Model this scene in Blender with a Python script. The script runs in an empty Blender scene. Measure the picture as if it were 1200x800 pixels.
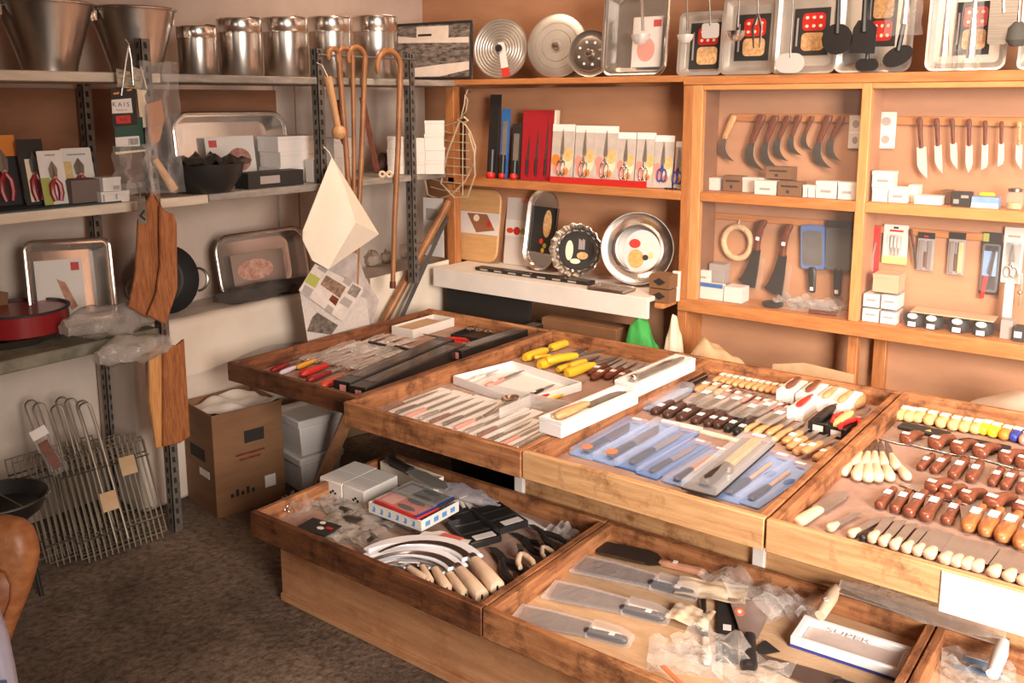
import bpy, bmesh, math, random
from mathutils import Matrix, Vector
random.seed(7)
rnd = random.uniform
scene = bpy.context.scene
COL = scene.collection

# ------------------------------------------------------------------ camera
FP, PX, PY, YAW, PITCH, ROLL, EYE = 1079.2, 600.0, 307.07, -.645666, .173614, .002395, 1.65
_c, _s = math.cos(YAW), math.sin(YAW)
FW = Vector((_s*math.cos(PITCH), _c*math.cos(PITCH), -math.sin(PITCH)))
_r0 = Vector((_c, -_s, 0)); _d0 = FW.cross(_r0)
RT = _r0*math.cos(ROLL) + _d0*math.sin(ROLL); DN = FW.cross(RT)
EYEP = Vector((0, 0, EYE))
cam = bpy.data.objects.new('camera', bpy.data.cameras.new('camera')); COL.objects.link(cam)
cam.matrix_world = Matrix(((RT.x, -DN.x, -FW.x, 0), (RT.y, -DN.y, -FW.y, 0), (RT.z, -DN.z, -FW.z, EYE), (0, 0, 0, 1)))
cam.data.sensor_width = 36; cam.data.lens = FP/1200*36
cam.data.shift_y = -(400-PY)/1200
cam.data.clip_start = .05
scene.camera = cam

def ray(x, y): return FW + RT*((x-PX)/FP) + DN*((y-PY)/FP)
def zp(x, y, z): d = ray(x, y); return EYEP + d*((z-EYE)/d.z)     # photo point on a level plane
def yp(x, y, Y): d = ray(x, y); return EYEP + d*(Y/d.y)            # ... on a plane parallel to the back wall
def xp(x, y, X): d = ray(x, y); return EYEP + d*(X/d.x)            # ... on a plane parallel to the left wall
def depth(p): return (p-EYEP).dot(FW)
def m_of(px, p): return px*depth(p)/FP                              # size in metres of px at p

# ------------------------------------------------------------------ mesh builder
class MB:
    def __init__(s): s.v, s.f, s.m = [], [], []
    def add(s, vs, fs, m=0):
        o = len(s.v); s.v += [tuple(v) for v in vs]
        for f in fs: s.f.append([i+o for i in f]); s.m.append(m)
        return s
    def box(s, a, b, m=0):
        x0, y0, z0 = a; x1, y1, z1 = b
        return s.add([(x0,y0,z0),(x1,y0,z0),(x1,y1,z0),(x0,y1,z0),(x0,y0,z1),(x1,y0,z1),(x1,y1,z1),(x0,y1,z1)],
              [(0,3,2,1),(4,5,6,7),(0,1,5,4),(1,2,6,5),(2,3,7,6),(3,0,4,7)], m)
    def quad(s, a, b, c, d, m=0): return s.add([a,b,c,d], [(0,1,2,3)], m)
    def rect(s, x0, y0, x1, y1, z, m=0): return s.quad((x0,y0,z),(x1,y0,z),(x1,y1,z),(x0,y1,z), m)
    def disc(s, cx, cy, rx, ry, z, m=0, n=20):
        return s.add([(cx+rx*math.cos(2*math.pi*i/n), cy+ry*math.sin(2*math.pi*i/n), z) for i in range(n)], [tuple(range(n))], m)
    def slab(s, poly, z0, z1, r=0, m=0):
        a = sum(p[0]*q[1]-q[0]*p[1] for p, q in zip(poly, poly[1:]+poly[:1]))
        if a < 0: poly = poly[::-1]
        n = len(poly)
        def inset(d):
            out = []
            for i in range(n):
                p, q, t = Vector(poly[i-1]), Vector(poly[i]), Vector(poly[(i+1) % n])
                e1, e2 = (q-p), (t-q)
                n1 = Vector((-e1.y, e1.x)).normalized() if e1.length > 1e-9 else Vector((0,0))
                n2 = Vector((-e2.y, e2.x)).normalized() if e2.length > 1e-9 else Vector((0,0))
                k = (n1+n2); l = k.length
                k = k/l*min(1/max(l/2, .5), 1.4) if l > 1e-6 else n1
                out.append(q + k*d)
            return out
        if r: rings = [(inset(r), z0), (poly, z0+r), (poly, z1-r), (inset(r), z1)]
        else: rings = [(poly, z0), (poly, z1)]
        vs = [(p[0], p[1], z) for ps, z in rings for p in ps]
        fs = [tuple(range(n))[::-1], tuple(range((len(rings)-1)*n, len(rings)*n))]
        for k in range(len(rings)-1):
            for i in range(n):
                j = (i+1) % n; fs.append((k*n+i, k*n+j, (k+1)*n+j, (k+1)*n+i))
        return s.add(vs, fs, m)
    def tube(s, pts, r, n=8, m=0, closed=False):
        pts = [Vector(p) for p in pts]; N = len(pts); vs = []; up = None
        for i, p in enumerate(pts):
            if closed: t = pts[(i+1) % N]-pts[i-1]
            else: t = pts[min(i+1, N-1)]-pts[max(i-1, 0)]
            t.normalize()
            if up is None: up = Vector((0,0,1)) if abs(t.z) < .9 else Vector((1,0,0))
            a = (up - t*up.dot(t)); a = a.normalized() if a.length > 1e-6 else t.orthogonal().normalized()
            b = t.cross(a); up = a
            rr = r[i] if isinstance(r, (list, tuple)) else r
            for k in range(n):
                w = 2*math.pi*k/n; vs.append(p + (a*math.cos(w)+b*math.sin(w))*rr)
        fs = []
        for i in range(N if closed else N-1):
            for k in range(n):
                i2 = (i+1) % N; fs.append((i*n+k, i*n+(k+1) % n, i2*n+(k+1) % n, i2*n+k))
        if not closed: fs += [tuple(range(n))[::-1], tuple(range((N-1)*n, N*n))]
        return s.add(vs, fs, m)
    def lathe(s, prof, n=28, m=0, c=(0,0,0), sx=1, sy=1):
        vs = []; fs = []
        for r, z in prof:
            for k in range(n):
                w = 2*math.pi*k/n; vs.append((c[0]+r*math.cos(w)*sx, c[1]+r*math.sin(w)*sy, c[2]+z))
        for i in range(len(prof)-1):
            for k in range(n): fs.append((i*n+k, i*n+(k+1) % n, (i+1)*n+(k+1) % n, (i+1)*n+k))
        if prof[0][0] > 1e-6: fs.append(tuple(range(n))[::-1])
        if prof[-1][0] > 1e-6: fs.append(tuple(range((len(prof)-1)*n, len(prof)*n)))
        return s.add(vs, fs, m)
    def loft(s, secs, n=10, m=0, e=1.0):
        # secs: (x, half width, half height, y offset, z centre); e<1 squarer
        vs = []
        for x, hw, hh, yo, zc in secs:
            for k in range(n):
                w = 2*math.pi*(k+.5)/n; c, d = math.cos(w), math.sin(w)
                vs.append((x, yo+hw*math.copysign(abs(c)**e, c), zc+hh*math.copysign(abs(d)**e, d)))
        N = len(secs)
        fs = [(i*n+k, i*n+(k+1) % n, (i+1)*n+(k+1) % n, (i+1)*n+k) for i in range(N-1) for k in range(n)]
        fs += [tuple(range(n))[::-1], tuple(range((N-1)*n, N*n))]
        return s.add(vs, fs, m)
    def grid(s, fn, nu, nv, m=0):
        vs = [fn(i/nu, j/nv) for j in range(nv+1) for i in range(nu+1)]
        fs = [(j*(nu+1)+i, j*(nu+1)+i+1, (j+1)*(nu+1)+i+1, (j+1)*(nu+1)+i) for j in range(nv) for i in range(nu)]
        return s.add(vs, fs, m)
    def ball(s, c, r, m=0, n=10, k=6, sz=1):
        prof = [(r*math.sin(math.pi*i/k), -r*sz*math.cos(math.pi*i/k)) for i in range(k+1)]
        prof[0] = (1e-7, prof[0][1]); prof[-1] = (1e-7, prof[-1][1])
        return s.lathe(prof, n, m, c)
    def mesh(s, name, mats, ang=38):
        me = bpy.data.meshes.new(name); me.from_pydata(s.v, [], s.f)
        mats = mats if isinstance(mats, (list, tuple)) else [mats]
        for x in mats: me.materials.append(x)
        me.polygons.foreach_set('material_index', [min(i, len(mats)-1) for i in s.m])
        bm = bmesh.new(); bm.from_mesh(me)
        bmesh.ops.recalc_face_normals(bm, faces=bm.faces)
        lim = math.radians(ang)
        for f in bm.faces: f.smooth = True
        for e in bm.edges:
            if len(e.link_faces) != 2 or e.calc_face_angle(0) > lim: e.smooth = False
        bm.to_mesh(me); bm.free(); me.update()
        return me

def rrect(w, h, r, k=4, cx=0, cy=0):
    out = []
    for sx, sy, a0 in ((1,1,0),(-1,1,90),(-1,-1,180),(1,-1,270)):
        for i in range(k+1):
            a = math.radians(a0+90*i/k)
            out.append((cx+sx*(w/2-r)+r*math.cos(a), cy+sy*(h/2-r)+r*math.sin(a)))
    return out
def ell(rx, ry, n=24, cx=0, cy=0): return [(cx+rx*math.cos(2*math.pi*i/n), cy+ry*math.sin(2*math.pi*i/n)) for i in range(n)]

# ------------------------------------------------------------------ objects
def tag(o, label=None, cat=None, group=None, kind=None):
    if label: o['label'] = label
    if cat: o['category'] = cat
    if group: o['group'] = group
    if kind: o['kind'] = kind
    return o
def thing(name, label, cat, group=None, mw=None):
    o = bpy.data.objects.new(name, None); o.empty_display_size = .05; COL.objects.link(o)
    if mw is not None: o.matrix_world = mw
    return tag(o, label, cat, group)
def part(parent, name, mb, mats, bev=0, label=None, ml=None, ang=38):
    o = bpy.data.objects.new(name, mb.mesh(name, mats, ang)); COL.objects.link(o)
    if parent is not None: o.parent = parent
    if ml is not None: o.matrix_basis = ml
    if bev:
        b = o.modifiers.new('bevel', 'BEVEL'); b.width = bev; b.segments = 2; b.limit_method = 'ANGLE'; b.angle_limit = math.radians(50)
    if label: o['label'] = label
    return o
def solo(name, mb, mats, label, cat, group=None, mw=None, bev=0, ang=38):
    o = part(None, name, mb, mats, bev, ang=ang)
    if mw is not None: o.matrix_world = mw
    return tag(o, label, cat, group)
def struct(name, mb, mats, bev=0):
    o = part(None, name, mb, mats, bev); o['kind'] = 'structure'; return o
def dup(src, mw, label=None, group=None):
    r = src.copy(); COL.objects.link(r); r.matrix_world = mw
    if label: r['label'] = label
    if group: r['group'] = group
    for ch in src.children:
        c = ch.copy(); COL.objects.link(c); c.parent = r; c.matrix_basis = ch.matrix_basis.copy()
        for g in ch.children:
            d = g.copy(); COL.objects.link(d); d.parent = c; d.matrix_basis = g.matrix_basis.copy()
    return r
PROTO = {}
def inst(key, build, mw, label, group=None):
    # build(label, group) makes the first one; the rest are copies of it and of its parts
    if key in PROTO: return dup(PROTO[key], mw, label, group)
    o = build(label, group); o.matrix_world = mw; PROTO[key] = o
    return o
def frame(o, xd, zd=(0,0,1), s=1.0):
    z = Vector(zd).normalized(); x = Vector(xd); x = (x - z*x.dot(z)).normalized(); y = z.cross(x)
    return Matrix(((x.x*s, y.x*s, z.x*s, o[0]), (x.y*s, y.y*s, z.y*s, o[1]), (x.z*s, y.z*s, z.z*s, o[2]), (0,0,0,1)))
def along(o, xd, zh=(0,0,1), s=1.0):
    # like frame, but the x direction is kept exactly
    x = Vector(xd).normalized(); z = Vector(zh); z = (z - x*z.dot(x)).normalized(); y = z.cross(x)
    return Matrix(((x.x*s, y.x*s, z.x*s, o[0]), (x.y*s, y.y*s, z.y*s, o[1]), (x.z*s, y.z*s, z.z*s, o[2]), (0,0,0,1)))
def lie(x0, y0, x1, y1, z, L=1.0, tilt=0):
    # something lying on a level plane from one photo point to another
    a, b = zp(x0, y0, z), zp(x1, y1, z); d = b-a; s = d.length/L
    d = d.normalized(); zd = Vector((0,0,1)) - d*tilt; d = d + Vector((0,0,tilt))
    return frame(a, d, zd, s)
def upY(p, tilt=0, yaw=0, s=1, roll=0):
    # standing, facing the room from the back wall; tilt leans the top back
    m = Matrix.Translation(Vector(p)) @ Matrix.Rotation(math.radians(yaw), 4, 'Z') @ Matrix.Rotation(math.radians(90-tilt), 4, 'X') @ Matrix.Rotation(math.radians(roll), 4, 'Z')
    return m @ Matrix.Scale(s, 4)
def upX(p, tilt=0, yaw=0, s=1, roll=0): return upY(p, tilt, yaw+90, s, roll)
def yrect(x0, y0, x1, y1, Y):
    xm, ym = (x0+x1)/2, (y0+y1)/2
    a, b = yp(x0, ym, Y), yp(x1, ym, Y); lo, hi = yp(xm, y1, Y), yp(xm, y0, Y)
    return Vector(((a.x+b.x)/2, Y, lo.z)), b.x-a.x, hi.z-lo.z
def xrect(x0, y0, x1, y1, X):
    xm, ym = (x0+x1)/2, (y0+y1)/2
    a, b = xp(x0, ym, X), xp(x1, ym, X); lo, hi = xp(xm, y1, X), xp(xm, y0, X)
    return Vector((X, (a.y+b.y)/2, lo.z)), b.y-a.y, hi.z-lo.z
_TXT = {}
def text(parent, name, s, size, m, ml, sx=1):
    k = (s, size)
    if k not in _TXT:
        cu = bpy.data.curves.new('lettering', 'FONT'); cu.body = s; cu.size = size; cu.align_x = 'CENTER'; cu.align_y = 'CENTER'
        t = bpy.data.objects.new('lettering', cu); COL.objects.link(t)
        dg = bpy.context.evaluated_depsgraph_get(); me = bpy.data.meshes.new_from_object(t.evaluated_get(dg))
        bpy.data.objects.remove(t); bpy.data.curves.remove(cu); _TXT[k] = me
    me = _TXT[k].copy(); me.materials.clear(); me.materials.append(m)
    o = bpy.data.objects.new(name, me); COL.objects.link(o); o.parent = parent
    o.matrix_basis = ml @ Matrix.Diagonal((sx, 1, 1, 1))
    return o
def at(x, y, z, rot=0): return Matrix.Translation((x, y, z)) @ Matrix.Rotation(math.radians(rot), 4, 'Z')

# ------------------------------------------------------------------ materials
MATS = {}
def mat(name, col, rough=.5, metal=0, col2=None, vs=6, st=(1,1,1), bump=0, bs=80, spec=.5, lo=.35, hi=.65, dist=0, stain=None):
    if name in MATS: return MATS[name]
    m = bpy.data.materials.new(name); m.use_nodes = True; MATS[name] = m
    nt = m.node_tree; N, L = nt.nodes, nt.links
    p = N['Principled BSDF']; p.inputs['Roughness'].default_value = rough; p.inputs['Metallic'].default_value = metal
    p.inputs['Specular IOR Level'].default_value = spec
    p.inputs['Base Color'].default_value = (*col, 1)
    if col2 is not None or bump:
        tc = N.new('ShaderNodeTexCoord'); mp = N.new('ShaderNodeMapping'); mp.inputs['Scale'].default_value = st
        L.new(tc.outputs['Object'], mp.inputs['Vector'])
    if col2 is not None:
        nz = N.new('ShaderNodeTexNoise'); nz.inputs['Scale'].default_value = vs; nz.inputs['Detail'].default_value = 6; nz.inputs['Roughness'].default_value = .6
        nz.inputs['Distortion'].default_value = dist
        L.new(mp.outputs[0], nz.inputs['Vector'])
        cr = N.new('ShaderNodeValToRGB'); cr.color_ramp.elements[0].position = lo; cr.color_ramp.elements[1].position = hi
        cr.color_ramp.elements[0].color = (*col, 1); cr.color_ramp.elements[1].color = (*col2, 1)
        L.new(nz.outputs['Fac'], cr.inputs[0]); L.new(cr.outputs[0], p.inputs['Base Color'])
        if stain:
            ns = N.new('ShaderNodeTexNoise'); ns.inputs['Scale'].default_value = stain[0]; ns.inputs['Detail'].default_value = 5; ns.inputs['Roughness'].default_value = .7
            L.new(tc.outputs['Object'], ns.inputs['Vector'])
            c2 = N.new('ShaderNodeValToRGB'); c2.color_ramp.elements[0].position = stain[2]; c2.color_ramp.elements[1].position = stain[3]
            k = stain[1]; c2.color_ramp.elements[0].color = (k, k*.85, k*.75, 1); c2.color_ramp.elements[1].color = (1,1,1,1)
            L.new(ns.outputs['Fac'], c2.inputs[0]); mm = N.new('ShaderNodeMix'); mm.data_type = 'RGBA'; mm.blend_type = 'MULTIPLY'; mm.inputs[0].default_value = 1
            L.new(cr.outputs[0], mm.inputs[6]); L.new(c2.outputs[0], mm.inputs[7]); L.new(mm.outputs[2], p.inputs['Base Color'])
    if bump:
        nb = N.new('ShaderNodeTexNoise'); nb.inputs['Scale'].default_value = bs; nb.inputs['Detail'].default_value = 3
        L.new(mp.outputs[0], nb.inputs['Vector'])
        b = N.new('ShaderNodeBump'); b.inputs['Strength'].default_value = bump; b.inputs['Distance'].default_value = .01
        L.new(nb.outputs['Fac'], b.inputs['Height']); L.new(b.outputs[0], p.inputs['Normal'])
    return m
def film(name, col=(.9,.88,.85), a=.12, edge=.5, rough=.12, bump=.5, bs=45):
    if name in MATS: return MATS[name]
    m = bpy.data.materials.new(name); m.use_nodes = True; MATS[name] = m
    nt = m.node_tree; N, L = nt.nodes, nt.links
    p = N['Principled BSDF']; p.inputs['Base Color'].default_value = (*col, 1); p.inputs['Roughness'].default_value = rough
    out = N['Material Output']; tr = N.new('ShaderNodeBsdfTransparent'); mx = N.new('ShaderNodeMixShader')
    lw = N.new('ShaderNodeLayerWeight'); lw.inputs['Blend'].default_value = .35
    mr = N.new('ShaderNodeMapRange'); mr.inputs['To Min'].default_value = a; mr.inputs['To Max'].default_value = edge
    tc = N.new('ShaderNodeTexCoord'); nb = N.new('ShaderNodeTexNoise'); nb.inputs['Scale'].default_value = bs
    L.new(tc.outputs['Object'], nb.inputs['Vector'])
    b = N.new('ShaderNodeBump'); b.inputs['Strength'].default_value = bump; b.inputs['Distance'].default_value = .01
    L.new(nb.outputs['Fac'], b.inputs['Height']); L.new(b.outputs[0], p.inputs['Normal']); L.new(b.outputs[0], lw.inputs['Normal'])
    L.new(lw.outputs['Facing'], mr.inputs['Value']); L.new(mr.outputs[0], mx.inputs[0])
    L.new(tr.outputs[0], mx.inputs[1]); L.new(p.outputs[0], mx.inputs[2]); L.new(mx.outputs[0], out.inputs[0])
    return m

W_TRAYX = mat('tray wood along the front', (.27,.095,.034), .62, 0, (.52,.235,.095), 4, (1.2,12,12), .4, 40, stain=(9,.35,.36,.52))
W_TRAYY = mat('tray wood along the sides', (.24,.085,.032), .62, 0, (.48,.21,.085), 4, (12,1.2,12), .4, 40, stain=(9,.35,.36,.52))
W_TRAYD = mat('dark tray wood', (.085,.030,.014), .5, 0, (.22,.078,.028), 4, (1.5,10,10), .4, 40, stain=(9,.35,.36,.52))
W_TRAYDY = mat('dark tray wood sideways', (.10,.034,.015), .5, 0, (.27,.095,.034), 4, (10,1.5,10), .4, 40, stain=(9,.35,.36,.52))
W_PINE = mat('pale pine', (.50,.255,.105), .6, 0, (.70,.42,.205), 4, (1,14,14), .25, 40, stain=(7,.55,.34,.46))
W_BASE = mat('base board wood', (.40,.185,.085), .55, 0, (.53,.27,.13), 4, (1,10,10), .2, 40, stain=(5,.8,.34,.5))
W_CAB = mat('cabinet wood', (.41,.155,.05), .5, 0, (.54,.225,.078), 4, (2,14,14), .1, 40)
W_CABV = mat('cabinet wood upright', (.37,.135,.043), .5, 0, (.49,.20,.07), 4, (14,14,2), .1, 40)
W_CABL = mat('pale cabinet wood', (.53,.25,.09), .5, 0, (.63,.32,.125), 4, (14,14,2), .1, 40)
W_CABLX = mat('pale cabinet rail wood', (.51,.23,.08), .5, 0, (.61,.295,.11), 4, (2,14,14), .1, 40)
PLY = mat('fibreboard', (.43,.21,.11), .75, 0, (.50,.26,.14), 3, (1,1,3), .1, 200)
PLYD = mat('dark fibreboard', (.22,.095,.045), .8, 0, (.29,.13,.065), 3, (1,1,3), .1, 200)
LINER = mat('tray liner paper', (.30,.185,.14), .85, 0, (.42,.275,.215), 7, (1,1,1), .2, 60)
LINERW = mat('pale wood liner', (.50,.31,.17), .8, 0, (.60,.40,.24), 5, (2,8,1), .2, 40)
PLASTER = mat('plaster', (.52,.395,.325), .85, 0, (.62,.49,.41), 2.5, (1,1,1), .25, 25)
WHITEW = mat('whitewashed plaster', (.58,.48,.41), .85, 0, (.68,.58,.50), 3, (1,1,1), .3, 18)
FLOORM = mat('worn stone floor', (.055,.037,.025), .7, 0, (.24,.175,.13), 2.2, (1,1,1), .6, 45, lo=.32, hi=.72, stain=(38,.5,.38,.55))
STEEL = mat('brushed steel', (.62,.57,.52), .28, 1, (.5,.46,.42), 5, (1,1,1))
STEELB = mat('bright steel', (.78,.74,.70), .22, 1)
STEELD = mat('dark steel blade', (.26,.24,.22), .38, 1, (.36,.33,.30), 12, (1,1,1))
BLADE = mat('knife blade steel', (.60,.555,.52), .42, .85, (.48,.44,.41), 9, (1,1,1))
ALU = mat('dull aluminium', (.50,.47,.43), .42, .85, (.58,.54,.5), 9, (1,1,1))
GALV = mat('galvanised angle iron', (.13,.115,.10), .55, .5, (.22,.195,.17), 14, (1,1,1))
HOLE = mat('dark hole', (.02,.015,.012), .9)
WIRE = mat('tinned wire', (.52,.46,.38), .35, .9)
BLACK = mat('black plastic', (.018,.016,.016), .38)
BLACKM = mat('matt black', (.022,.02,.019), .6)
BLADEK = mat('blackened blade', (.03,.027,.026), .45, .3)
RED = mat('red plastic', (.55,.025,.02), .35)
REDD = mat('dark red enamel', (.26,.015,.018), .25)
ORANGE = mat('orange plastic', (.75,.24,.04), .4)
YELLOW = mat('yellow plastic', (.80,.50,.03), .4)
BLUE = mat('blue print', (.03,.14,.42), .4)
BLUEL = mat('pale blue card', (.17,.32,.66), .45, 0, (.28,.43,.72), 12, (1,1,1))
NAVY = mat('navy plastic', (.03,.05,.28), .4)
GREEN = mat('green cloth', (.03,.26,.045), .8, 0, (.05,.34,.07), 10, (1,1,1), .2)
DGREEN = mat('dark green print', (.02,.07,.05), .5)
FOAM = mat('white foam', (.84,.82,.80), .7)
CARDW = mat('white card', (.72,.67,.62), .6)
CARDG = mat('off white carton', (.70,.66,.63), .65)
PAPER = mat('cream paper', (.80,.70,.56), .8, 0, (.86,.77,.64), 6, (1,1,1), .2, 20)
KRAFT = mat('kraft paper', (.44,.28,.15), .8, 0, (.52,.35,.20), 8, (1,1,1), .3, 30)
CARTON = mat('corrugated carton', (.175,.080,.034), .75, 0, (.22,.105,.047), 4, (1,1,6), .1, 60)
CARTONL = mat('pale carton', (.52,.36,.23), .75, 0, (.60,.43,.28), 5, (1,1,1), .1, 60)
ROSE = mat('rosewood handle', (.085,.020,.010), .42, 0, (.19,.05,.022), 30, (1,6,6), spec=.3)
ROSEL = mat('varnished brown handle', (.13,.036,.02), .28, 0, (.235,.075,.038), 30, (1,6,6))
BEECH = mat('pale beech handle', (.68,.49,.34), .5, 0, (.76,.58,.42), 25, (1,6,6))
BEECHO = mat('honey handle', (.55,.28,.12), .45, 0, (.68,.38,.18), 25, (1,6,6))
OLIVE = mat('olive board wood', (.20,.06,.020), .5, 0, (.42,.155,.05), 9, (14,1.2,1), dist=1.2)
CANE = mat('varnished cane', (.25,.10,.036), .4, 0, (.36,.16,.06), 14, (1,1,2))
BOARD = mat('beech board', (.56,.31,.12), .5, 0, (.64,.38,.17), 6, (1,8,1))
PRICE = mat('price sticker', (.88,.82,.80), .6)
REDP = mat('red print', (.52,.03,.025), .5)
PINKP = mat('pale red print', (.72,.30,.24), .6)
OAT = mat('oat bread picture', (.50,.24,.08), .7, 0, (.72,.47,.24), 90, (1,1,1))
TOMATO = mat('tomato picture', (.62,.05,.02), .6)
CREAMP = mat('cream print', (.85,.70,.5), .6)
GREYP = mat('grey print', (.35,.31,.29), .7)
GREENP = mat('olive print', (.36,.38,.08), .7)
KNF = film('knife bag film', (.76,.70,.69), .2, .5, .15, .5, 30)
BAGF = film('crinkled bag film', (.86,.83,.80), .10, .62, .1, .9, 35)
KBL = mat('polished white steel', (.86,.82,.78), .4, .5)
CARDS = mat('printed scissor card', (.50,.44,.40), .5, 0, (.60,.53,.48), 14)
GLASS = film('cabinet glass', (.9,.85,.8), .015, .16, .03, .02, 3)
FILM = film('clear film', (.86,.83,.80), .035, .28)
FILMW = film('milky film', (.80,.76,.74), .30, .6, .25)
FILMG = film('grey bag film', (.55,.49,.44), .38, .65, .22, .8, 30)
BLISTER = film('clear blister', (.86,.86,.9), .05, .4, .08, .15, 30)
FILMB = film('bluish blister', (.55,.66,.95), .07, .38, .10, .2, 30)
GLASSD = film('baking dish glass', (.70,.62,.52), .10, .75, .06, .1, 10)
NET = mat('black netting', (.02,.018,.017), .6)
CORK = mat('corkish handle', (.62,.42,.16), .6, 0, (.74,.55,.26), 60, (1,1,1))
FROST = film('frosted plastic', (.80,.78,.76), .45, .7, .3, .1, 20)
CONC = mat('grey slab', (.13,.12,.085), .7, 0, (.24,.22,.16), 12, (1,1,1), .4, 50)
SHELFW = mat('whitewashed shelf', (.58,.47,.36), .65, 0, (.70,.60,.48), 8, (6,1,6), .15)
SHELFG = mat('grey marbled shelf', (.20,.17,.145), .6, 0, (.36,.32,.28), 8, (4,1,4), .15)
SPOON = mat('polished spoon', (.72,.66,.58), .15, 1)
# ------------------------------------------------------------------ the room
Z1, Z2 = .35, .64           # rims of the low and of the high counter trays
F1, F2 = .292, .578         # floors of those trays
YF, YB = 3.60, 3.766        # cabinet front and back panel
XR = -3.06                  # front of the metal rack
ZS1, ZS2, ZS3, ZL = 1.75, 1.297, .818, .765
b = MB(); b.box((-3.7,-2.2,-.1), (3.2,4.05,0)); struct('floor', b, FLOORM)
b = MB(); b.box((-3.7,-2.2,0), (-3.6,4.05,2.75)); struct('wall_left', b, PLASTER)
b = MB(); b.box((-3.6,3.95,0), (3.2,4.05,2.75)); struct('wall_back', b, PLY)
b = MB(); b.box((-3.7,-2.2,2.75), (3.2,4.05,2.85)); struct('ceiling', b, PLASTER)
b = MB(); b.box((-3.598,1.9,0), (-3.3,3.93,ZL)); struct('trim_1', b, WHITEW, .02)
p = xp(325, 150, -3.57)
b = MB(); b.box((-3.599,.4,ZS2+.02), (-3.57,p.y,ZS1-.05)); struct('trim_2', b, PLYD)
b = MB(); b.box((-3.599,p.y+.005,ZL+.01), (-3.585,3.0,ZS1-.02)); b.box((-3.599,3.006,ZL+.01), (-3.585,3.94,ZS1-.02)); struct('trim_3', b, WHITEW)
b = MB(); b.box((-3.599,.4,ZS3-.11), (-3.585,1.899,ZS3-.085)); b.box((-3.599,.4,.0), (-3.59,1.899,ZS2-.05)); struct('trim_4', b, WHITEW)

# ------------------------------------------------------------------ metal shelf rack on the left
rk = thing('shelf_rack', 'long slotted-angle shelf rack with worn boards along the left wall', 'shelf rack', mw=Matrix.Translation((XR, 1.9, 0)))
def upright_mb(z0, z1):
    q = MB(); q.box((-.003,-.018,z0), (0,.018,z1)); q.box((-.04,-.018,z0), (0,-.015,z1))
    z = z0+.03
    while z < z1-.02:
        q.rect(0,0,0,0,0) if False else q.quad((.0006,-.006,z),(.0006,.006,z),(.0006,.004,z+.022),(.0006,-.008,z+.022), 1)
        q.quad((-.028,-.0187,z),(-.016,-.0187,z),(-.014,-.0187,z+.022),(-.026,-.0187,z+.022), 1); z += .042
    return q
for X, Y, z0 in ((0,0,0), (-.42,0,0), (0,.81,ZS2-.03), (0,1.38,ZL)):
    part(rk, 'upright', upright_mb(z0, ZS1 if X else 1.87), [GALV, HOLE], ml=Matrix.Translation((X-.002,Y,0)))
def shelf_mb(y0, y1, z, t, x0=-.48, x1=-.006):
    q = MB(); q.box((x0, y0-1.9, z-t), (x1, y1-1.9, z)); return q
part(rk, 'shelf', shelf_mb(.5,1.955,ZS1,.034), SHELFW, .004, 'upper whitewashed shelf board')
part(rk, 'shelf', shelf_mb(1.96,3.7,ZS1,.03), SHELFG, .004, 'upper grey marbled shelf board')
part(rk, 'shelf', shelf_mb(.5,2.125,ZS2,.036), SHELFW, .004, 'middle whitewashed shelf board')
part(rk, 'shelf', shelf_mb(2.13,3.52,ZS2,.03), SHELFG, .004, 'middle grey shelf board')
part(rk, 'shelf', shelf_mb(.5,1.88,ZS3,.045), CONC, .006, 'bottom mottled grey shelf slab')

# ------------------------------------------------------------------ wall cabinet
cabn = thing('wall_cabinet', 'orange pine cabinet of glazed and open shelves covering the back wall', 'cabinet', mw=Matrix.Translation((0,YF,0)))
def Xc(px, py=220): return yp(px, py, YF).x
def Zc(px, py): return yp(px, py, YF).z
XL, XP0, XP1, XP2, XD0, XD1 = Xc(522,150), Xc(800,140), Xc(811,140), Xc(823,140), Xc(1010,110), Xc(1022,110)
ZT1, ZT0, ZTI = Zc(900,87.5), Zc(900,98.5), Zc(900,105)
ZM1, ZM0 = Zc(1100,242), Zc(1100,255)
ZB1, ZB0 = Zc(815,351), Zc(815,366)
XEND = 1.15; D = YB-YF
ZLT1, ZLT0 = Zc(660,91), Zc(660,98)
ZLS1, ZLS0 = Zc(680,216.5), Zc(680,226.5)
def bx(name, a, c, m, bev=.003, label=None):
    q = MB(); q.box(a, c); return part(cabn, name, q, m, bev, label)
bx('top_board', (XL-.01,-.004,ZLT0), (XP0,D+.03,ZLT1), W_CAB)
bx('top_board', (XP0,-.006,ZT0), (XEND,D+.03,ZT1), W_CAB)
bx('post', (XL,0,0), (XL+.055,.05,ZLT0), W_CABV)
bx('post', (XP0,0,0), (XP1,D,ZT0), W_CABV)
bx('post', (XD0-.005,.03,0), (XD0+.035,.07,ZB0), W_CABV)
bx('post', (XD1+.03,D-.035,0), (XD1+.08,D-.001,ZB0), W_CABV)
bx('door_stile', (XP1,-.002,ZB0+.01), (XP2,.03,ZT0), W_CABL, label='pale wooden stile')
bx('door_stile', (XD0,-.002,ZB1), (XD1,.03,ZT0), W_CABL, label='pale wooden stile')
bx('door_rail', (XP2,-.002,ZTI), (XD0,.03,ZT0), W_CABLX); bx('door_rail', (XD1,-.002,ZTI), (XEND,.03,ZT0), W_CABLX)
bx('shelf', (XP2,0,ZM0), (XD0,D,ZM1), W_CAB); bx('shelf', (XD1,0,ZM0), (XEND,D,ZM1), W_CABLX)
bx('bottom_rail', (XP0+.004,-.01,ZB0), (XEND,D,ZB1), W_CAB)
bx('divider', (XD0+.002,.03,ZB1), (XD1-.002,D,ZT0), PLY)
bx('side_panel', (XP1,.03,ZB1), (XP2,D,ZT0), PLYD)
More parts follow.
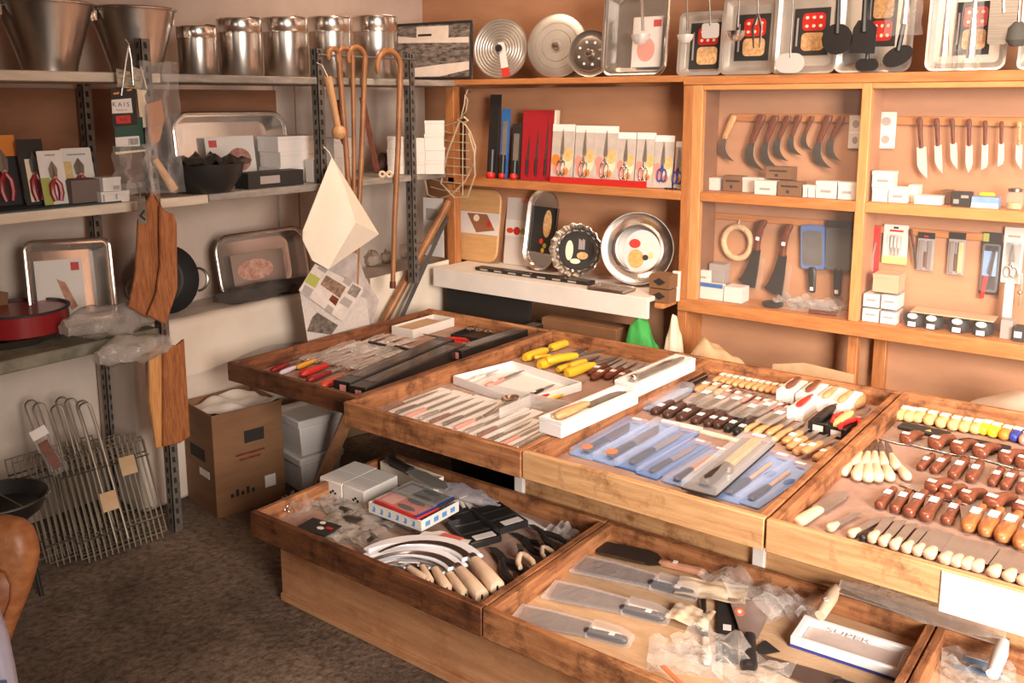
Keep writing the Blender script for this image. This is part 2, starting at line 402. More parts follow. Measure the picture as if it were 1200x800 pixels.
bx('shelf', (XL+.01,.0,ZLS0), (XP0,D,ZLS1), W_CAB)
bx('back_panel', (XL-.004,D,0), (XEND,D+.025,ZT0), PLY, 0)
bx('hanging_strip', (Xc(838,138),D-.012,yp(900,142.5,YB).z), (XD0,D-.001,yp(900,133,YB).z), W_CAB)
bx('hanging_strip', (XD1,D-.012,yp(1100,147,YB).z), (XEND,D-.001,yp(1100,136.5,YB).z), W_CAB)
bx('hanging_strip', (XP2,D-.012,yp(900,261,YB).z), (XD0,D-.001,yp(900,253,YB).z), W_CAB)
bx('hanging_strip', (XD1,D-.012,yp(1100,278,YB).z), (XEND,D-.001,yp(1100,269,YB).z), W_CAB)
for a, c, lo, hi in ((XP2,XD0,ZM1,ZTI), (XP2,XD0,ZB1,ZM0), (XD1,XEND,ZM1,ZTI), (XD1,XEND,ZB1,ZM0)):
    q = MB(); q.box((a,.012,lo), (c,.015,hi)); part(cabn, 'glass_pane', q, GLASS)
# low white display board in the open bay
pa, pb = yp(532, 317, 3.42), yp(759, 350, 3.42)
ZWB = (pa.z+pb.z)/2; hW = yp(640,333,3.42).z-yp(640,356,3.42).z
q = MB(); q.box((XL+.06,-.18,ZWB-hW), (pb.x,-.16,ZWB)); q.box((XL+.06,-.16,ZWB-.02), (pb.x,D-.002,ZWB))
part(cabn, 'display_board', q, mat('painted white board', (.72,.66,.60), .6, 0, (.80,.75,.70), 5), .002, 'low white painted display board')
q = MB(); q.box((pb.x+.005,-.13,ZWB-.05), (XP0-.002,D-.002,ZWB-.028)); part(cabn, 'bracket_shelf', q, W_CAB, .002)
q = MB(); q.box((Xc(545,350),-.14,.2), (Xc(640,350),-.12,ZWB-hW*.6)); part(cabn, 'recess_shade', q, HOLE)  # near-black slab stands in for the shade of an open recess

# ------------------------------------------------------------------ counter trays
def tray(name, label, x0, x1, y0, y1, z, zf, fr, sd, liner, hgt, th=.022):
    t = thing('display_tray', label, 'tray', 'wooden display trays on the stepped counter', Matrix.Translation(((x0+x1)/2, y0, zf-.014)))
    w = (x1-x0)/2; h = z-(zf-.014); dd = y1-y0; lo = -(hgt-h)
    for nm, a, c, m in (('front_board',(-w,0,lo),(w,th,h),fr), ('back_board',(-w,dd-th,lo),(w,dd,h),W_TRAYX),
                        ('side_board',(-w,th,lo),(-w+th,dd-th,h-.002),sd), ('side_board',(w-th,th,lo),(w,dd-th,h-.002),sd)):
        q = MB(); q.box(a, c); part(t, nm, q, m, .003)
    q = MB(); q.box((-w+th,th,0), (w-th,dd-th,.014)); part(t, 'tray_floor', q, liner)
    return t
TX = [zp(261,422,Z2).x*.5+zp(510,362,Z2).x*.5, zp(412,467,Z2).x, zp(610,529,Z2).x, zp(900,605,Z2).x]
TYB = 3.305
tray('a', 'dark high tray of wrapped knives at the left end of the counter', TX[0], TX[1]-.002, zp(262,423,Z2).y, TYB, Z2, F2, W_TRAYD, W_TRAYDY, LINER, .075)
tray('b', 'high tray with the yellow-handled knives and white sleeves', TX[1]+.002, TX[2]-.002, zp(500,497,Z2).y-.005, TYB+.005, Z2, F2, W_TRAYX, W_TRAYY, LINER, .085)
tray('c', 'high tray of blue blister packs and small knives, third along the upper row', TX[2]+.002, TX[3]-.003, zp(750,567,Z2).y, TYB, Z2, F2, W_PINE, W_TRAYY, LINER, .085)
tray('d', 'high tray of brown-handled pocket knives at the right edge', TX[3]+.003, .02, zp(1000,637,Z2).y, TYB+.02, Z2, F2, W_PINE, W_TRAYY, LINER, .085)
LX = [zp(291,600,Z1).x, zp(565,712,Z1).x, zp(1080,765,Z1).x, .62]
LY0, LY1 = 1.712, 2.353
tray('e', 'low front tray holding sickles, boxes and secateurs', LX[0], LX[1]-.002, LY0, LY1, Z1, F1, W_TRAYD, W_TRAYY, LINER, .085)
tray('f', 'low front tray holding cleavers and putty knives', LX[1]+.002, LX[2]-.002, LY0, LY1, Z1, F1, W_TRAYX, W_TRAYY, LINERW, .085)
tray('g', 'low front tray with blue packets at the bottom right corner', LX[2]+.002, LX[3], LY0, LY1, Z1, F1, W_TRAYX, W_TRAYY, LINERW, .085)
# counter base and supports
st = thing('counter_base', 'plain wooden stepped base carrying the display trays', 'counter', mw=Matrix.Translation((-1, LY0, 0)))
fb = zp(331,701,0)
def sb(name, a, c, m, bev=.003):
    q = MB(); q.box((a[0]+1,a[1]-LY0,a[2]), (c[0]+1,c[1]-LY0,c[2])); return part(st, name, q, m, bev)
zb1, zb2 = Z1-.087, Z2-.087
sb('front_panel', (fb.x, fb.y, 0), (LX[3]-.02, fb.y+.025, zb1), W_BASE)
sb('front_batten', (fb.x+.005, fb.y-.012, .0), (LX[3]-.02, fb.y, .028), W_BASE)
sb('support', (fb.x+.3, fb.y+.3, 0), (fb.x+.34, fb.y+.34, zb1), W_BASE); sb('support', (LX[3]-.1, fb.y+.3, 0), (LX[3]-.05, fb.y+.34, zb1), W_BASE)
sb('apron', (yp(613,565,2.375).x, 2.375, .05), (.02, 2.395, zb2), W_PINE)
for px, py in ((608,560),(889,645)):
    c = yp(px, py, 2.36); sb('leg', (c.x-.018,2.357,0), (c.x+.018,2.3745,zb2), mat('white painted leg', (.82,.80,.77), .6))
sb('back_support', (-1.95,3.2,0), (-1.90,3.25,zb2), W_BASE); sb('back_support', (-.5,3.2,0), (-.45,3.25,zb2), W_BASE)
a, c = yp(404,497,2.46), yp(372,575,2.46); e = a+(c-a)*(a.z/(a.z-c.z)); a = a+(a-c)*((zb2-.005-a.z)/(a.z-c.z))
q = MB(); q.tube([Vector((v.x+1, v.y-LY0, v.z)) for v in (a, e)], .032, 4); part(st, 'brace', q, W_BASE)

# ------------------------------------------------------------------ light
def area(name, loc, target, sx, sy, e, col):
    l = bpy.data.lights.new(name, 'AREA'); l.shape = 'RECTANGLE'; l.size, l.size_y, l.energy, l.color = sx, sy, e, col
    o = bpy.data.objects.new(name, l); COL.objects.link(o); o.location = loc
    o.rotation_euler = (Vector(target)-Vector(loc)).to_track_quat('-Z', 'Y').to_euler(); return o
d_ = area('doorway_daylight', (2.1,.3,1.75), (.35,2.5,.55), 1.5, 1.9, 195, (1.0,.88,.78)); d_.data.spread = math.radians(100)
d_ = area('shop_lamp', (-.6,2.3,2.7), (-.6,3.2,.9), 1.4, .8, 56, (1.0,.71,.49)); d_.data.spread = math.radians(115)
d_ = area('corner_lamp', (-2.5,2.9,2.72), (-2.9,3.4,1.3), .4, .4, 16, (1.0,.70,.48)); d_.data.spread = math.radians(120)
area('street_light', (.2,-1.9,2.2), (-.9,2.6,.6), 1.4, 1.0, 12, (1.0,.82,.68))
w = bpy.data.worlds.new('world'); scene.world = w; w.use_nodes = True
w.node_tree.nodes['Background'].inputs[0].default_value = (1.0,.70,.50,1); w.node_tree.nodes['Background'].inputs[1].default_value = .05
scene.view_settings.view_transform = 'Standard'; scene.view_settings.look = 'Medium Contrast'; scene.view_settings.exposure = -.25
# ------------------------------------------------------------------ builders of the goods
ORD = ['first','second','third','fourth','fifth','sixth','seventh','eighth','ninth','tenth','eleventh','twelfth','thirteenth','fourteenth','fifteenth']
def hsecs(L, w, h, kind='straight', bend=0):
    P = {'straight': [(0,.55),(.04,.85),(.15,1),(.5,.92),(.8,.85),(.97,.82),(1,.6)],
         'barrel': [(0,.35),(.05,.75),(.2,1),(.45,.98),(.75,.72),(.95,.62),(1,.5)],
         'drop': [(0,.25),(.04,.6),(.12,.9),(.25,1),(.5,.85),(.8,.6),(1,.5)],
         'hook': [(0,.5),(.05,.9),(.15,1.05),(.4,.8),(.7,.75),(1,.7)]}[kind]
    out = []
    for t, k in P:
        out.append((t*L, w/2*k, h/2*min(1, k*1.05), bend*math.sin(math.pi*t), h/2))
    return out
def knife(name, cat, blade, Lh, w, h, hm, bm=None, kind='straight', bend=0, sticker=None, rivets=0, bt=.0022, e=.8, bolster=None, hang=False):
    # local x from the handle end to the tip; blade is a list of (x, y)
    bm = bm or BLADE
    def go(label, group):
        t = thing(name, label, cat, group)
        q = MB(); q.slab(blade, h/2-bt/2, h/2+bt/2, bt*.3); part(t, 'blade', q, bm)
        q = MB(); q.loft(hsecs(Lh, w, h, kind, bend), 12, 0, e); hd = part(t, 'handle', q, hm, ang=60)
        if rivets:
            for i in range(rivets):
                q = MB(); x = Lh*(.25+.55*i/max(rivets-1,1)); q.lathe([(.0028,h-.001),(.0028,h+.0006)], 10, 0, (x, bend*math.sin(math.pi*x/Lh), 0))
                part(hd, 'rivet', q, STEELB)
        if sticker:
            x, sw, sl = sticker
            q = MB(); y0 = bend*math.sin(math.pi*x/Lh); q.box((x-sl/2, y0-sw/2, h*.96), (x+sl/2, y0+sw/2, h*1.0+.0012)); part(t, 'price_sticker', q, PRICE)
        if bolster:
            q = MB(); q.loft([(Lh-.002,w*.42,h*.5,0,h/2),(Lh+.008,w*.36,h*.42,0,h/2)], 10); part(t, 'bolster', q, bolster)
        return t
    return go
def blade_straight(x0, L, w, tip='drop', y=0):
    n = 8
    if tip == 'drop': top = [(x0+L*(.55+.45*i/n), y+w/2-w*.55*(i/n)**2) for i in range(n+1)]; bot = [(x0+L*(1-.45*i/n), y-w*.05-w*.45*math.sin(math.pi/2*i/n)) for i in range(n+1)]
    elif tip == 'up': top = [(x0+L*.5, y+w/2), (x0+L, y+w*.42)]; bot = [(x0+L*(1-.5*i/n), y+w*.42-w*.92*math.sin(math.pi/2*i/n)) for i in range(n+1)]
    elif tip == 'sheep': top = [(x0+L*.75, y+w/2), (x0+L*.9, y+w*.3), (x0+L, y-w*.4)]; bot = [(x0+L*.98, y-w/2)]
    else: top = [(x0+L, y+w/2)]; bot = [(x0+L, y-w/2)]
    return [(x0, y-w/2*.9), (x0, y+w/2)] + top + bot
def arc_blade(x0, y0, L, w, curve, n=10, tipw=.05):
    # hooked blade bending to +y (curve>0)
    c = []; 
    for i in range(n+1):
        t = i/n; a = curve*t; r = L/max(abs(curve),1e-4)*(1 if curve > 0 else -1)
        x = x0+abs(r)*math.sin(abs(a)); y = y0+r*(1-math.cos(a)); nx, ny = -math.sin(a), math.cos(a)
        c.append((x, y, nx, ny, w*(1-(1-tipw)*t**2.2)))
    return [(x+nx*k/2, y+ny*k/2) for x, y, nx, ny, k in c] + [(x-nx*k/2, y-ny*k/2) for x, y, nx, ny, k in reversed(c)]
def sheet_mb(w, h, amp, nu=14, nv=10, freq=7, seed=0, m=0, z=0, taper=0):
    r = random.Random(seed); ph = [r.uniform(0, 6.28) for _ in range(8)]; q = MB()
    def fn(u, v):
        x, y = (u-.5)*w*(1-taper*v), (v-.5)*h
        k = sum(math.sin(freq*(1+.45*i)*(u*math.cos(ph[i])+v*math.sin(ph[i]))*2+ph[i+4])/(1+i*.6) for i in range(4))
        ed = .012*math.sin(9*u+ph[1])+.01*math.sin(13*v+ph[2])
        return (x*(1+ed), y*(1+ed), z+amp*(.5+.28*k))
    q.grid(fn, nu, nv, m); return q
def bag(name, label, cat, mw, w, h, amp, m=None, seed=0, group=None, nu=18, nv=14, content=None):
    # a closed crumpled bag: two sheets
    q = sheet_mb(w, h, amp, nu, nv, 7, seed, z=.002); q2 = sheet_mb(w, h, .003, 6, 5, 7, seed, z=0)
    q.add(q2.v, q2.f)
    return solo(name, q, m or FILM, label, cat, group, mw, ang=60)
def carton(name, label, cat, mw, w, h, d, m=None, group=None, lid=True, mark=None, tape=None):
    # local: front bottom centre, x right, y up, z toward the viewer; the body goes back to z=-d
    t = thing(name, label, cat, group, mw)
    q = MB(); q.box((-w/2,0,-d), (w/2,h,0)); part(t, 'body', q, m or CARDG, min(w,h)*.02)
    if lid:
        q = MB(); q.box((-w/2-.0012,h*.78,-d-.001), (w/2+.0012,h+.001,.0014)); part(t, 'lid', q, m or CARDG, min(w,h)*.015)
    if mark:
        q = MB()
        for (x0,y0,x1,y1) in mark[1]: q.rect(-w/2+x0*w, y0*h, -w/2+x1*w, y1*h, .0022)
        part(t, 'printed_mark', q, mark[0])
    return t
def packcard(name, label, cat, mw, w, h, t=.004, base=None, art=(), group=None, tool=None, cover=None, hole=True):
    # local: bottom centre, x right, y up, z out. art: (mat, x0,y0,x1,y1[,shape]) in fractions
    o = thing(name, label, cat, group, mw)
    q = MB(); q.slab(rrect(w, h, min(w,h)*.05, 3, 0, h/2), 0, t, t*.2); part(o, 'card', q, base or CARDW)
    k = 0
    for a in art:
        q = MB(); x0, y0, x1, y1 = (a[1]-.5)*w, a[2]*h, (a[3]-.5)*w, a[4]*h; k += 1
        if len(a) > 5 and a[5] == 'o': q.slab(ell((x1-x0)/2, (y1-y0)/2, 20, (x0+x1)/2, (y0+y1)/2), t, t+.0004+.0001*k)
        elif len(a) > 5 and a[5] == 'r': q.slab(rrect(x1-x0, y1-y0, min(x1-x0,y1-y0)*.22, 4, (x0+x1)/2, (y0+y1)/2), t, t+.0004+.0001*k)
        else: q.box((x0,y0,t), (x1,y1,t+.0004+.0001*k))
        part(o, 'print', q, a[0])
    if tool: tool(o, w, h, t)
    if cover:
        q = MB(); x0, y0, x1, y1, d = cover; q.slab(rrect((x1-x0)*w, (y1-y0)*h, min((x1-x0)*w,(y1-y0)*h)*.15, 3, ((x0+x1)/2-.5)*w, (y0+y1)/2*h), t, t+d, d*.35); part(o, 'blister', q, BLISTER)
    return o
def sub(o, name, q, m, ml=None): return part(o, name, q, m, ml=ml)
def scissors_tool(hm, s=1.0, open_=.06):
    def go(o, w, h, t):
        L = h*.72*s; z = t+.003
        for sg in (1, -1):
            q = MB(); y0 = h*.12
            q.slab([(sg*.004, y0+L*.42), (sg*.011, y0+L*.5), (sg*.002, y0+L), (-sg*.004, y0+L*.46)], z+sg*.0008, z+sg*.0008+.0012); sub(o, 'scissor_blade', q, BLADE)
            q = MB(); pts = [(sg*(.011+.011*math.cos(a)), y0+L*.16+L*.16*math.sin(a), z+.002) for a in [2*math.pi*i/16 for i in range(16)]]
            q.tube(pts, .0032, 6, closed=True); q.tube([(sg*.006, y0+L*.31, z+.002), (0, y0+L*.44, z+.002)], .0035, 6); sub(o, 'finger_loop', q, hm)
    return go
def sketch(poly_list):
    # flat shapes in the card's fractions
    def go(o, w, h, t):
        for nm, m, poly, d in poly_list:
            q = MB(); q.slab([((x-.5)*w, y*h) for x, y in poly], t+.001, t+.001+d, d*.3); sub(o, nm, q, m)
    return go
def strip(x0, y0, x1, y1): return [(x0,y0),(x1,y0),(x1,y1),(x0,y1)]
# small sticker-only helper
def spread(n, a, b): return [(a[0]+(b[0]-a[0])*i/max(n-1,1), a[1]+(b[1]-a[1])*i/max(n-1,1)) for i in range(n)]

# ------------------------------------------------------------------ cabinet, hanging knives
def hang3(key, build, p0, p1, L, Y, label, group=None, flip=1):
    a, c = yp(*p0, Y), yp(*p1, Y); d = c-a
    return inst(key, build, frame(a, d, (0,-1,0), d.length/L), label, group)
def sickle(hm, bm):
    def go(label, group):
        t = thing('pruning_knife', label, 'knife', group)
        # handle curves one way, the hooked blade the other; x down, tip back at +y
        secs = [(0,.012,.008,.030,.012),(.008,.018,.010,.030,.012),(.03,.019,.011,.022,.012),(.06,.016,.010,.010,.012),(.09,.0145,.009,-.002,.012),(.115,.013,.008,-.010,.012)]
        q = MB(); q.loft(secs, 12, 0, .85); h = part(t, 'handle', q, hm, ang=60)
        q = MB(); q.lathe([(.0035,.019),(.0035,.022)], 10, 0, (.105,-.004,0)); part(h, 'rivet', q, STEELB)
        out = [(.112,-.022),(.14,-.037),(.17,-.040),(.195,-.028),(.212,-.002),(.222,.030),(.224,.046),(.214,.032),(.198,.016),(.18,.005),(.16,.0),(.135,.001),(.112,.004)]
        q = MB(); q.slab(out, .0105, .0135, .0008); part(t, 'blade', q, bm)
        return t
    return go
SK = [((854,135),(851,188),'light'), ((886,134),(884,199),0), ((902,135),(901,196),0), ((918,135),(914,188),0), ((931,135),(931,182),0), ((947,136),(945,176),0), ((964,135),(963,197),0), ((980,136),(976,188),0)]
for i, (p0, p1, lt) in enumerate(SK):
    lab = 'hooked pruning knife with pale wooden handle, leftmost on the upper left cabinet strip' if lt else \
          'hooked pruning knife with dark red-brown handle, %s from the left of the seven dark ones' % ORD[i-1]
    hang3('sickle_light' if lt else 'sickle', sickle(BEECHO if lt else ROSE, STEELD), p0, p1, .224, YB-.018, lab, 'hooked pruning knives hanging in the cabinet')
KN = [((1078,137),(1082,210),.052,'up'), ((1098,138),(1101,204),.03,'up'), ((1116,138),(1119,199),.03,'up'), ((1136,139),(1136,203),.02,'drop'), ((1155,141),(1154,199),.026,'sheep'), ((1174,142),(1173,195),.02,'sheep'), ((1195,142),(1194,199),.03,'up')]
for i, (p0, p1, w, tp) in enumerate(KN):
    hang3('vk%d' % i, knife('kitchen_knife', 'knife', blade_straight(.115, .125, .030 if i else .036, tp), .12, .022, .015, ROSE if i < 6 else BEECHO, KBL, 'hook', 0, None, 2), p0, p1, .24, YB-.03,
          'bright-bladed kitchen knife hanging in the upper right bay, %s from the left' % ORD[i], 'kitchen knives hanging in the upper right bay')
# billhooks
def billhook(label, group):
    t = thing('billhook', label, 'billhook', group)
    q = MB(); q.loft([(0,.012,.012,.012,.014),(.01,.019,.013,.008,.014),(.04,.016,.013,.0,.014),(.09,.014,.012,-.002,.014),(.135,.015,.012,-.002,.014)], 12, 0, .85); h = part(t, 'handle', q, ROSE, ang=60)
    q = MB(); q.box((.075,-.008,.026), (.09,.008,.0275)); part(h, 'price_sticker', q, PRICE)
    q = MB(); q.slab([(.13,.018),(.13,-.016),(.2,-.028),(.262,-.046),(.285,-.062),(.292,-.050),(.305,-.01),(.305,.022),(.22,.022)], .012, .016, .001); part(t, 'blade', q, BLADEK)
    q = MB(); q.box((.165,.02,.011), (.308,.045,.017)); part(t, 'plastic_guard', q, FILM)
    return t
hang3('billhook', billhook, (894,257), (881,336), .305, YB-.02, 'black-bladed billhook with red-brown handle beside the wooden ring', 'billhooks hanging in the lower left bay')
hang3('billhook', billhook, (924,262), (912,345), .305, YB-.02, 'black-bladed billhook with red-brown handle beside the blue-backed cleaver', 'billhooks hanging in the lower left bay')
# wooden ring
c = yp(864,284,YB-.016); r = m_of(17, c)
q = MB(); q.tube([(r*math.cos(a), r*1.1*math.sin(a), 0) for a in [2*math.pi*i/36 for i in range(36)]], r*.22, 8, closed=True)
t = thing('rope_ring', 'pale coiled rope ring hung in the lower left cabinet bay', 'ring', mw=upY(c)); part(t, 'ring', q, mat('pale cord', (.60,.38,.20), .8, 0, (.72,.50,.30), 40, (1,1,1), .5, 120), ang=60)
q = MB(); q.tube([(0,r*1.1,0),(.004,r*1.5,-.004),(0,r*1.72,-.008)], .002, 5); part(t, 'string', q, PAPER)
q = MB(); q.box((-.008,r*1.02,.006), (.008,r*1.22,.008)); part(t, 'price_sticker', q, PRICE)
# two packed cleavers hanging upside down
def packed_cleaver(backm, label_):
    def go(label, group):
        t = thing('packed_cleaver', label, 'cleaver', group)
        q = MB(); q.slab(rrect(.19,.105,.012,3,.1,0), 0, .006, .001); part(t, 'backing', q, backm)
        q = MB(); q.slab(rrect(.15,.085,.02,3,.105,0), .007, .010, .001); part(t, 'blade', q, STEELD if backm is BLUE else BLADEK)
        q = MB(); q.slab(rrect(.185,.10,.012,3,.1,0), .011, .0125, .0004); part(t, 'film', q, BLISTER)
        q = MB(); q.loft([(x+.185,w,h,0,.012) for x, w, h, _, _ in hsecs(.11,.034,.02)], 10, 0, .8); part(t, 'handle', q, BLACK)
        q = MB(); q.box((.27,-.007,.021), (.285,.007,.0228)); part(t, 'price_sticker', q, PRICE)
        if backm is not BLUE:
            q = MB(); q.rect(.0,-.05,.03,.05,.0132); part(t, 'header', q, BLACK)
        return t
    return go
hang3('cleaver_b', packed_cleaver(BLUE, ''), (953,262), (953,342), .295, YB-.016, 'cleaver on a blue backing card hung in the lower left bay')
hang3('cleaver_k', packed_cleaver(BLACKM, ''), (985,258), (982,346), .295, YB-.016, 'black carded cleaver in clear film next to the cabinet divider')
# white cards behind the divider
def white_card(key, r, lab):
    p, w, h = yrect(*r, YB-.01)
    packcard('blade_card', lab, 'card', upY(p), w, h, .006, CARDW, [(GREYP,.25,.62,.75,.86,'o'), (GREYP,.3,.14,.72,.36,'o'), (PRICE,.05,.46,.95,.5)])
white_card('a', (995,135,1011,174), 'white card of spare blades left of the cabinet divider')
white_card('b', (1027,131,1050,174), 'white card of spare blades right of the cabinet divider')
# lower right bay packs
def yp_pack(r, lab, base, art, tool=None, name='blister_pack', cat='pack', cover=None, Y=None, t=.005, group=None):
    p, w, h = yrect(*r, (Y or YB-.01)); return packcard(name, lab, cat, upY(p), w, h, t, base, art, group, tool, cover)
def three_knives(o, w, h, t):
    for k in (-1, 0, 1):
        q = MB(); q.box((k*w*.14-w*.04, h*.42, t), (k*w*.14+w*.04, h*.68, t+.005)); sub(o, 'knife_handle', q, CARDW)
        q = MB(); q.slab([(k*w*.14-w*.03,h*.42),(k*w*.14+w*.03,h*.42),(k*w*.14+w*.01,h*.2)], t+.001, t+.003); sub(o, 'knife_blade', q, BLADE)
yp_pack((1016,264,1031,328), 'red folding-saw package at the left of the lower right bay', REDP, [(FILMW,.2,.1,.6,.6),(RED,.15,.82,.85,.97,'r')], sketch([('saw_blade', BLADE, [(.2,.1),(.4,.1),(.75,.7),(.6,.7)], .004)]))
yp_pack((1035,263,1064,309), 'white and yellow-green card holding three small knives', CARDW, [(mat('lime print',(.62,.62,.22),.6),.0,.0,1,.2),(RED,.25,.82,.8,.87),(BLACK,.4,.9,.6,.95)], three_knives, cover=(.2,.15,.8,.75,.012))
hang3('thin_knife', knife('folding_comb_knife', 'knife', blade_straight(.1,.12,.016,'drop'), .1, .016, .012, ROSE, STEELD), (1068,268), (1074,314), .22, YB-.02, 'thin dark knife hanging between the lime card and a steel blister pack')
tw = lambda c1, c2: sketch([('left_tool', c1, strip(.12,.05,.38,.78), .006), ('right_tool', c2, strip(.62,.05,.9,.78), .006), ('joint', ROSE, strip(.44,.1,.56,.5), .005)])
yp_pack((1075,272,1095,317), 'dark-headed blister pack with twin steel tools', GREYP, [(BLACK,0,.84,1,1),(RED,.35,.88,.6,.92)], tw(BLADE, BLADE), cover=(.05,.03,.95,.8,.012))
yp_pack((1111,272,1131,322), 'dark-headed blister pack with a pale-handled tool', GREYP, [(BLACK,0,.84,1,1)], tw(BLADE, CORK), cover=(.05,.03,.95,.8,.012))
yp_pack((1150,272,1173,345), 'large dark blister pack with secateurs and a red handle', BLACKM, [(GREENP,0,.85,.3,.98),(BLUEL,.1,.3,.8,.7)], sketch([('blade', STEELB, [(.35,.35),(.6,.3),(.75,.75),(.55,.7)], .006), ('handle', RED, [(.08,-.08),(.3,-.06),(.45,.3),(.2,.3)], .012)]), cover=(.05,.05,.95,.82,.02))
yp_pack((1175,266,1199,332), 'white card of bright scissors at the right edge', CARDW, [(PINKP,.2,.82,.8,.86)], scissors_tool(BLADE, .8), cover=(.05,.03,.95,.75,.015))
p, w, h = yrect(1176,331,1187,377,YB-.05); q = MB(); q.slab(rrect(w,h,w*.2,3,0,h/2),0,.012,.002); solo('knife_sleeve', q, CARDW, 'white plastic knife sleeve standing below the scissors card', 'sleeve', mw=upY(p))
q = MB(); q.tube([(0,0,0),(.004,.05,.004),(.0,.12,0)], .003, 6); q.ball((0,.05,.004), .009); p = yp(1194,358,YB-.04); solo('skewer', q, WIRE, 'thin steel skewer with a round bead at the right edge', 'skewer', mw=upY(p))

# boxes on cabinet shelves
def ybox(r, z, Y, lab, m=None, d=.07, lid=True, mark=None, name='small_box', cat='box', group='small cartons in the cabinet', yaw=0):
    p, w, h = yrect(*r, Y); p.z = z
    return carton(name, lab, cat, upY(p, yaw=yaw), w, h, min(d, YB-Y-.004), m, group, lid, mark)
MK = (GREYP, [(.25,.35,.75,.5)]); MKB = (HOLE, [(.15,.62,.85,.74),(.38,.2,.5,.4)])
U = ZM1+.001; Y1, Y2 = YF+.035, YF+.09
for r, Y, m, mk, lab, dz in [((822,211,842,225),Y2,CARDW,None,'white box at the far left of the upper left shelf',0), ((847,209,870,227),Y2,CARTON,MKB,'brown box between two white boxes on the upper left shelf',0),
    ((870,210,894,227),Y2,CARDW,None,'white box behind the front-row white one, right of the brown box',0), ((884,214,909,230),Y1,CARDW,MK,'white box standing in front on the upper left shelf',0),
    ((911,214,939,231),Y1,CARTON,MKB,'brown box at the front of the upper left shelf',0), ((941,215,946,229),Y1,CARDW,None,'narrow white box right of the front brown box',0), ((947,215,955,229),Y1,CARDG,None,'off-white box left of the tall white pair',0),
    ((956,212,980,232),Y1,CARDW,MK,'left one of the tall white pair beside the divider',0), ((982,213,1003,233),Y1,CARDW,MK,'right one of the tall white pair beside the divider',0)]:
    ybox(r, U, Y, lab, m, .055, m is not CARTON, mk)
ybox((897,198,927,212), U+.062, Y2, 'brown box lying on top behind the front brown box', CARTON, .07, False, MKB)
bp, bw, bh = yrect(897,212,927,228,Y2); ybox((897,212,927,228), U, Y2+.0, 'brown box carrying another brown box at the back of the shelf', CARTON, .07, False); 
for r, Y, m, mk, lab, z in [((1022,221,1040,237),Y1,CARDW,None,'white box at the foot of the divider under another box',U), ((1041,221,1063,239),Y1,CARDW,MK,'white box with grey print second from the divider',U),
    ((1064,216,1076,236),Y2,PAPER,None,'beige upright box on the upper right shelf',U), ((1071,233,1103,243),Y1,CARDW,None,'flat white box on the upper right shelf',U), ((1103,226,1114,242),Y2,CARTON,None,'little brown wooden block on the upper right shelf',U)]:
    ybox(r, z, Y, lab, m, .06, m is CARDW, mk)
p, w, h = yrect(1022,221,1040,237,Y1); ybox((1022,201,1047,220), U+h+.002, Y1, 'white box stacked on two white boxes by the divider', CARDW, .06, True, MK)
p, w, h = yrect(1115,227,1137,244,Y1); t = carton('netted_box', 'dark netted packet on the upper right shelf', 'packet', upY(Vector((p.x,Y1,U))), w, h, .05, NET, None, False, (GREYP, [(.1,.2,.4,.5),(.5,.6,.9,.8)]))
p, w, h = yrect(1138,231,1170,247,Y1); t = carton('grinding_stone_box', 'blue and white box with a yellow marker on it', 'box', upY(Vector((p.x,Y1,U))), w, h*.8, .05, BLUEL, None, False, (CARDW, [(0,0,1,.45)]))
q = MB(); q.slab(rrect(w*.6,.014,.005,3),0,.014,.004); solo('marker', q, YELLOW, 'yellow and black marker lying on the blue and white box', 'marker', mw=frame((p.x,Y1+.03,U+h*.8+.001),(1,.15,0)))
p, w, h = yrect(1176,225,1198,249,Y1); t = thing('jar', 'glass jar of small parts with yellow contents at the right edge', 'jar', mw=Matrix.Translation((p.x,Y1+w/2+.004,U)))
q = MB(); q.lathe([(w*.42,0),(w*.45,h*.1),(w*.45,h*.75),(w*.36,h*.85)], 20); part(t, 'glass', q, GLASSD)
q = MB(); q.lathe([(w*.4,h*.03),(w*.4,h*.3)], 16); part(t, 'contents', q, CORK)
q = MB(); q.lathe([(w*.38,h*.85),(w*.4,h*.87),(w*.4,h),(w*.3,h*1.02)], 20); part(t, 'lid', q, STEELD)
B0 = ZB1+.001
ybox((815,333,847,352), B0, Y1, 'white box with a blue printed band in the lower left bay corner', CARDW, .03, False, (BLUE, [(0,.76,1,1)]))
ybox((848,337,869,355), B0, Y1, 'plain off-white box right of the blue-banded one', CARDG, .08, False)
ybox((831,304,848,343), B0, Y2, 'tall greyish plastic box behind the blue-banded box', GREYP, .06, True)
p, w, h = yrect(817,317,830,332,Y1); q, ww, hh = yrect(815,333,847,352,Y1)
ybox((817,318,831,332), B0+hh+.001, Y1, 'small white labelled packet on the blue-banded box', CARDW, .025, False, MK)
p = yp(948,361,YF+.09); bag('plastic_bag_heap', 'crumpled clear bags heaped on the floor of the lower left bay', 'bags', frame((p.x,YF+.095,B0),(1,0,0)), .27, .11, .05, BAGF, 4)
q = MB(); q.lathe([(.03,0),(.042,.006),(.044,.016),(.038,.02)], 20); p = yp(905,357,YF+.06); solo('dark_tin', q, BLACK, 'low dark tin beside the crumpled clear bags', 'tin', mw=Matrix.Translation((p.x,YF+.062,B0)))
q = MB(); q.loft(hsecs(.11,.02,.018),8); p = yp(962,353,YF+.05); solo('spare_handle', q, ROSE, 'loose dark handle lying before the crumpled clear bags', 'handle', mw=frame((p.x-.04,YF+.03,B0),(1,.1,0)))
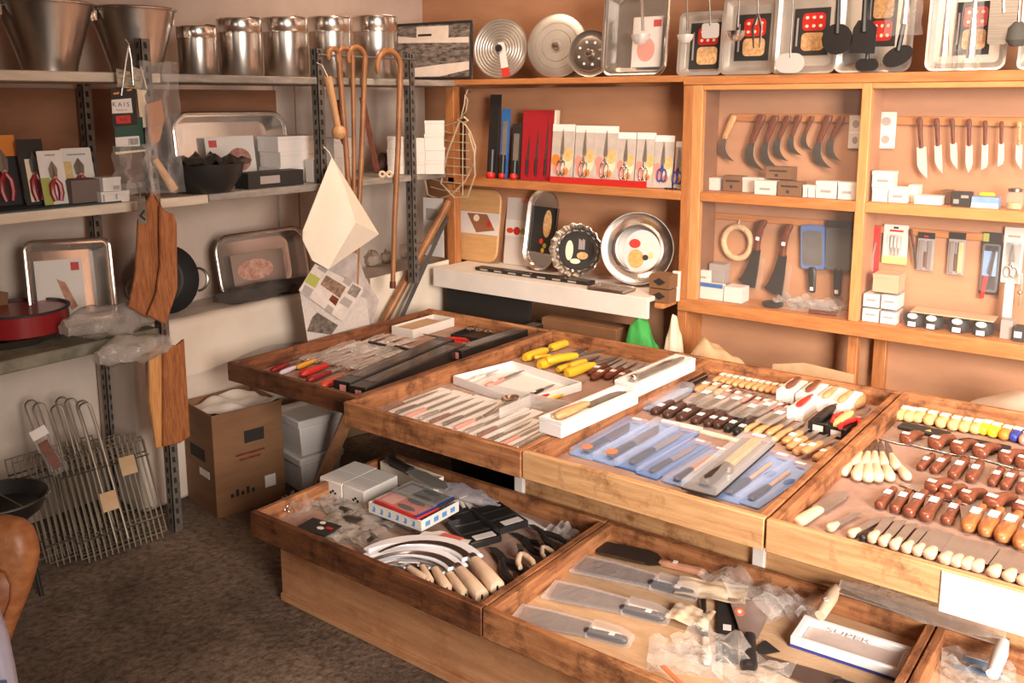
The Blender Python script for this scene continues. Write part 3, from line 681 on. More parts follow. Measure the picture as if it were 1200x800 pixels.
for k, (r, z) in enumerate([((1010,367,1029,382),0), ((1031,370,1050,384),0), ((1011,352,1030,367),1), ((1032,353,1051,369),1)]):
    p, w, h = yrect(*r, YF+.03); ybox(r, B0+z*(.058), YF+.03, '%s %s box of the four white ones beside the divider' % (('lower','upper')[z], ('left','right')[k % 2]), CARDG, .1, False, (GREYP, [(.2,.5,.8,.62)]))
ybox((1022,331,1052,352), B0+.119, YF+.04, 'beige carton on top of the four white boxes', CARTONL, .1, True)
for k, px in enumerate((1070,1092,1122,1150)):
    p = yp(px, 392-(1150-px)*.12, YF+.05)
    t = thing('netted_pack', 'black netted pack under the cardboard flap, %s from the left' % ORD[k], 'pack', 'black netted packs in the lower right bay', Matrix.Translation((p.x, YF+.065, B0)))
    q = MB(); q.lathe([(.02,0),(.036,.008),(.039,.03),(.032,.048),(.015,.055)], 18); part(t, 'net', q, NET)
    q = MB(); q.slab(ell(.018,.012,16,0,.0),0,.003); part(t, 'round_label', q, CARDW, ml=upY((0,-.034,.043),40))
    q = MB(); q.rect(-.014,-.009,.014,.009,0); part(t, 'price_sticker', q, PRICE, ml=upY((0,-.0405,.014),0))
p, w, h = yrect(1070,357,1168,374,YF+.08); q = MB(); q.box((-w/2,-.05,0),(w/2,.05,.004)); solo('cardboard_flap', q, CARTONL, 'flat piece of cardboard lying on the black netted packs', 'cardboard', mw=frame((p.x,YF+.085,B0+.0575),(1,0,0)))
ybox((1172,376,1186,398), B0, YF+.05, 'translucent grey box right of the netted packs', GREYP, .07, False)
ybox((1187,384,1200,400), B0, YF+.03, 'dark box with a white label at the right edge of the bay', BLACKM, .07, False, (CARDW, [(.1,.3,.8,.75)]))

# open bay, middle shelf: carded knives and scissors
S = ZLS1+.001; YS = YF+.06
def open_pack(r, lab, base, art, tool=None, cover=None, Y=YS, name='carded_scissors', cat='scissors', group=None, tilt=6, z=None):
    p, w, h = yrect(*r, Y); p.z = S if z is None else z
    return packcard(name, lab, cat, upY(p, tilt), w, h, .004, base, art, group, tool, cover)
for k, (r, hd) in enumerate([((569,110,585,208),BLACK), ((584,125,596,207),BLUE), ((597,143,611,208),BLACK)]):
    p, w, h = yrect(*r, YS); 
    t = thing('tube_packed_knife', ['tall black knife pack at the left of the open shelf','knife pack with blue header, middle of the dark three','shorter black knife pack against the red knife set'][k], 'knife', 'dark knife packs on the open shelf', upY(Vector((p.x,YS,S)), 5)); w *= .8
    q = MB(); q.box((-w/2,0,0),(w/2,h,.005)); part(t, 'card', q, BLACKM if hd is BLACK else BLUE)
    q = MB(); q.slab(rrect(w*.55,h*.55,.004,2,0,h*.55),.006,.009); part(t, 'blade', q, BLADE if k else BLADEK)
    q = MB(); q.tube([(0,.012,.014),(0,h*.34,.014)], w*.3, 10); part(t, 'handle', q, BLACK)
    q = MB(); q.ball((0,.014,.016), w*.36); part(t, 'end_cap', q, RED)
p, w, h = yrect(611,126,645,209,YS); t = thing('knife_set_box', 'red boxed set of three knives on the open shelf', 'knife set', mw=upY(Vector((p.x,YS,S)), 6, 8))
q = MB(); q.box((-w/2,0,-.03),(w/2,h,0)); part(t, 'box', q, mat('deep red card',(.33,.012,.02),.45), .001)
q = MB(); q.box((w/2-.001,0,-.03),(w/2+.012,h,.001)); part(t, 'side_flap', q, PAPER)
for k, (x, l) in enumerate([(-.28,.32),(0,.46),(.3,.62)]):
    q = MB(); q.slab([(x*w-.006,h*.3),(x*w+.006,h*.3),(x*w+.007,h*(.3+l*.6)),(x*w+.004,h*(.3+l))], .002,.004); part(t, 'knife_blade', q, STEELD)
    q = MB(); q.tube([(x*w,h*.08,.006),(x*w,h*.3,.006)], .0055, 8); part(t, 'knife_handle', q, BLACK)
text(t, 'lettering', 'KNIVES', .012, PAPER, at(-w*.12,h*.92,.001)) if False else None
fl = [(GREYP,.25,.92,.75,.945)]
SC = [((645,139,671,207),'kitchen scissors carded with orange art, nearest the red set',STEELB), ((672,140,696,208),'tall carded scissors with steel loops, second from the red set',STEELB), ((696,141,722,210),'carded steel scissors with wide round handles',STEELB),
      ((722,149,743,212),'shorter carded steel scissors, left of the two short ones',STEELB), ((744,150,766,214),'shorter carded steel scissors, right of the two short ones',STEELB), ((765,155,788,217),'carded scissors with blue-black plastic loops',NAVY), ((790,160,799,216),'partly hidden carded scissors against the cabinet post',NAVY)]
for k, (r, lab, hm) in enumerate(SC):
    art = [(PINKP,.1,.12,.45,.4,'o'),(CREAMP,.45,.2,.95,.5,'o'),(ORANGE if k < 1 else PINKP,.02,.28,.4,.48,'o')] + fl
    open_pack(r, lab, CARDS, art+[(CORK,.5,.36,.98,.6,'o'),(ORANGE,.55,.12,.8,.26,'o'),(PRICE,0,.88,1,1)], scissors_tool(hm, 1.12 if k < 3 else 1.05), group='carded scissors on the open shelf')
p, w, h = yrect(645,205,758,214,YF+.03); q = MB(); q.box((-w/2,0,0),(w/2,h*.8,.004)); solo('shelf_label_strip', q, RED, 'long red printed strip below the carded scissors', 'strip', mw=upY(Vector((p.x,YF+.03,S))))
q = MB()
for sg in (-1,1): q.tube([(sg*.014+.013*math.cos(a), .012*math.sin(a), 0) for a in [2*math.pi*i/14 for i in range(14)]], .0028, 6, closed=True)
q.slab([(-.004,.01),(.004,.01),(.008,.09),(-.002,.06)], -.001,.001); p = yp(784,217,YF+.02); solo('loose_scissors', q, BLACK, 'small loose black scissors lying by the cabinet post', 'scissors', mw=frame((p.x,YF+.035,S+.003),(1,0,0)))

# open bay, low white board
W = ZWB+.001
def yst(px, py, Y): p = yp(px, py, Y); return Vector((p.x, Y, W))
YW = YF+.10
p, w, h = yrect(533,231,583,315,YW); t = thing('cutting_board', 'rounded beech chopping board with a printed paper band', 'cutting board', mw=upY(Vector((p.x,YW,W)), 8))
q = MB(); q.slab(rrect(w,h,w*.22,5,0,h/2),0,.016,.004); part(t, 'board', q, BOARD)
q = MB(); q.box((-w/2-.001,h*.38,.0165),(w/2+.001,h*.68,.0175)); lb = part(t, 'paper_band', q, CARDW)
q = MB(); q.slab([(-w*.25,h*.66),(w*.22,h*.66),(w*.42,h*.45),(w*.0,h*.40)],.0176,.018); part(lb, 'picture', q, mat('brown print',(.30,.12,.06),.6))
q = MB(); q.slab(ell(.02,.018,16,-w*.02,h*.6),.0181,.0185); q.slab(ell(.016,.016,16,w*.28,h*.53),.0181,.0185,0,1); part(lb, 'food_picture', q, [CREAMP, REDP])
p, w, h = yrect(586,236,618,316,YW+.0); packcard('placemat_pack', 'white and grey card with a red fruit band behind the long pan', 'card', upY(Vector((p.x,YW+.03,W)), 7), w, h, .006, mat('pale grey card',(.60,.54,.50),.6), [(CARDW,0,.42,1,.66),(RED,.3,.44,.55,.56,'o'),(TOMATO,.05,.46,.3,.54,'o'),(GREENP,.55,.45,.75,.55,'o'),(CARDW,.75,.45,.95,.54,'o'),(PINKP,.5,.92,1,.98)])
# long loaf pan
p, w, h = yrect(616,225,652,320,YW-.01); t = thing('baguette_pan', 'long round-ended steel pan with black bread label, standing upright', 'pan', mw=upY(Vector((p.x,YW-.02,W)), 8, 0, 1, -2))
q = MB(); R = w/2
def stad(k): return [(R*k*math.cos(a), (h-R if math.sin(a) > 0 else R)+R*k*math.sin(a)) for a in [math.radians(7.5+15*i) for i in range(24)]]
for a0, a1, z0, z1 in ((1,.98,.03,.034),(.98,.86,.034,.02),(.86,.80,.02,.004),):
    A, Bq = stad(a0), stad(a1); q.add([(x,y,z0) for x,y in A]+[(x,y,z1) for x,y in Bq], [(i,(i+1)%24,24+(i+1)%24,24+i) for i in range(24)])
q.add([(x,y,.004) for x,y in stad(.8)], [tuple(range(24))]); part(t, 'pan', q, STEELB)
q = MB(); q.box((-w*.36,h*.22,.006),(w*.44,h*.78,.009)); lb = part(t, 'label_card', q, BLACKM)
q = MB(); q.slab(ell(w*.13,h*.17,18,w*.12,h*.58),.0091,.0098); part(lb, 'bread_picture', q, OAT)
q = MB(); q.slab(ell(.012,.014,12,-w*.02,h*.36),.0091,.0098); q.slab(ell(.011,.012,12,w*.1,h*.31),.0091,.0098,0,1); q.slab(ell(.01,.012,12,w*.05,h*.25),.0091,.0098,0,2); part(lb, 'food_picture', q, [TOMATO, GREENP, YELLOW])
# fluted tart tin
c = yp(677,292,YW-.05); R = m_of(31,c); t = thing('fluted_tart_tin', 'shiny fluted round tart tin with black label leaning sideways', 'tin', mw=upY(Vector((c.x-.0,YW-.05,W+R*1.0)), 12, 18))
q = MB(); n = 72
def rg(r, z, f): return [(r*(1+f*math.cos(i*2*math.pi/n*18))*math.cos(2*math.pi*i/n), r*(1+f*math.cos(i*2*math.pi/n*18))*math.sin(2*math.pi*i/n), z) for i in range(n)]
rs = [rg(R,.05,.03), rg(R*.98,.051,.03), rg(R*.78,.012,.03), rg(R*.74,.008,0)]
for A, Bq in zip(rs, rs[1:]): q.add(A+Bq, [(i,(i+1)%n,n+(i+1)%n,n+i) for i in range(n)])
q.add(rs[-1], [tuple(range(n))]); part(t, 'tin', q, STEELB, ang=70)
q = MB(); q.slab(ell(R*.66,R*.68,30),.010,.012); lb = part(t, 'label_card', q, BLACKM)
q = MB(); q.slab(ell(R*.15,R*.38,18,-R*.3,R*.0),.0121,.0126); q.slab(ell(R*.2,R*.1,14,-R*.05,-R*.4),.0121,.0126); part(lb, 'cake_picture', q, CREAMP)
q = MB(); q.slab(ell(R*.22,R*.14,16,R*.22,-R*.18),.0121,.0126); part(lb, 'food_picture', q, OAT)
q = MB(); [q.box((R*(.05+.05*i),R*(.05+.0*i),.0121),(R*(.09+.05*i),R*(.45-.03*(i%3)),.0124)) for i in range(5)]; part(lb, 'printed_lines', q, GREYP)
# round platter
c = yp(750,286,YW-.03); R = m_of(42,c); t = thing('round_platter', 'large round polished platter with a food picture label', 'platter', mw=upY(Vector((c.x,YW-.05,W+R*1.02)), 10, 24))
q = MB(); q.lathe([(R*.55,.004),(R*.62,.006),(R*.66,.016),(R*.72,.012),(R*.80,.02),(R*.96,.034),(R,.034),(R*1.0,.03),(R*.8,.012),(R*.5,0)], 48); part(t, 'dish', q, STEELB)
q = MB(); q.slab(ell(R*.52,R*.62,36,R*.12,-R*.1),.007,.0085); lb = part(t, 'label_card', q, mat('lilac grey card',(.60,.53,.52),.6))
q = MB(); q.slab(ell(R*.22,R*.26,20,-R*.04,-R*.28),.0086,.0092); part(lb, 'bread_picture', q, mat('orange bread print',(.70,.22,.05),.6,0,(.8,.38,.12),90))
q = MB(); q.slab(ell(R*.16,R*.13,16,-R*.08,R*.14),.0086,.0092); q.slab(ell(R*.14,R*.12,16,R*.24,R*.1),.0086,.0092,0,1); q.slab(ell(R*.09,R*.08,14,R*.22,-R*.24),.0086,.0092,0,2); q.slab(ell(R*.08,R*.1,14,R*.36,-R*.18),.0086,.0092,0,3); part(lb, 'food_picture', q, [RED, CREAMP, BLACK, CORK])
# flat things lying on the board
p0, p1 = zp(558,316,W), zp(695,333,W); q = MB(); L = (p1-p0).length; q.box((0,-.03,0),(L,.03,.016)); 
t = thing('black_sharpener_case', 'long flat black case lying along the white board', 'case', mw=frame(p0+Vector((0,.02,0)),(1,0,0))); part(t, 'case', q, BLACK, .002)
q = MB(); [q.box((L*(.05+.13*i),-.0305,.004),(L*(.12+.13*i),-.03,.012)) for i in range(7)]; part(t, 'slots', q, GREYP)
q = MB(); q.rect(L*.8,-.025,L*.98,.02,.0165); part(t, 'printed_panel', q, STEELD)
p0 = zp(716,341,W); t = thing('wrapped_grill_pack', 'flat film-wrapped metal pack at the right of the white board', 'pack', mw=frame(p0+Vector((-.01,.02,0)),(1,0,0)))
q = MB(); q.slab(rrect(.19,.11,.01,3),0,.008,.002); part(t, 'pack', q, mat('brown metallic pack',(.22,.14,.10),.35,.6)); q = MB(); q.tube([(x,y,.011) for x,y in rrect(.19,.11,.012,3)],.005,6,closed=True); part(t, 'rim', q, STEEL)
q = sheet_mb(.18,.10,.012,10,8,8,3,z=.009); part(t, 'film', q, FILM)
for k in range(2):
    p = yp(774,353,YF-.10); t = carton('domino_box', ['lower of two wooden boxes with a black diamond','upper of two wooden boxes with a black diamond'][k], 'box', upY(Vector((p.x-.0,YF-.115,ZWB-.027+k*.062))), .098, .058, .09, CARTON, 'wooden diamond boxes on the small bracket shelf', False)
    q = MB(); q.slab([(-.03,.029),(0,.012),(.03,.029),(0,.046)],.001,.002); part(t, 'black_diamond', q, HOLE)
p = yp(790,350,YF-.06); q = MB(); q.box((-.018,0,-.02),(.012,.13,0)); q.box((-.02,0,.0),(.008,.06,.004)); solo('folded_leaflets', q, CARDW, 'white folded leaflets standing between the diamond boxes and post', 'leaflets', mw=upY(Vector((p.x-.003,YF-.045,ZWB-.027)),3))
# ------------------------------------------------------------------ left rack: buckets, canisters, picture
def rim_of(par, w, h, d, r, m=None): part(par, 'rolled_rim', MB().tube([(x,y,d) for x,y in rrect(w,h,r,6,0,h/2)], .007, 8, closed=True), m or STEELB)
XS = -3.27
def wire_arc(r, z, lift, n=14, tilt=0): return [(r*math.cos(a), r*tilt*math.sin(a), z+lift*math.sin(a)) for a in [math.pi*i/n for i in range(n+1)]]
def bucket(px, rt, rb, top, lab, nest=False):
    c = xp(px, 60, XS); R1, R2 = m_of(rt, c), m_of(rb, c); h = xp(px, top, XS).z-ZS1
    t = thing('steel_bucket', lab, 'bucket', 'steel buckets on the top rack shelf', Matrix.Translation((XS, c.y, ZS1+.001)))
    q = MB(); q.lathe([(1e-4,.008),(R2*.93,.008),(R2*.95,0),(R2,.002),(R2*1.02,.02),(R1*.97,h*.93),(R1,h*.985),(R1*1.012,h),(R1,h*1.006),(R1*.97,h*.985),(R1*.95,h*.93),(R2*.95,.03),(1e-4,.03)], 40); part(t, 'body', q, STEEL)
    q = MB(); q.tube([(R1*1.005*math.cos(a), R1*1.005*math.sin(a), h) for a in [2*math.pi*i/40 for i in range(40)]], .006, 8, closed=True); part(t, 'rolled_rim', q, STEELB)
    q = MB(); q.tube([(R1*1.02*math.cos(a)*-.25+R1*.0, R1*1.03*math.cos(a)*1.0, h-.02+.03*math.sin(a)) for a in [math.pi*i/16 for i in range(17)]], .004, 6); part(t, 'wire_handle', q, STEELD)
    for sg in (-1, 1):
        q = MB(); q.box((-.02,-.006,-.03),(.02,.006,.012)); part(t, 'handle_lug', q, STEELB, .002, ml=Matrix.Translation((0,sg*(R1+.004),h-.02)))
    return t
bucket(-56, 52, 30, 0, 'steel bucket cut off by the left edge of the top shelf')
bucket(57, 52, 30, 5, 'tapered steel bucket nearest the left corner of the top shelf, plain sided')
bucket(158.5, 47.5, 28, 12, 'tapered steel bucket behind the hanging price tags')
for k, (px, w, top) in enumerate(((231.5,46,31),(281.5,52,22),(335,53,21),(387,50,20),(440,53,19))):
    c = xp(px, 60, XS+.03); R = m_of(w/2, c); h = xp(px, top, XS+.03).z-ZS1
    t = thing('lidded_canister', 'lidded steel canister on the top shelf, %s from the left%s' % (ORD[k], ', the smallest' if k == 0 else ''), 'canister', 'lidded steel canisters', Matrix.Translation((XS+.03, c.y, ZS1+.001)) @ Matrix.Rotation(.5,4,'Z'))
    q = MB(); q.lathe([(R*.94,0),(R*.965,.004),(R*.965,h*.74)], 36); part(t, 'body', q, STEEL)
    q = MB(); q.lathe([(R*.97,h*.735),(R*1.0,h*.74),(R*1.0,h*.765),(R*.985,h*.775),(R*.985,h*.955),(R*1.0,h*.965),(R*.97,h*.985),(R*.5,h*.995),(1e-4,h*1.0)], 36); part(t, 'lid', q, STEELB)
    q = MB(); q.tube([(R*.3,R*.9,h*.93),(R*.45,R*1.12,h*.97),(R*.5,R*1.15,h*1.03),(R*.1,R*1.0,h*1.05),(-R*.2,R*.9,h*1.0)], .0045, 6); part(t, 'wire_clip', q, STEELD)
    q = MB(); q.box((R*.25,R*.93,h*.70),(R*.5,R*1.04,h*.82)); part(t, 'clip_bracket', q, STEEL, .001)
# framed photograph standing across the corner
pf, w, h = yrect(468,19.5,550,87,3.655)
t = thing('framed_picture', 'black and white landscape photograph in a thin dark frame', 'picture', mw=upY(Vector((pf.x,3.655,ZS1+.0085)), 3, 6))
q = MB(); q.slab([(-w/2,0),(w/2,0),(w/2,h),(-w/2,h)],0,.012); part(t, 'backing', q, GREYP)
for a, c in (((-w/2,0,0),(w/2,.012,.018)),((-w/2,h-.012,0),(w/2,h,.018)),((-w/2,.012,0),(-w/2+.01,h-.012,.018)),((w/2-.01,.012,0),(w/2,h-.012,.018))):
    q = MB(); q.box(a, c); part(t, 'frame_bar', q, BLACKM, .002)
pc = part(t, 'print', MB().box((-w/2+.01,.012,.012),(w/2-.01,h-.012,.0125)), mat('photo grey ground',(.04,.034,.03),.5,0,(.30,.25,.22),26,(1,3,1)))
LGT = mat('photo light tone',(.72,.62,.54),.5,0,(.82,.72,.63),18)
q = MB(); q.slab([(-w*.47,h*.05),(w*.1,h*.05),(w*.47,h*.16),(w*.47,h*.3),(w*.1,h*.26),(-w*.3,h*.2)],.0125,.0128); part(pc, 'road', q, LGT)
q = MB(); q.slab([(-w*.47,h*.66),(w*.46,h*.62),(w*.46,h*.72),(-w*.1,h*.72),(-w*.47,h*.78)],.0125,.0128); part(pc, 'pale_roof', q, LGT)
q = MB(); q.box((-w*.22,h*.72,.0125),(w*.2,h*.93,.0128)); part(pc, 'house', q, LGT)
q = MB(); q.box((-w*.2,h*.76,.0128),(-w*.02,h*.80,.013)); part(pc, 'window_row', q, BLACKM)
# ------------------------------------------------------------------ lids, dishes and baking sheets on top of the cabinet
ZC = ZLT1+.001; ZCR = ZT1+.001
def lid_disc(px, py, rx, Y, lab, prof, knob, m=ALU, tilt=6, yaw=14):
    c = yp(px, py, Y); R = m_of(rx, c)
    t = thing('pot_lid', lab, 'lid', 'metal lids leaning on top of the cabinet', upY(Vector((c.x,Y,ZC+R)), tilt, yaw))
    q = MB(); q.lathe([(R*r, R*z) for r, z in prof], 48); part(t, 'disc', q, m, ang=25)
    if knob:
        q = MB(); q.lathe([(.008,R*prof[0][1]),(.007,.018),(.016,.022),(.018,.028),(.013,.034),(1e-4,.035)], 20); part(t, 'knob', q, BLACK if knob == 1 else STEELB)
    return t, R
rip = [(1e-4,.06)]; 
for i in range(9): rip += [(.10+.1*i,.06),(.13+.1*i,.085),(.17+.1*i,.085)]
rip += [(1.0,.05),(1.0,0)]
t, R = lid_disc(587,49,35,3.70,'ridged aluminium lid with a hanging red-ended tag, leftmost lid', rip, 1)
q = MB(); q.slab([(-.012,.03),(.022,.03),(.05,-R*.62),(.012,-R*.66)], .014,.0155); tg = part(t, 'paper_tag', q, CARDW)
q = MB(); q.slab([(.012,-R*.66),(.05,-R*.62),(.062,-R*.9),(.02,-R*.95)], .014,.0158); part(tg, 'red_end', q, REDP)
stp = [(1e-4,.10),(.2,.10),(.22,.085),(.48,.085),(.5,.07),(.70,.07),(.72,.055),(.94,.055),(1,.03),(1,0)]
lid_disc(653,46,37,3.71,'wide stepped aluminium lid behind the small perforated one', stp, 2)
t, R = lid_disc(692,60,27,3.64,'small domed steel lid with a ring of round holes', [(1e-4,.10),(.3,.10),(.55,.12),(.72,.10),(.78,.04),(.92,.04),(1,.06),(1,0)], 2, STEEL)
for i in range(8):
    q = MB(); a = 2*math.pi*i/8+.3; q.slab(ell(R*.06,R*.06,10,R*.5*math.cos(a),R*.5*math.sin(a)),R*.121,R*.128); part(t, 'hole_plug', q, CARDW)
lid_disc(676,42,26,3.745,'dark lid edge peeping out behind the wide stepped lid', [(1e-4,.04),(.9,.04),(1,.02),(1,0)], 0, STEELD)
def pan_mb(w, h, d, r, rim=.012, t=.0, floor_r=.86):
    # standing tray: local bottom centre, opening toward +z
    q = MB(); N = 6
    A = rrect(w,h,r,N,0,h/2); Bq = rrect(w-2*rim,h-2*rim,max(r-rim,.004),N,0,h/2); C = rrect((w-2*rim)*floor_r,(h-2*rim)*floor_r,max((r-rim)*.8,.004),N,0,h/2)
    n = len(A)
    for P, zp_, Q, zq in ((A,d-.004,A,d),(A,d,Bq,d-.001),(Bq,d-.001,C,.002)):
        q.add([(x,y,zp_) for x,y in P]+[(x,y,zq) for x,y in Q], [(i,(i+1)%n,n+(i+1)%n,n+i) for i in range(n)])
    q.add([(x,y,.002) for x,y in C], [tuple(range(n))]); return q
def tray_label(t, x0, y0, x1, y1, z, red_first=True, swap=False):
    lb = part(t, 'label_card', MB().box((x0,y0,z),(x1,y1,z+.0015)), BLACKM)
    w, h = x1-x0, y1-y0; z += .0016
    for k, m in enumerate((OAT, RED) if not swap else (RED, OAT)):
        q = MB(); q.slab(rrect(w*.64,h*.38,w*.12,4,x0+w*.56,y0+h*(.29+.42*k)),z,z+.0008); pp = part(lb, 'food_picture', q, m)
        if m is RED:
            for i in range(3):
                for j in range(2):
                    q = MB(); q.slab(ell(w*.05,h*.035,10,x0+w*(.37+.19*i),y0+h*(.2+.42*k+.18*j)),z+.0008,z+.0012); part(pp, 'pale_spot', q, CREAMP)
    q = MB(); q.box((x0+w*.08,y0+h*.2,z),(x0+w*.13,y0+h*.8,z+.0003)); part(lb, 'printed_line', q, GREYP)
YT = YF+.06
SHEET = mat('bright baking sheet',(.66,.61,.55),.38,.75,(.74,.69,.62),6)
BT = [((797,13,850,88),(808,25,845,80),'shallow steel tray with a black label, first of the row',0,.03), ((848,-6,912,87),(861,15,901,70),'shallow steel tray with a black label, behind two hanging ladles',0,.03),
      ((907,-26,983,86),(929,8,971,64),'wide pale baking sheet with a red and brown label',0,.018), ((981,-30,1072,85),(1013,-10,1050,54),'wide pale baking sheet behind the black spatula',1,.018),
      ((1088,-22,1183,83),(1118,1,1161,64),'pale baking sheet behind the bagged utensils at the right',0,.02), ((1196,-12,1262,83),(1205,5,1240,64),'baking sheet cut by the right edge of the photo',0,.02)]
for r, lr, lab, sw, d in BT:
    p, w, h = yrect(*r, YT); t = thing('baking_tray', lab, 'baking tray', 'baking trays standing on the cabinet', upY(Vector((p.x,YT,ZCR)), 5))
    part(t, 'tray', pan_mb(w,h,d,w*.12,.008 if d < .03 else .014), SHEET, ang=50)
    lp, lw, lh = yrect(*lr, YT); x0 = lp.x-p.x-lw/2; y0 = lp.z-p.z
    tray_label(t, x0, y0, x0+lw, y0+lh, .004, swap=bool(sw))
# film-wrapped glass dish
p, w, h = yrect(714,-14,788,88,YT); t = thing('roasting_dish', 'tall film-wrapped roasting dish standing on the cabinet top', 'dish', 'wrapped roasting dishes', upY(Vector((p.x,YT,ZC)), 5))
part(t, 'dish', pan_mb(w,h,.06,w*.16,.014), STEELB, ang=50); rim_of(t,w,h,.06,w*.16)
lb = part(t, 'label_card', MB().box((-w*.1,h*.1,.022),(w*.36,h*.68,.024)), CARDW)
part(lb, 'red_logo', MB().box((w*.22,h*.56,.0241),(w*.34,h*.64,.0246)), REDP); q = MB(); q.slab(ell(w*.14,h*.14,16,w*.12,h*.3),.0241,.0246); part(lb, 'food_picture', q, PINKP)
part(t, 'film', sheet_mb(w*.96,h*.98,.014,14,14,8,5,z=.058), FILM, ml=Matrix.Translation((0,h/2,0)))
# ------------------------------------------------------------------ utensils hanging from a rail above the frame
YU = YF-.02; ZRAIL = 2.2
rail = thing('utensil_rail', 'steel rail above the cabinet from which the utensils hang', 'rail', mw=Matrix.Translation((-1.2,YU,ZRAIL)))
part(rail, 'bar', MB().tube([(-1.0,0,0),(1.6,0,0)],.006,8), STEEL)
for x in (-.98,1.58): part(rail, 'bracket', MB().tube([(x,0,0),(x,.3685,.0)],.008,8), STEEL)
def utensil(name, px, py, lab, head, m, hm, x0=None, cat='utensil', Y=None, hr=.004):
    Y = Y or YU; c = yp(px, py, Y); top = yp(px if x0 is None else x0, 0, Y)
    d = Vector((top.x-c.x, 0, top.z-c.z)).normalized()*1.0; k = (ZRAIL-.0-c.z)/d.z
    t = thing(name, lab, cat, 'utensils hanging above the cabinet', Matrix.Translation(Vector((c.x+d.x*k, Y-.012, ZRAIL))))
    hx, hz = -d.x*k, c.z-ZRAIL
    hp = part(t, 'handle', MB().tube([(hx,0,hz+.02),(hx*.5,0,hz*.5),(0,0,-.03)],[hr*1.3,hr,hr],8), hm)
    part(hp, 'hanging_hook', MB().tube([(0,0,-.03),(.0,-.012,-.012),(0,-.006,.010),(0,.012,.012),(0,.02,.004)],.0025,6), STEEL)
    q = MB(); head(q, hx, hz); part(t, 'head', q, m); return t
def h_ladle(r): return lambda q, x, z: q.lathe([(1e-4,-r*.95),(r*.5,-r*.85),(r*.88,-r*.4),(r,.1*r),(r*.94,.1*r),(r*.8,-r*.3),(1e-4,-r*.8)], 20, 0, (x,-r*.5,z), 1, .9)
def h_flat(w, h, rr=.3): return lambda q, x, z: q.add(*_flat(rrect(w,h,min(w,h)*rr,4), x, z))
def _flat(poly, x, z, t=.003):
    s = MB(); s.slab(poly, -t/2, t/2); return [(x+v[0], v[2], z+v[1]) for v in s.v], s.f
utensil('ladle', 807, 42, 'small polished ladle over the first labelled tray, left one', h_ladle(.035), KBL, STEELD)
utensil('square_ladle', 834, 36, 'square-headed steel scoop over the first labelled tray', h_flat(.075,.06,.2), KBL, STEELD, 833)
utensil('ladle', 866, 38, 'grey steel ladle over the second labelled tray', h_ladle(.040), STEELB, STEELD, 868)
utensil('serving_tongs', 889, 32, 'small steel tongs over the second labelled tray', lambda q, x, z: [q.tube([(x,0,z+.05),(x+s*.018,-.006,z),(x+s*.012,0,z-.08)],[.006,.007,.003],6) for s in (-1,1)], STEELB, STEELD, 890)
utensil('skimmer', 927, 74, 'wide flat steel skimmer low on the third baking sheet', h_flat(.115,.075,.5), KBL, STEELD, 931, hr=.003)
utensil('ladle', 755, 42, 'bright ladle hanging before the film-wrapped roasting dish', h_ladle(.042), KBL, STEELB, 754, hr=.006)
utensil('skimmer', 982, 46, 'round black nylon skimmer', h_flat(.115,.115,.5), BLACK, BLACK, 984, hr=.008)
utensil('spatula', 1013, 44, 'black nylon spatula with a broad slotted blade', lambda q, x, z: q.add(*_flat([(-.05,-.055),(.043,-.06),(.047,.035),(.022,.062),(-.022,.062),(-.038,.035)], x, z)), BLACK, BLACK, 1015, hr=.009)
utensil('serving_spoon', 1017, 76, 'black nylon spoon low behind the spatula', h_flat(.085,.045,.5), BLACK, BLACK, 1022, hr=.006, Y=YU+.03)
utensil('slotted_spoon', 1053, 66, 'black slotted spoon right of the spatula', lambda q, x, z: q.add(*_flat([(c*.9-d*.45, d*.9+c*.45) for c, d in ell(.056,.034,20)], x, z)), BLACK, BLACK, 1066, hr=.008, Y=YU+.03)
for k in range(1): pass
def bagged(px, py0, py1, w, lab, inner):
    p = yp(px, py1, YU-.02); top = yp(px, 0, YU-.02); hh = ZRAIL-p.z-.02
    t = thing('bagged_utensil', lab, 'utensil', 'utensils hanging above the cabinet', upY(Vector((p.x,YU-.028,p.z))))
    W_ = m_of(w, p)
    part(t, 'plastic_bag', sheet_mb(W_,hh,.03,10,16,7,int(px),z=.006,taper=.3), BAGF, ml=Matrix.Translation((0,hh/2,0)), ang=60)
    part(t, 'tool', MB().tube([(0,.04,.004),(0,hh*.5,.004),(0,hh,.004)],[.016,.008,.006],8), inner)
    part(t, 'hanging_hook', MB().tube([(0,hh,.004),(0,hh+.02,.016),(0,hh+.034,-.008),(0,hh+.026,-.036)],.0025,6), STEEL)
bagged(1060,0,42,44,'utensil in a clear plastic bag beside the black slotted spoon', STEELB)
bagged(1106,0,80,30,'long utensil in clear bag, left over the fifth baking sheet', STEELB)
bagged(1137,0,82,26,'long utensil in clear bag, right over the fifth baking sheet', STEELB)
utensil('grater', 1176, 22, 'flat steel grater hanging near the right edge', h_flat(.085,.17,.12), mat('grater steel',(.66,.6,.54),.35,.9,(.4,.36,.32),4,(1,1,60)), STEELB, 1176)
utensil('whisk', 1193, 40, 'grey-headed brush hanging at the right edge', lambda q, x, z: q.lathe([(.012,.04),(.03,.02),(.035,-.02),(.02,-.04)],14,0,(x,0,z)), mat('dark bristle',(.08,.08,.07),.8), STEEL, 1196, hr=.003)
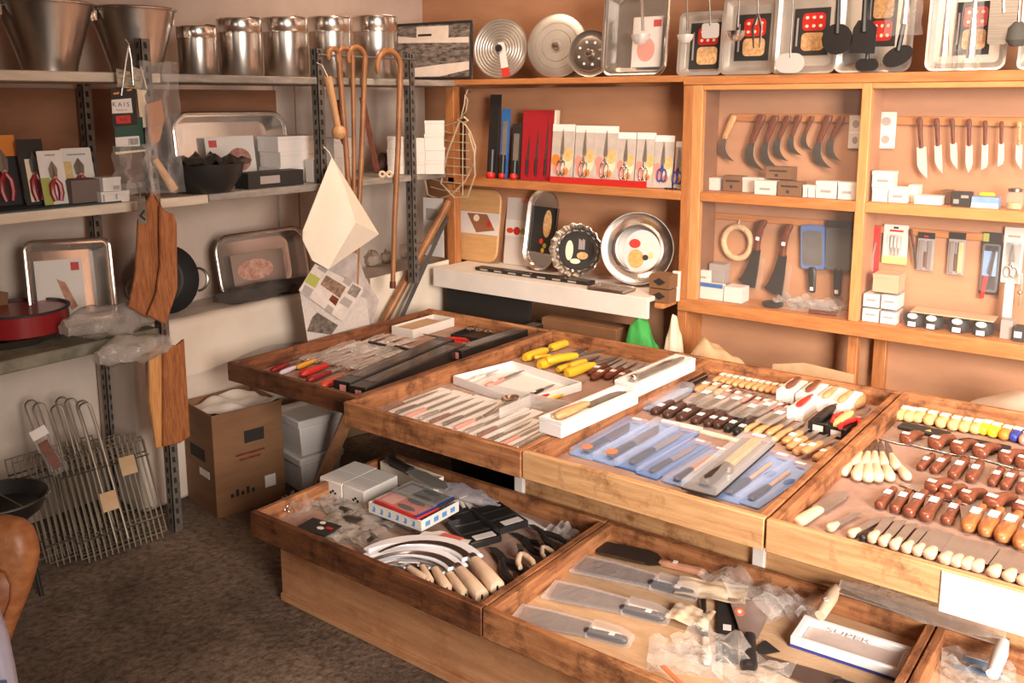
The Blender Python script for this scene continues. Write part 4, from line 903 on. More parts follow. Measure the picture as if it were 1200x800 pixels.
# ------------------------------------------------------------------ middle rack shelf
S2 = ZS2+.001
def xst(px, py, X, z=S2): p = xp(px, py, X); return Vector((X, p.y, z))
def shears_tool(o, w, h, t):
    for sg in (1,-1):
        q = MB(); q.slab([(sg*.004,h*.45),(sg*w*.13,h*.5),(sg*w*.16,h*.66),(0,h*.8),(-sg*.006,h*.5)],t+.004,t+.008); sub(o, 'shear_blade', q, STEELD)
        q = MB(); q.tube([(0,h*.47,t+.008),(sg*w*.15,h*.36,t+.008),(sg*w*.17,h*.2,t+.008),(sg*w*.1,h*.06,t+.008)],[.007,.010,.010,.008],8); sub(o, 'shear_handle', q, mat('dark red grip',(.30,.02,.02),.35))
    q = MB(); q.lathe([(.008,t+.006),(.008,t+.013)],12,0,(0,h*.47,0)); sub(o, 'pivot', q, STEELB)
def pack_x(r, X, lab, base, art, tool=shears_tool, cover=None, tilt=10, yaw=0, name='carded_secateurs', cat='secateurs', group='carded secateurs on the left rack', z=None):
    p, w, h = xrect(*r, X); p.z = S2+.006 if z is None else z
    return packcard(name, lab, cat, upX(p, tilt, yaw), w, h, .004, base, art, group, tool, cover)
q = MB(); q.box((-.23,-.2,0),(.0,.33,.005)); c = xst(60,240,-3.07); solo('shelf_mat', q, mat('dark teal mat',(.03,.055,.06),.7), 'dark teal mat lying under the carded secateurs', 'mat', mw=Matrix.Translation(Vector((-3.068,c.y-.08,S2))))
pack_x((-14,150,25,234),-3.22,'orange-topped secateurs card at the left edge of the rack', BLACKM, [(ORANGE,0,.7,1,1),(RED,0,.5,.4,.7)])
pack_x((27,158,57,236),-3.17,'black-headed secateurs card beside the orange-topped one', BLACKM, [(BLACK,0,.82,1,1),(CREAMP,.2,.05,.5,.7)])
pack_x((49,170,79,234),-3.13,'small white secateurs card leaning at the front', CARDW, [(GREYP,.3,.9,.7,.93),(GREENP,.0,.0,.35,.5)])
pack_x((52,152,76,200),-3.24,'dark card peeping out behind the small white one', BLACKM, [(CREAMP,.1,.55,.4,.8)])
pack_x((75,150,111,212),-3.20,'tall white secateurs card with dark blades, rightmost', CARDW, [(GREYP,.2,.86,.8,.89),(CORK,.05,.1,.3,.75)])
def xbox(r, X, lab, m=CARDG, d=.09, name='small_box', cat='box', group=None, mark=None, lid=True, z=S2, yaw=0, h=None):
    p, w, hh = xrect(*r, X); p.z = z; return carton(name, lab, cat, upX(p, yaw=yaw), w, h or hh, d, m, group, lid, mark)
xbox((84,209,120,236),-3.10,'dull grey folded bundle in front of the white secateurs card', mat('dull felt',(.16,.115,.10),.9), .1, 'folded_bundle', 'bundle', lid=False, z=S2+.006)
xbox((119,227,152,240),-3.075,'white box lying at the shelf edge, lower of two', CARDW, .07, mark=(GREYP,[(.05,.1,.1,.8),(.5,.3,.55,.8)]))
p, w, h = xrect(119,227,152,240,-3.075); xbox((121,212,142,228),-3.08,'white labelled box stacked on another at the shelf edge', CARDW, .06, mark=(GREYP,[(.55,.1,.9,.4)]), z=S2+h+.0015)
# roasting dish in film
p, w, h = xrect(195,120,326,203,-3.36); p.z = S2; t = thing('roasting_dish', 'film-wrapped roasting dish on the middle rack shelf behind a black bowl', 'dish', 'wrapped roasting dishes', upX(p, 6))
part(t, 'dish', pan_mb(w,h,.075,w*.13,.014), STEELB, ang=50); rim_of(t,w,h,.075,w*.13)
lb = part(t, 'label_card', MB().box((-w*.2,h*.14,.03),(w*.24,h*.68,.032)), CARDW); part(lb, 'red_logo', MB().box((-w*.17,h*.53,.0321),(-w*.1,h*.63,.0326)), REDP)
q = MB(); q.slab(ell(w*.11,h*.17,18,w*.09,h*.34),.0321,.0327); part(lb, 'meat_picture', q, mat('meat print',(.25,.05,.04),.6,0,(.45,.2,.14),40))
part(t, 'film', sheet_mb(w*.98,h*.98,.016,16,12,8,9,z=.072), FILM, ml=Matrix.Translation((0,h/2,0)))
c = xst(240,215,-3.14); R = .155; t = thing('black_bowl', 'wide black bowl filled with crumpled dark bags', 'bowl', mw=Matrix.Translation(c))
q = MB(); q.lathe([(R*.55,0),(R*.62,.004),(R*.9,.06),(R,.115),(R*.97,.116),(R*.86,.062),(R*.55,.012),(1e-4,.012)], 32); part(t, 'bowl', q, BLACK)
part(t, 'dark_bag', sheet_mb(R*1.7,R*1.7,.05,14,14,8,12,z=.10), film('dark bag film',(.05,.045,.04),.75,.9,.2,.6,30), ang=60)
xbox((291,201,356,219),-3.10,'long low black box with a small printed label on the middle shelf', BLACKM, .09, 'black_box', 'box', None, (GREYP,[(.2,.25,.55,.75)]), False)
# flat white cartons stacked on the rack
p, w, h = xrect(327,153,379,207,-3.2); hh = .056
for k in range(3):
    carton('flat_carton', '%s of three flat white cartons stacked behind the second upright' % ('bottom','middle','topmost')[k], 'box', upX(Vector((-3.2,p.y+(.0,.004,-.008)[k],S2+k*(h/3)))), w*(1,.98,.96)[k], h/3-.001, .14, CARDG, 'flat white cartons on the rack', True)
xbox((367,190,381,216),-3.12,'small white box in front of the three flat cartons', CARDW, .05)
p, w, h = xrect(392,163,416,210,-3.2)
for k in range(2): carton('flat_carton', '%s white carton right of the second upright' % ('lower','upper')[k], 'box', upX(Vector((-3.2,p.y,S2+k*h/2))), w, h/2-.001, .1, CARDG, 'flat white cartons on the rack', True)
# white box towers near the corner
TW = [((455,161,478,204),3,'left'),((480,163,499,204),3,'middle'),((499,143,521,204),4,'right')]
for r, n, nm in TW:
    c = zp((r[0]+r[2])/2, r[3], S2); w = m_of(r[2]-r[0], c)*1.02; h = m_of(r[3]-r[1], c)/n
    for k in range(n):
        lv = {3:('bottom','middle','top'),4:('bottom','second','third','top')}[n][k]
        carton('small_white_box', '%s box of the %s white tower near the corner' % (lv, nm), 'box', upY(Vector((c.x+rnd(-.004,.004),c.y,S2+k*(h+.001))), yaw=38), w, h, .07, CARDW, 'white boxes stacked near the corner', True)
# brown pouch and wooden pig-nose piece beside the canes
q = MB(); q.loft([(0,.03,.03,0,.03),(.03,.05,.05,0,.05),(.09,.045,.045,.0,.05),(.14,.02,.03,.01,.04)],10); c = zp(448,203,S2); solo('leather_pouch', q, mat('dark brown leather',(.07,.028,.018),.6), 'dark brown leather pouch between the canes and white towers', 'pouch', mw=Matrix.Translation(Vector((c.x-.02,c.y,S2))) @ Matrix.Rotation(-math.pi/2,4,'Y') @ Matrix.Translation((0,0,0)) if False else frame((c.x-.04,c.y,S2),(0.3,1,0)))
q = MB()
for s in (-1,1): q.tube([(s*.016+.012*math.cos(a), .012*math.sin(a)+.02, 0) for a in [2*math.pi*i/12 for i in range(12)]], .006, 6, closed=True)
c = zp(454,209,S2); solo('wooden_rings', q, BEECH, 'pair of little pale wooden rings at the shelf edge by the cane', 'rings', mw=upY(Vector((c.x,c.y-.01,S2+.0)), 0, 40))
# ------------------------------------------------------------------ walking canes
def cane(p_top, p_bot, lab, X, hook=1, r=.011, w=.05, yo=0):
    a, c = xp(*p_top, X), xp(*p_bot, X); d = a-c; k = (a.z-(ZL+.009))/d.z; c = a-d*k; d = a-c; L = d.length
    t = thing('walking_cane', lab, 'cane', 'walking canes leaning on the rack', along(c, d, (1,0,0)))
    q = MB(); R = w; pts = [(0,0,0),(L*.3,.003,0),(L*.6,-.003,0),(L-R,0,0)]
    part(t, 'shaft', q.tube(pts, [r*.85,r*.95,r,r], 10), CANE)
    q = MB(); q.tube([(L-R+R*math.sin(t_),hook*(R-R*math.cos(t_)),0) for t_ in [math.pi*1.15*i/14 for i in range(15)]], [r]*12+[r*.95,r*.9,r*.8], 10); part(t, 'crook', q, CANE)
    part(t, 'ferrule', MB().tube([(-.002,0,0),(.03,0,0)], r*1.1, 10), ROSE)
cane((396,57),(410,240),'walking cane nearest the second rack upright, its crook seen edge-on', -3.043, 1, .0125, .03)
cane((413,57),(415,240),'middle one of the three canes standing together', -3.041, 1, .010, .045)
cane((428,57),(421,240),'rightmost of the three canes standing together', -3.04, 1, .0125, .05)
cane((470,62),(461,313),'single walking cane standing apart near the corner', -3.04, 1, .0135, .075)
part(rk, 'hanging_rod', MB().tube([(.018,.78,1.842),(.018,1.40,1.842)],.005,8), GALV)
# club hanging beside the upright
a, c = xp(384,90,-3.0), xp(397,155,-3.0); d = c-a
t = thing('wooden_pestle', 'pale wooden pestle with a round knob hanging by the second upright', 'pestle', mw=frame(a, d, (1,0,0)))
part(t, 'shaft', MB().tube([(0,0,0),(d.length,0,0)],[.018,.014],10), BEECHO); part(t, 'knob', MB().ball((d.length,0,0),.032), BEECHO)
part(t, 'cord', MB().tube([(0,0,0),(-.05,0,-.02),(-.06,0,-.05)],.002,5), PAPER)
# dark poles leaning behind the canes
for k, (p0, p1, m, lab) in enumerate([((402,124),(408,205),ROSE,'short dark wooden bar behind the canes, left one'),((428,120),(446,205),ROSE,'dark wooden bar slanting behind the canes, right one')]):
    a, c = xp(*p0,-3.12), zp(p1[0],p1[1]+2,S2); d = a-c; q = MB(); q.tube([(0,0,0),(d.length,0,0)],.018,4); solo('dark_bar', q, m, lab, 'bar', None, along(c+Vector((-.02,0,.022)), d, (1,0,0)))
# ------------------------------------------------------------------ hanging tags, bag and olive boards on the first upright
tp = xp(147,44,-3.03); t = thing('tag_bundle', 'bundle of dark packaging cards with white and red labels on a wire hook', 'tags', mw=upX(Vector((-3.035,tp.y,tp.z))))
def tx(px, py): p = xp(px, py, -3.03); return (p.y-tp.y, p.z-tp.z)
def tcard(nm, pts, z, m, par=None, th=.0012): q = MB(); q.slab([tx(*p) for p in pts], z, z+th); return part(par or t, nm, q, m)
part(t, 'hanging_hook', MB().tube([(*tx(141,112),.012),(*tx(146,70),.016),(*tx(149,52),.016),(*tx(146,46),.008)],.003,6), STEELB)
part(t, 'wire_loop', MB().tube([(*tx(155,100),.012),(*tx(152,70),.016),(*tx(149,54),.016)],.0025,6), STEELB)
tcard('striped_paper', [(134,80),(150,84),(155,104),(136,102)], .014, mat('striped cream paper',(.5,.42,.28),.7,0,(.1,.09,.07),12,(3,10,1)))
tcard('striped_paper', [(153,78),(167,82),(164,104),(156,104)], .013, mat('cream tag paper',(.6,.52,.40),.7,0,(.3,.25,.2),12,(3,10,1)))
tcard('cream_card', [(160,104),(172,106),(169,112),(176,148),(165,150)], .006, CREAMP)
k3 = tcard('green_card', [(133,140),(166,137),(169,175),(135,178)], .008, DGREEN); tcard('white_label', [(134,161),(162,159),(163,171),(135,172)], .0095, CARDW, k3); tcard('barcode', [(149,162.5),(161,161.5),(161.5,169),(149.5,170)], .011, mat('barcode stripes',(.02,.02,.02),.6,0,(.7,.66,.6),60,(14,.2,.2)), k3)
tcard('cream_edge', [(134,178),(170,175),(170,177),(135,181)], .008, CREAMP)
k4 = tcard('black_card', [(128,103),(157,100),(160,146),(131,149)], .011, BLACKM); tcard('white_label', [(129,117),(152,115),(154,132),(130,133)], .0125, CARDW, k4)
tcard('red_label', [(134,136),(151,134.5),(152,144),(135,145)], .0125, REDP, k4); tcard('orange_mark', [(131,109),(138,107.5),(138,110),(132,111)], .0125, ORANGE, k4); tcard('orange_mark', [(147,105),(153,104),(153,106),(148,107)], .0125, ORANGE, k4)
x, z = tx(140,122.5); text(k4, 'lettering', 'K A I S', .022, HOLE, at(x,z,.0138)); x, z = tx(143,139.8); text(k4, 'lettering', 'KAI', .018, BLACKM, at(x,z,.0138))
x, z = tx(141,129); text(k4, 'lettering', 'MADE IN', .010, REDP, at(x,z,.0138))
# clear bag with a brown grip and a wooden handle
bp = xp(186,150,-3.0); t = thing('hanging_bag', 'clear plastic bag holding a brown tool with a wooden handle', 'bag', mw=upX(Vector((-3.015,bp.y,bp.z))))
def bx2(px, py): p = xp(px, py, -3.0); return (p.y-bp.y, p.z-bp.z)
q = sheet_mb(.145,.46,.035,12,22,6,31,z=.02,taper=-.0); part(t, 'plastic_bag', q, BAGF, ang=60)
q = MB(); q.slab([bx2(*p) for p in ((172,122),(190,116),(194,138),(188,165),(178,172),(174,150))], .008,.014,.003); part(t, 'brown_grip', q, mat('tan leather',(.42,.17,.08),.5,0,(.5,.23,.11),20))
a, c = bx2(181,186), bx2(203,222); part(t, 'wooden_handle', MB().tube([(*a,.016),(*c,.02)],[.012,.017],10), BEECHO)
q = sheet_mb(.15,.17,.05,10,10,6,17,z=.02); x, z = bx2(152,198); part(t, 'lower_bag', q, BAGF, ml=Matrix.Translation((x,z,0)), ang=60)
part(t, 'string', MB().tube([(*bx2(166,78),.01),(*bx2(172,104),.015)],.002,5), PAPER)
# olive boards
def board(pts, X, th, lab, m=OLIVE, cord=None):
    c = xp(*pts[0], X); t = thing('olive_wood_board', lab, 'cutting board', 'olive wood boards hanging on the first upright', upX(Vector((X,c.y,c.z))))
    q = MB(); q.slab([(xp(*p, X).y-c.y, xp(*p, X).z-c.z) for p in pts], 0, th, .003); part(t, 'board', q, m)
    if cord: part(t, 'cord', MB().tube([(xp(*p, X).y-c.y, xp(*p, X).z-c.z, th*.5) for p in cord], .002, 5), ROSE)
board([(172,232),(176,226),(182,224),(185,242),(187,262),(186,330),(174,366),(171,372),(149,359),(157,320),(160,258)], -3.0, .014, 'curved olive wood board hanging at the left of the upper pair', cord=[(174,232),(168,222),(166,214)])
board([(185,240),(192,247),(202,251),(205,262),(206,338),(192,380),(171,369),(181,345),(186,310),(185,262)], -2.975, .014, 'curved olive wood board hanging at the right of the upper pair', cord=[(190,246),(178,226),(168,214)])
board([(172,412),(189,404),(189,523),(181,524),(173,470)], -3.0, .016, 'lower orange olive board, narrow edge toward the lens', BEECHO if False else mat('orange olive wood',(.50,.20,.06),.5,0,(.66,.33,.12),8,(14,1.2,1)), cord=[(186,404),(188,392),(189,380)])
board([(189,407),(196,403),(205,404),(213,397),(220,510),(208,518),(189,522)], -2.985, .018, 'lower olive wood board with dark stripes beside the carton', cord=[(196,403),(193,392),(191,380)])
q = MB(); q.box((-.016,-.03,0),(.016,.06,.001)); c = xp(164,252,-2.968); t = thing('steel_tag', 'grey steel tag with a black arrow above the olive boards', 'tag', mw=upX(Vector((-2.955,c.y,c.z)))); part(t, 'plate', q, GALV); part(t, 'hanging_wire', MB().tube([(0,.06,0),(.004,.09,-.01),(0,.12,-.03)],.0018,5), STEEL)
q = MB(); q.slab([(.008,-.02),(.012,-.014),(-.002,0),(.012,.014),(.008,.02),(-.012,0)],.001,.0016); part(t, 'arrow', q, HOLE)
# ------------------------------------------------------------------ bottom slab and ledge
S3 = ZS3+.001
c = zp(33,384,S3+.04); R = m_of(53, zp(33,384,S3)); cc = Vector((c.x-.02, c.y, S3))
t = thing('grey_pan', 'flat dark grey pan under the red cake tin', 'pan', mw=Matrix.Translation((cc.x-.03,cc.y-.06,S3))); q = MB(); q.lathe([(R*.9,0),(R*1.1,.03),(R*1.12,.032),(R*1.08,.03),(R*.88,.006),(1e-4,.006)],36); part(t, 'pan', q, STEELD)
t = thing('red_cake_tin', 'round dark red enamelled cake tin on the bottom slab', 'tin', mw=Matrix.Translation((cc.x-.0,cc.y-.02,S3+.034)))
q = MB(); q.lathe([(R*.94,0),(R*.97,.003),(R*.97,.075)],40); part(t, 'side', q, REDD)
q = MB(); q.lathe([(R*.97,.074),(R*1.0,.076),(R*1.0,.082),(R*.94,.082),(R*.92,.03),(R*.90,.012),(1e-4,.012)],40); part(t, 'inner', q, BLACKM)
p, w, h = xrect(22,275,122,372,-3.4); p.z = S3; t = thing('roasting_dish', 'film-wrapped square dish with a white label and red square, behind the red tin', 'dish', 'wrapped roasting dishes', upX(p, 10, 0, 1, -4))
part(t, 'dish', pan_mb(w,h,.07,w*.1,.014), STEELB, ang=50); rim_of(t,w,h,.07,w*.1)
lb = part(t, 'label_card', MB().box((-w*.36,h*.06,.03),(w*.2,h*.78,.032)), CARDW); part(lb, 'red_square', MB().box((w*.06,h*.64,.0321),(w*.16,h*.74,.0326)), REDP)
q = MB(); q.slab([(-w*.12,h*.55),(-w*.02,h*.5),(w*.1,h*.2),(w*.02,h*.16),(-w*.06,h*.35)],.0321,.0326); part(lb, 'meat_picture', q, mat('roast print',(.35,.12,.06),.6,0,(.55,.3,.18),40))
part(t, 'film', sheet_mb(w,h,.018,14,14,8,21,z=.068), FILM, ml=Matrix.Translation((0,h/2,0)))
c = zp(130,398,S3+.03); q = MB()
def tubebag(L, R, seed, nz=22):
    r_ = random.Random(seed); q = MB(); vs = []; n = 16
    for i in range(nz+1):
        t_ = i/nz; rr = R*(math.sin(math.pi*min(max(t_,.04),.96))**.4)
        for k in range(n):
            a = 2*math.pi*k/n; w_ = rr*(1+.18*math.sin(3*a+7*t_+seed)+.12*math.sin(5*a-13*t_)+r_.uniform(-.08,.08)); vs.append((L*t_, w_*math.cos(a), max(0,R*.85+w_*.75*math.sin(a))))
    q.add(vs, [(i*n+k, i*n+(k+1)%n, (i+1)*n+(k+1)%n, (i+1)*n+k) for i in range(nz) for k in range(n)]+[tuple(range(n)), tuple(range(nz*n,(nz+1)*n))]); return q
a, d = zp(86,402,S3+.05), zp(185,388,S3+.05); t = thing('plastic_roll', 'thick roll of crumpled clear plastic overhanging the bottom slab', 'plastic roll', mw=frame(Vector((-3.075,a.y+.05,S3)), (-.02,1,0)))
part(t, 'roll', tubebag(.36,.075,3), FILMG, ang=60); q = tubebag(.28,.065,8); part(t, 'hanging_fold', q, FILMG, ml=Matrix.Translation((.05,-.10,-.09)), ang=60)
for k, (px, py, lab) in enumerate([(-6,330,'brown board corner at the left edge')]):
    p, w, h = xrect(-30,300,9,362,-3.42); p.z = S3; q = MB(); q.slab([(-w/2,0),(w/2-.03,0),(w/2,h*.8),(-w/2,h)],0,.012); solo('brown_board', q, CARTON, lab, 'board', mw=upX(p, 5))
# ledge items
SL = ZL+.001
p, w, h = xrect(247,258,352,330,-3.48); p.z = SL; t = thing('roasting_dish', 'film-wrapped steel dish leaning on the wall above the ledge', 'dish', 'wrapped roasting dishes', upX(p, 10))
part(t, 'dish', pan_mb(w,h,.075,w*.15,.014), STEELB, ang=50); rim_of(t,w,h,.075,w*.15); q = MB(); q.box((-w*.3,h*.14,.03),(w*.28,h*.68,.032)); lb = part(t, 'label_card', q, mat('brown label',(.30,.19,.14),.6)); q = MB(); q.slab(ell(w*.2,h*.17,16,-w*.05,h*.4),.0321,.033); part(lb, 'meat_picture', q, mat('meat print two',(.45,.14,.08),.6,0,(.65,.4,.28),40))
part(t, 'film', sheet_mb(w*.98,h*.98,.016,14,12,8,15,z=.072), FILM, ml=Matrix.Translation((0,h/2,0)))
c = xp(187,304,-3.46); R = m_of(40,c); t = thing('iron_pan', 'round dark iron pan with two loop handles behind the olive boards', 'pan', mw=upX(Vector((-3.47,c.y,SL+R*1.02)), 8))
q = MB(); q.lathe([(1e-4,.006),(R*.7,.008),(R*.9,.04),(R,.07),(R*1.0,.066),(R*.9,.03),(R*.6,0)],40); part(t, 'pan', q, BLACKM)
for s in (-1,1): part(t, 'loop_handle', MB().tube([(s*R*(.97+.36*math.sin(a)),R*(-.15+.34*math.cos(a)),.06) for a in [math.pi*i/12 for i in range(13)]],.006,6), STEELD)
for k, (px, py, L, R, sd, lab) in enumerate([(210,348,.42,.05,4,'long dark plastic bundle lying on the ledge below the leaning dish'),(270,338,.3,.045,9,'second dark plastic bundle at the right on the ledge')]):
    c = zp(px, py, SL); solo('dark_bundle', tubebag(L,R,sd), film('dark bundle film',(.10,.085,.075),.7,.9,.2,.6,30), lab, 'bundle', None, frame(Vector((-3.36,c.y-.05,SL)), (0,1,0)), ang=60)
c = zp(336,332,SL); carton('white_packet', 'white packet lying on the ledge under the white cloth', 'packet', upX(Vector((-3.33,c.y,SL)),yaw=8), .16, .03, .09, CARDW, None, False)
# draped cloth over the ledge front
q = MB(); y0, y1 = 1.96, 3.3
def cl(u, v):
    y = y0+(y1-y0)*u
    if v < .3: return (-3.45+.14*v/.3, y, ZL+.003+.002*math.sin(30*u))
    k = (v-.3)/.7; return (-3.294+.004*math.sin(26*u)*k+.006*k, y, ZL+.002-k*(.22+.02*math.sin(11*u)))
q.grid(cl, 60, 14); solo('ledge_cloth', q, mat('cream cloth',(.66,.55,.45),.85,0,(.72,.62,.52),4,(1,1,1),.15,30), 'cream cloth draped over the wall ledge and hanging down its front', 'cloth', ang=70)
# rubble of crumpled papers at the corner end of the ledge
for k, (px, py, r) in enumerate([(436,312,.05),(452,308,.045),(470,303,.06),(490,300,.055)]):
    c = zp(px, py, SL); r_ = random.Random(k); q = MB(); q.ball((0,0,r*.8), r, 0, 12, 8, .8); q.v = [(x*(1+r_.uniform(-.2,.2)), y*(1+r_.uniform(-.2,.2)), max(0,z*(1+r_.uniform(-.15,.15)))) for x, y, z in q.v]
    solo('crumpled_paper', q, mat('dirty paper',(.34,.25,.19),.85,0,(.5,.4,.33),10), 'crumpled paper ball on the corner end of the ledge, behind the newspapers', 'paper', 'crumpled papers on the ledge', Matrix.Translation((min(c.x,-3.36),c.y,SL)))
# ------------------------------------------------------------------ white sheet, newspapers, sticks, fish grill
def polyx(pts, X, names, lab, cat, m, th=.0015, tilt=0, name='sheet'):
    pass
XC = -3.01
o = xp(388,184,XC); t = thing('white_cloth', 'white cloth hanging by one corner from the second upright', 'cloth', mw=upX(Vector((XC,o.y,o.z))))
def cx_(px, py, z=0): p = xp(px, py, XC); return (p.y-o.y, p.z-o.z, z)
P = [(389,184),(442,274),(381,315),(366,305),(354,281),(353,270)]
q = MB(); vs = [cx_(389,184,.0),cx_(442,274,.012),cx_(381,315,.02),cx_(366,305,.0),cx_(354,281,.004),cx_(353,270,.01),cx_(404,259,.07),cx_(394,220,.055),cx_(362,271,.012)]
q.add(vs, [(0,7,6,1),(1,6,2),(6,8,4,3,2),(0,5,8,7),(7,8,6),(5,4,8)]); c_ = part(t, 'cloth', q, PAPER, ang=20)
m_ = c_.modifiers.new('thick','SOLIDIFY'); m_.thickness = .003
part(t, 'hanging_loop', MB().tube([cx_(389,185,.0),cx_(387,178,-.01),cx_(385,172,-.03)],.0025,5), PAPER)
XN = -3.02
o2 = xp(370,310,XN); t = thing('newspaper_bundle', 'folded printed newspaper sheets hanging below the white cloth', 'newspaper', mw=upX(Vector((XN,o2.y,o2.z))))
def nx_(px, py, z=0): p = xp(px, py, XN); return (p.y-o2.y, p.z-o2.z, z)
NEWS = mat('newsprint',(.56,.49,.45),.8,0,(.66,.6,.55),30)
def npoly(nm, pts, z, m, par=None, dz=.001): 
    q = MB(); v = [nx_(px,py,0) for px,py in pts]; q.slab([(a,b) for a,b,_ in v], z, z+dz); return part(par or t, nm, q, m)
npoly('back_sheet', [(402,296),(420,297),(430,325),(446,352),(436,392),(396,400),(376,330)], -.012, mat('grey newsprint',(.36,.31,.29),.85,0,(.52,.46,.43),14))
npoly('lower_sheet', [(352,342),(372,330),(430,350),(436,398),(362,405)], -.004, mat('striped newsprint',(.48,.43,.40),.85,0,(.64,.58,.54),30,(8,2,1)))
fs = npoly('front_sheet', [(349,340),(368,309),(424,336),(424,342),(400,375),(396,374)], .004, NEWS, None, .003)
for pts, m in [([(356,330),(362,319),(374,326),(368,337)],GREENP),([(352,341),(356,333),(366,339),(361,348)],GREYP),([(374,333),(381,322),(404,336),(397,349)],mat('brown photo print',(.12,.07,.05),.7,0,(.35,.22,.15),60)),([(370,314),(375,309),(384,314),(380,320)],GREYP),
               ([(400,330),(404,324),(412,329),(408,336)],GREYP),([(405,343),(412,332),(422,338),(416,349)],mat('grey photo print',(.16,.13,.12),.7,0,(.36,.31,.28),60)),([(384,351),(388,345),(396,350),(392,358)],ROSE),([(379,362),(383,356),(390,361),(387,368)],GREYP),([(396,354),(402,347),(412,353),(407,361)],GREYP)]:
    npoly('printed_picture', pts, .0071, m, fs, .0006)
npoly('lower_picture', [(366,372),(372,366),(396,381),(388,392),(360,388)], .0, mat('dark photo print',(.05,.04,.035),.7,0,(.2,.16,.13),40), None, .0012)
# pale board closing the end of the ledge
pA, pB = xp(433,326,-3.275), yp(525,304,3.57); pa0 = xp(428,408,-3.22).z; hd = Vector((pB.x-pA.x, pB.y-pA.y, 0)); bw_ = hd.length
t = thing('leaning_board', 'pale board with a slanted top standing in the corner behind the sticks', 'board', mw=along(Vector((pA.x,pA.y,.3)), hd, hd.cross(Vector((0,0,1)))))
q = MB(); q.slab([(0,0),(bw_,0),(bw_,pB.z-.3),(0,pA.z-.3)],0,.008); part(t, 'board', q, mat('cream panel',(.70,.60,.48),.7,0,(.76,.66,.54),3))
for p0, p1, r, m, lab, Y in [((526,236),(446,384),.021,CANE,'thick brown stick leaning against the cabinet post',3.16),((524,254),(466,382),.014,mat('dark stained rod',(.028,.022,.018),.6),'thin dark rod leaning beside the brown stick',3.2)]:
    a, c = yp(*p0, YF-.04), yp(*p1, Y); d = (a-c).normalized(); c = c-d*((c.z-.45)/d.z); L = (a-c).length
    q = MB(); q.tube([(0,0,0),(L,0,0)], r, 10 if r > .02 else 4); solo('leaning_stick', q, m, lab, 'stick', None, along(c, d, (0,-1,0)))
# leaflet column behind the sticks
p, w, h = yrect(497,232,520,300,3.56); q = MB(); q.box((-w/2,0,0),(w/2,h,.004)); t = thing('price_list', 'grey leaflet with small dark pictures in the corner', 'leaflet', mw=upY(p)); part(t, 'sheet', q, CARDG)
for k, yy in enumerate((.62,.2)): part(t, 'picture', MB().box((-w*.35,h*yy,.0041),(w*.2,h*(yy+.2),.005)), GREYP)
# fish grill
o4 = yp(545,112,YF-.03); t = thing('fish_grill', 'hinged fish-shaped wire grill hanging on the cabinet post', 'grill', mw=upY(Vector((o4.x,YF-.035,o4.z))))
def fx(px, py, z=0): p = yp(px, py, YF-.03); return (p.x-o4.x, p.z-o4.z, z)
def wire(nm, pts, r=.0036, closed=False, par=None): return part(par or t, nm, MB().tube([fx(*p[:2], p[2] if len(p) > 2 else 0) for p in pts], r, 6, closed=closed), mat('brass wire',(.80,.66,.46),.4,.6))
wire('handle_loop', [(546,111),(549,118),(547,130),(541,138),(545,122)], .004, True)
wire('ring', [(538,140,.004),(546,137,.008),(550,141,.004),(544,144,0)], .006, True)
fr = wire('left_frame', [(540,142),(522,147),(505,163),(497,185),(498,205),(502,228),(515,233),(530,228),(546,212),(556,192),(558,172),(552,155),(544,143)], .0046)
for i in range(8):
    y = 152+i*9.5; x0 = 519-i*2.8 if i < 6 else 502+i*.5; wire('cross_wire', [(max(x0,499),y),(523+(i-4)*-1.2,y+4),(551-(max(i-5,0))*6,y+6)], .003, par=fr)
rt = wire('right_frame', [(542,143,.02),(530,178,.03),(522,214,.03),(538,231,.03),(553,230,.03),(562,205,.03),(561,178,.03),(553,155,.02)], .0046)
wire('spine', [(545,143,.01),(546,180,.02),(546,228,.02)], .0028)
part(t, 'hanging_hook', MB().tube([fx(546,112,0),fx(546,106,-.02),fx(545,108,-.046)],.003,6), STEEL)
# ------------------------------------------------------------------ floor level at the left
g0, g1 = zp(97,663,0), zp(196,628,0); gd = (g1-g0); gw = gd.length
def wire_grill(label, group):
    t = thing('wire_grill', label, 'grill', group); hgt = .36
    q = MB(); q.tube([(0,0,0),(gw,0,0),(gw,hgt,0),(0,hgt,0)], .004, 6, closed=True); fr = part(t, 'frame', q, WIRE)
    for i in range(1, 15): part(fr, 'wire', MB().tube([(gw*i/15,-.02,.003),(gw*i/15,hgt+.005,.003)], .0026, 5), WIRE)
    for yy in (.06,.3): part(t, 'cross_bar', MB().tube([(-.005,hgt*yy/.36,.006),(gw+.005,hgt*yy/.36,.006)],.0035,5), STEELD)
    q = MB(); q.tube([(gw*.40,hgt*.05,.008),(gw*.37,hgt+.1,.004),(gw*.36,hgt+.17,.0)]+[(gw*.36+.022-.022*math.cos(a),hgt+.17+.022*math.sin(a),0) for a in [math.pi*i/8 for i in range(1,8)]]+[(gw*.36+.044,hgt+.17,0),(gw*.37+.044,hgt+.1,.004),(gw*.40+.044,hgt*.05,.008)], .0042, 6); part(t, 'handle', q, WIRE)
    return t
for k in range(7):
    off = Vector((-.030*k, -.016*k, 0)); side = gd.normalized(); up = Vector((-.46,0,1)); zd = side.cross(up)
    m = frame(g0+off+Vector((0,0,.024)), gd+Vector((0,0,.0)), zd) @ Matrix.Translation(((-.0,.03,-.05,.05,-.03,.06,.0)[k],0,0)) @ Matrix.Rotation((0,.015,-.015,.02,.03,-.01,.03)[k],4,'Z')
    inst('wire_grill', wire_grill, m, 'wire barbecue grill standing on the floor, %s' % ('front one of the stack' if k == 0 else '%s from the front of the stack' % ORD[k]), 'wire grills stacked on the floor')
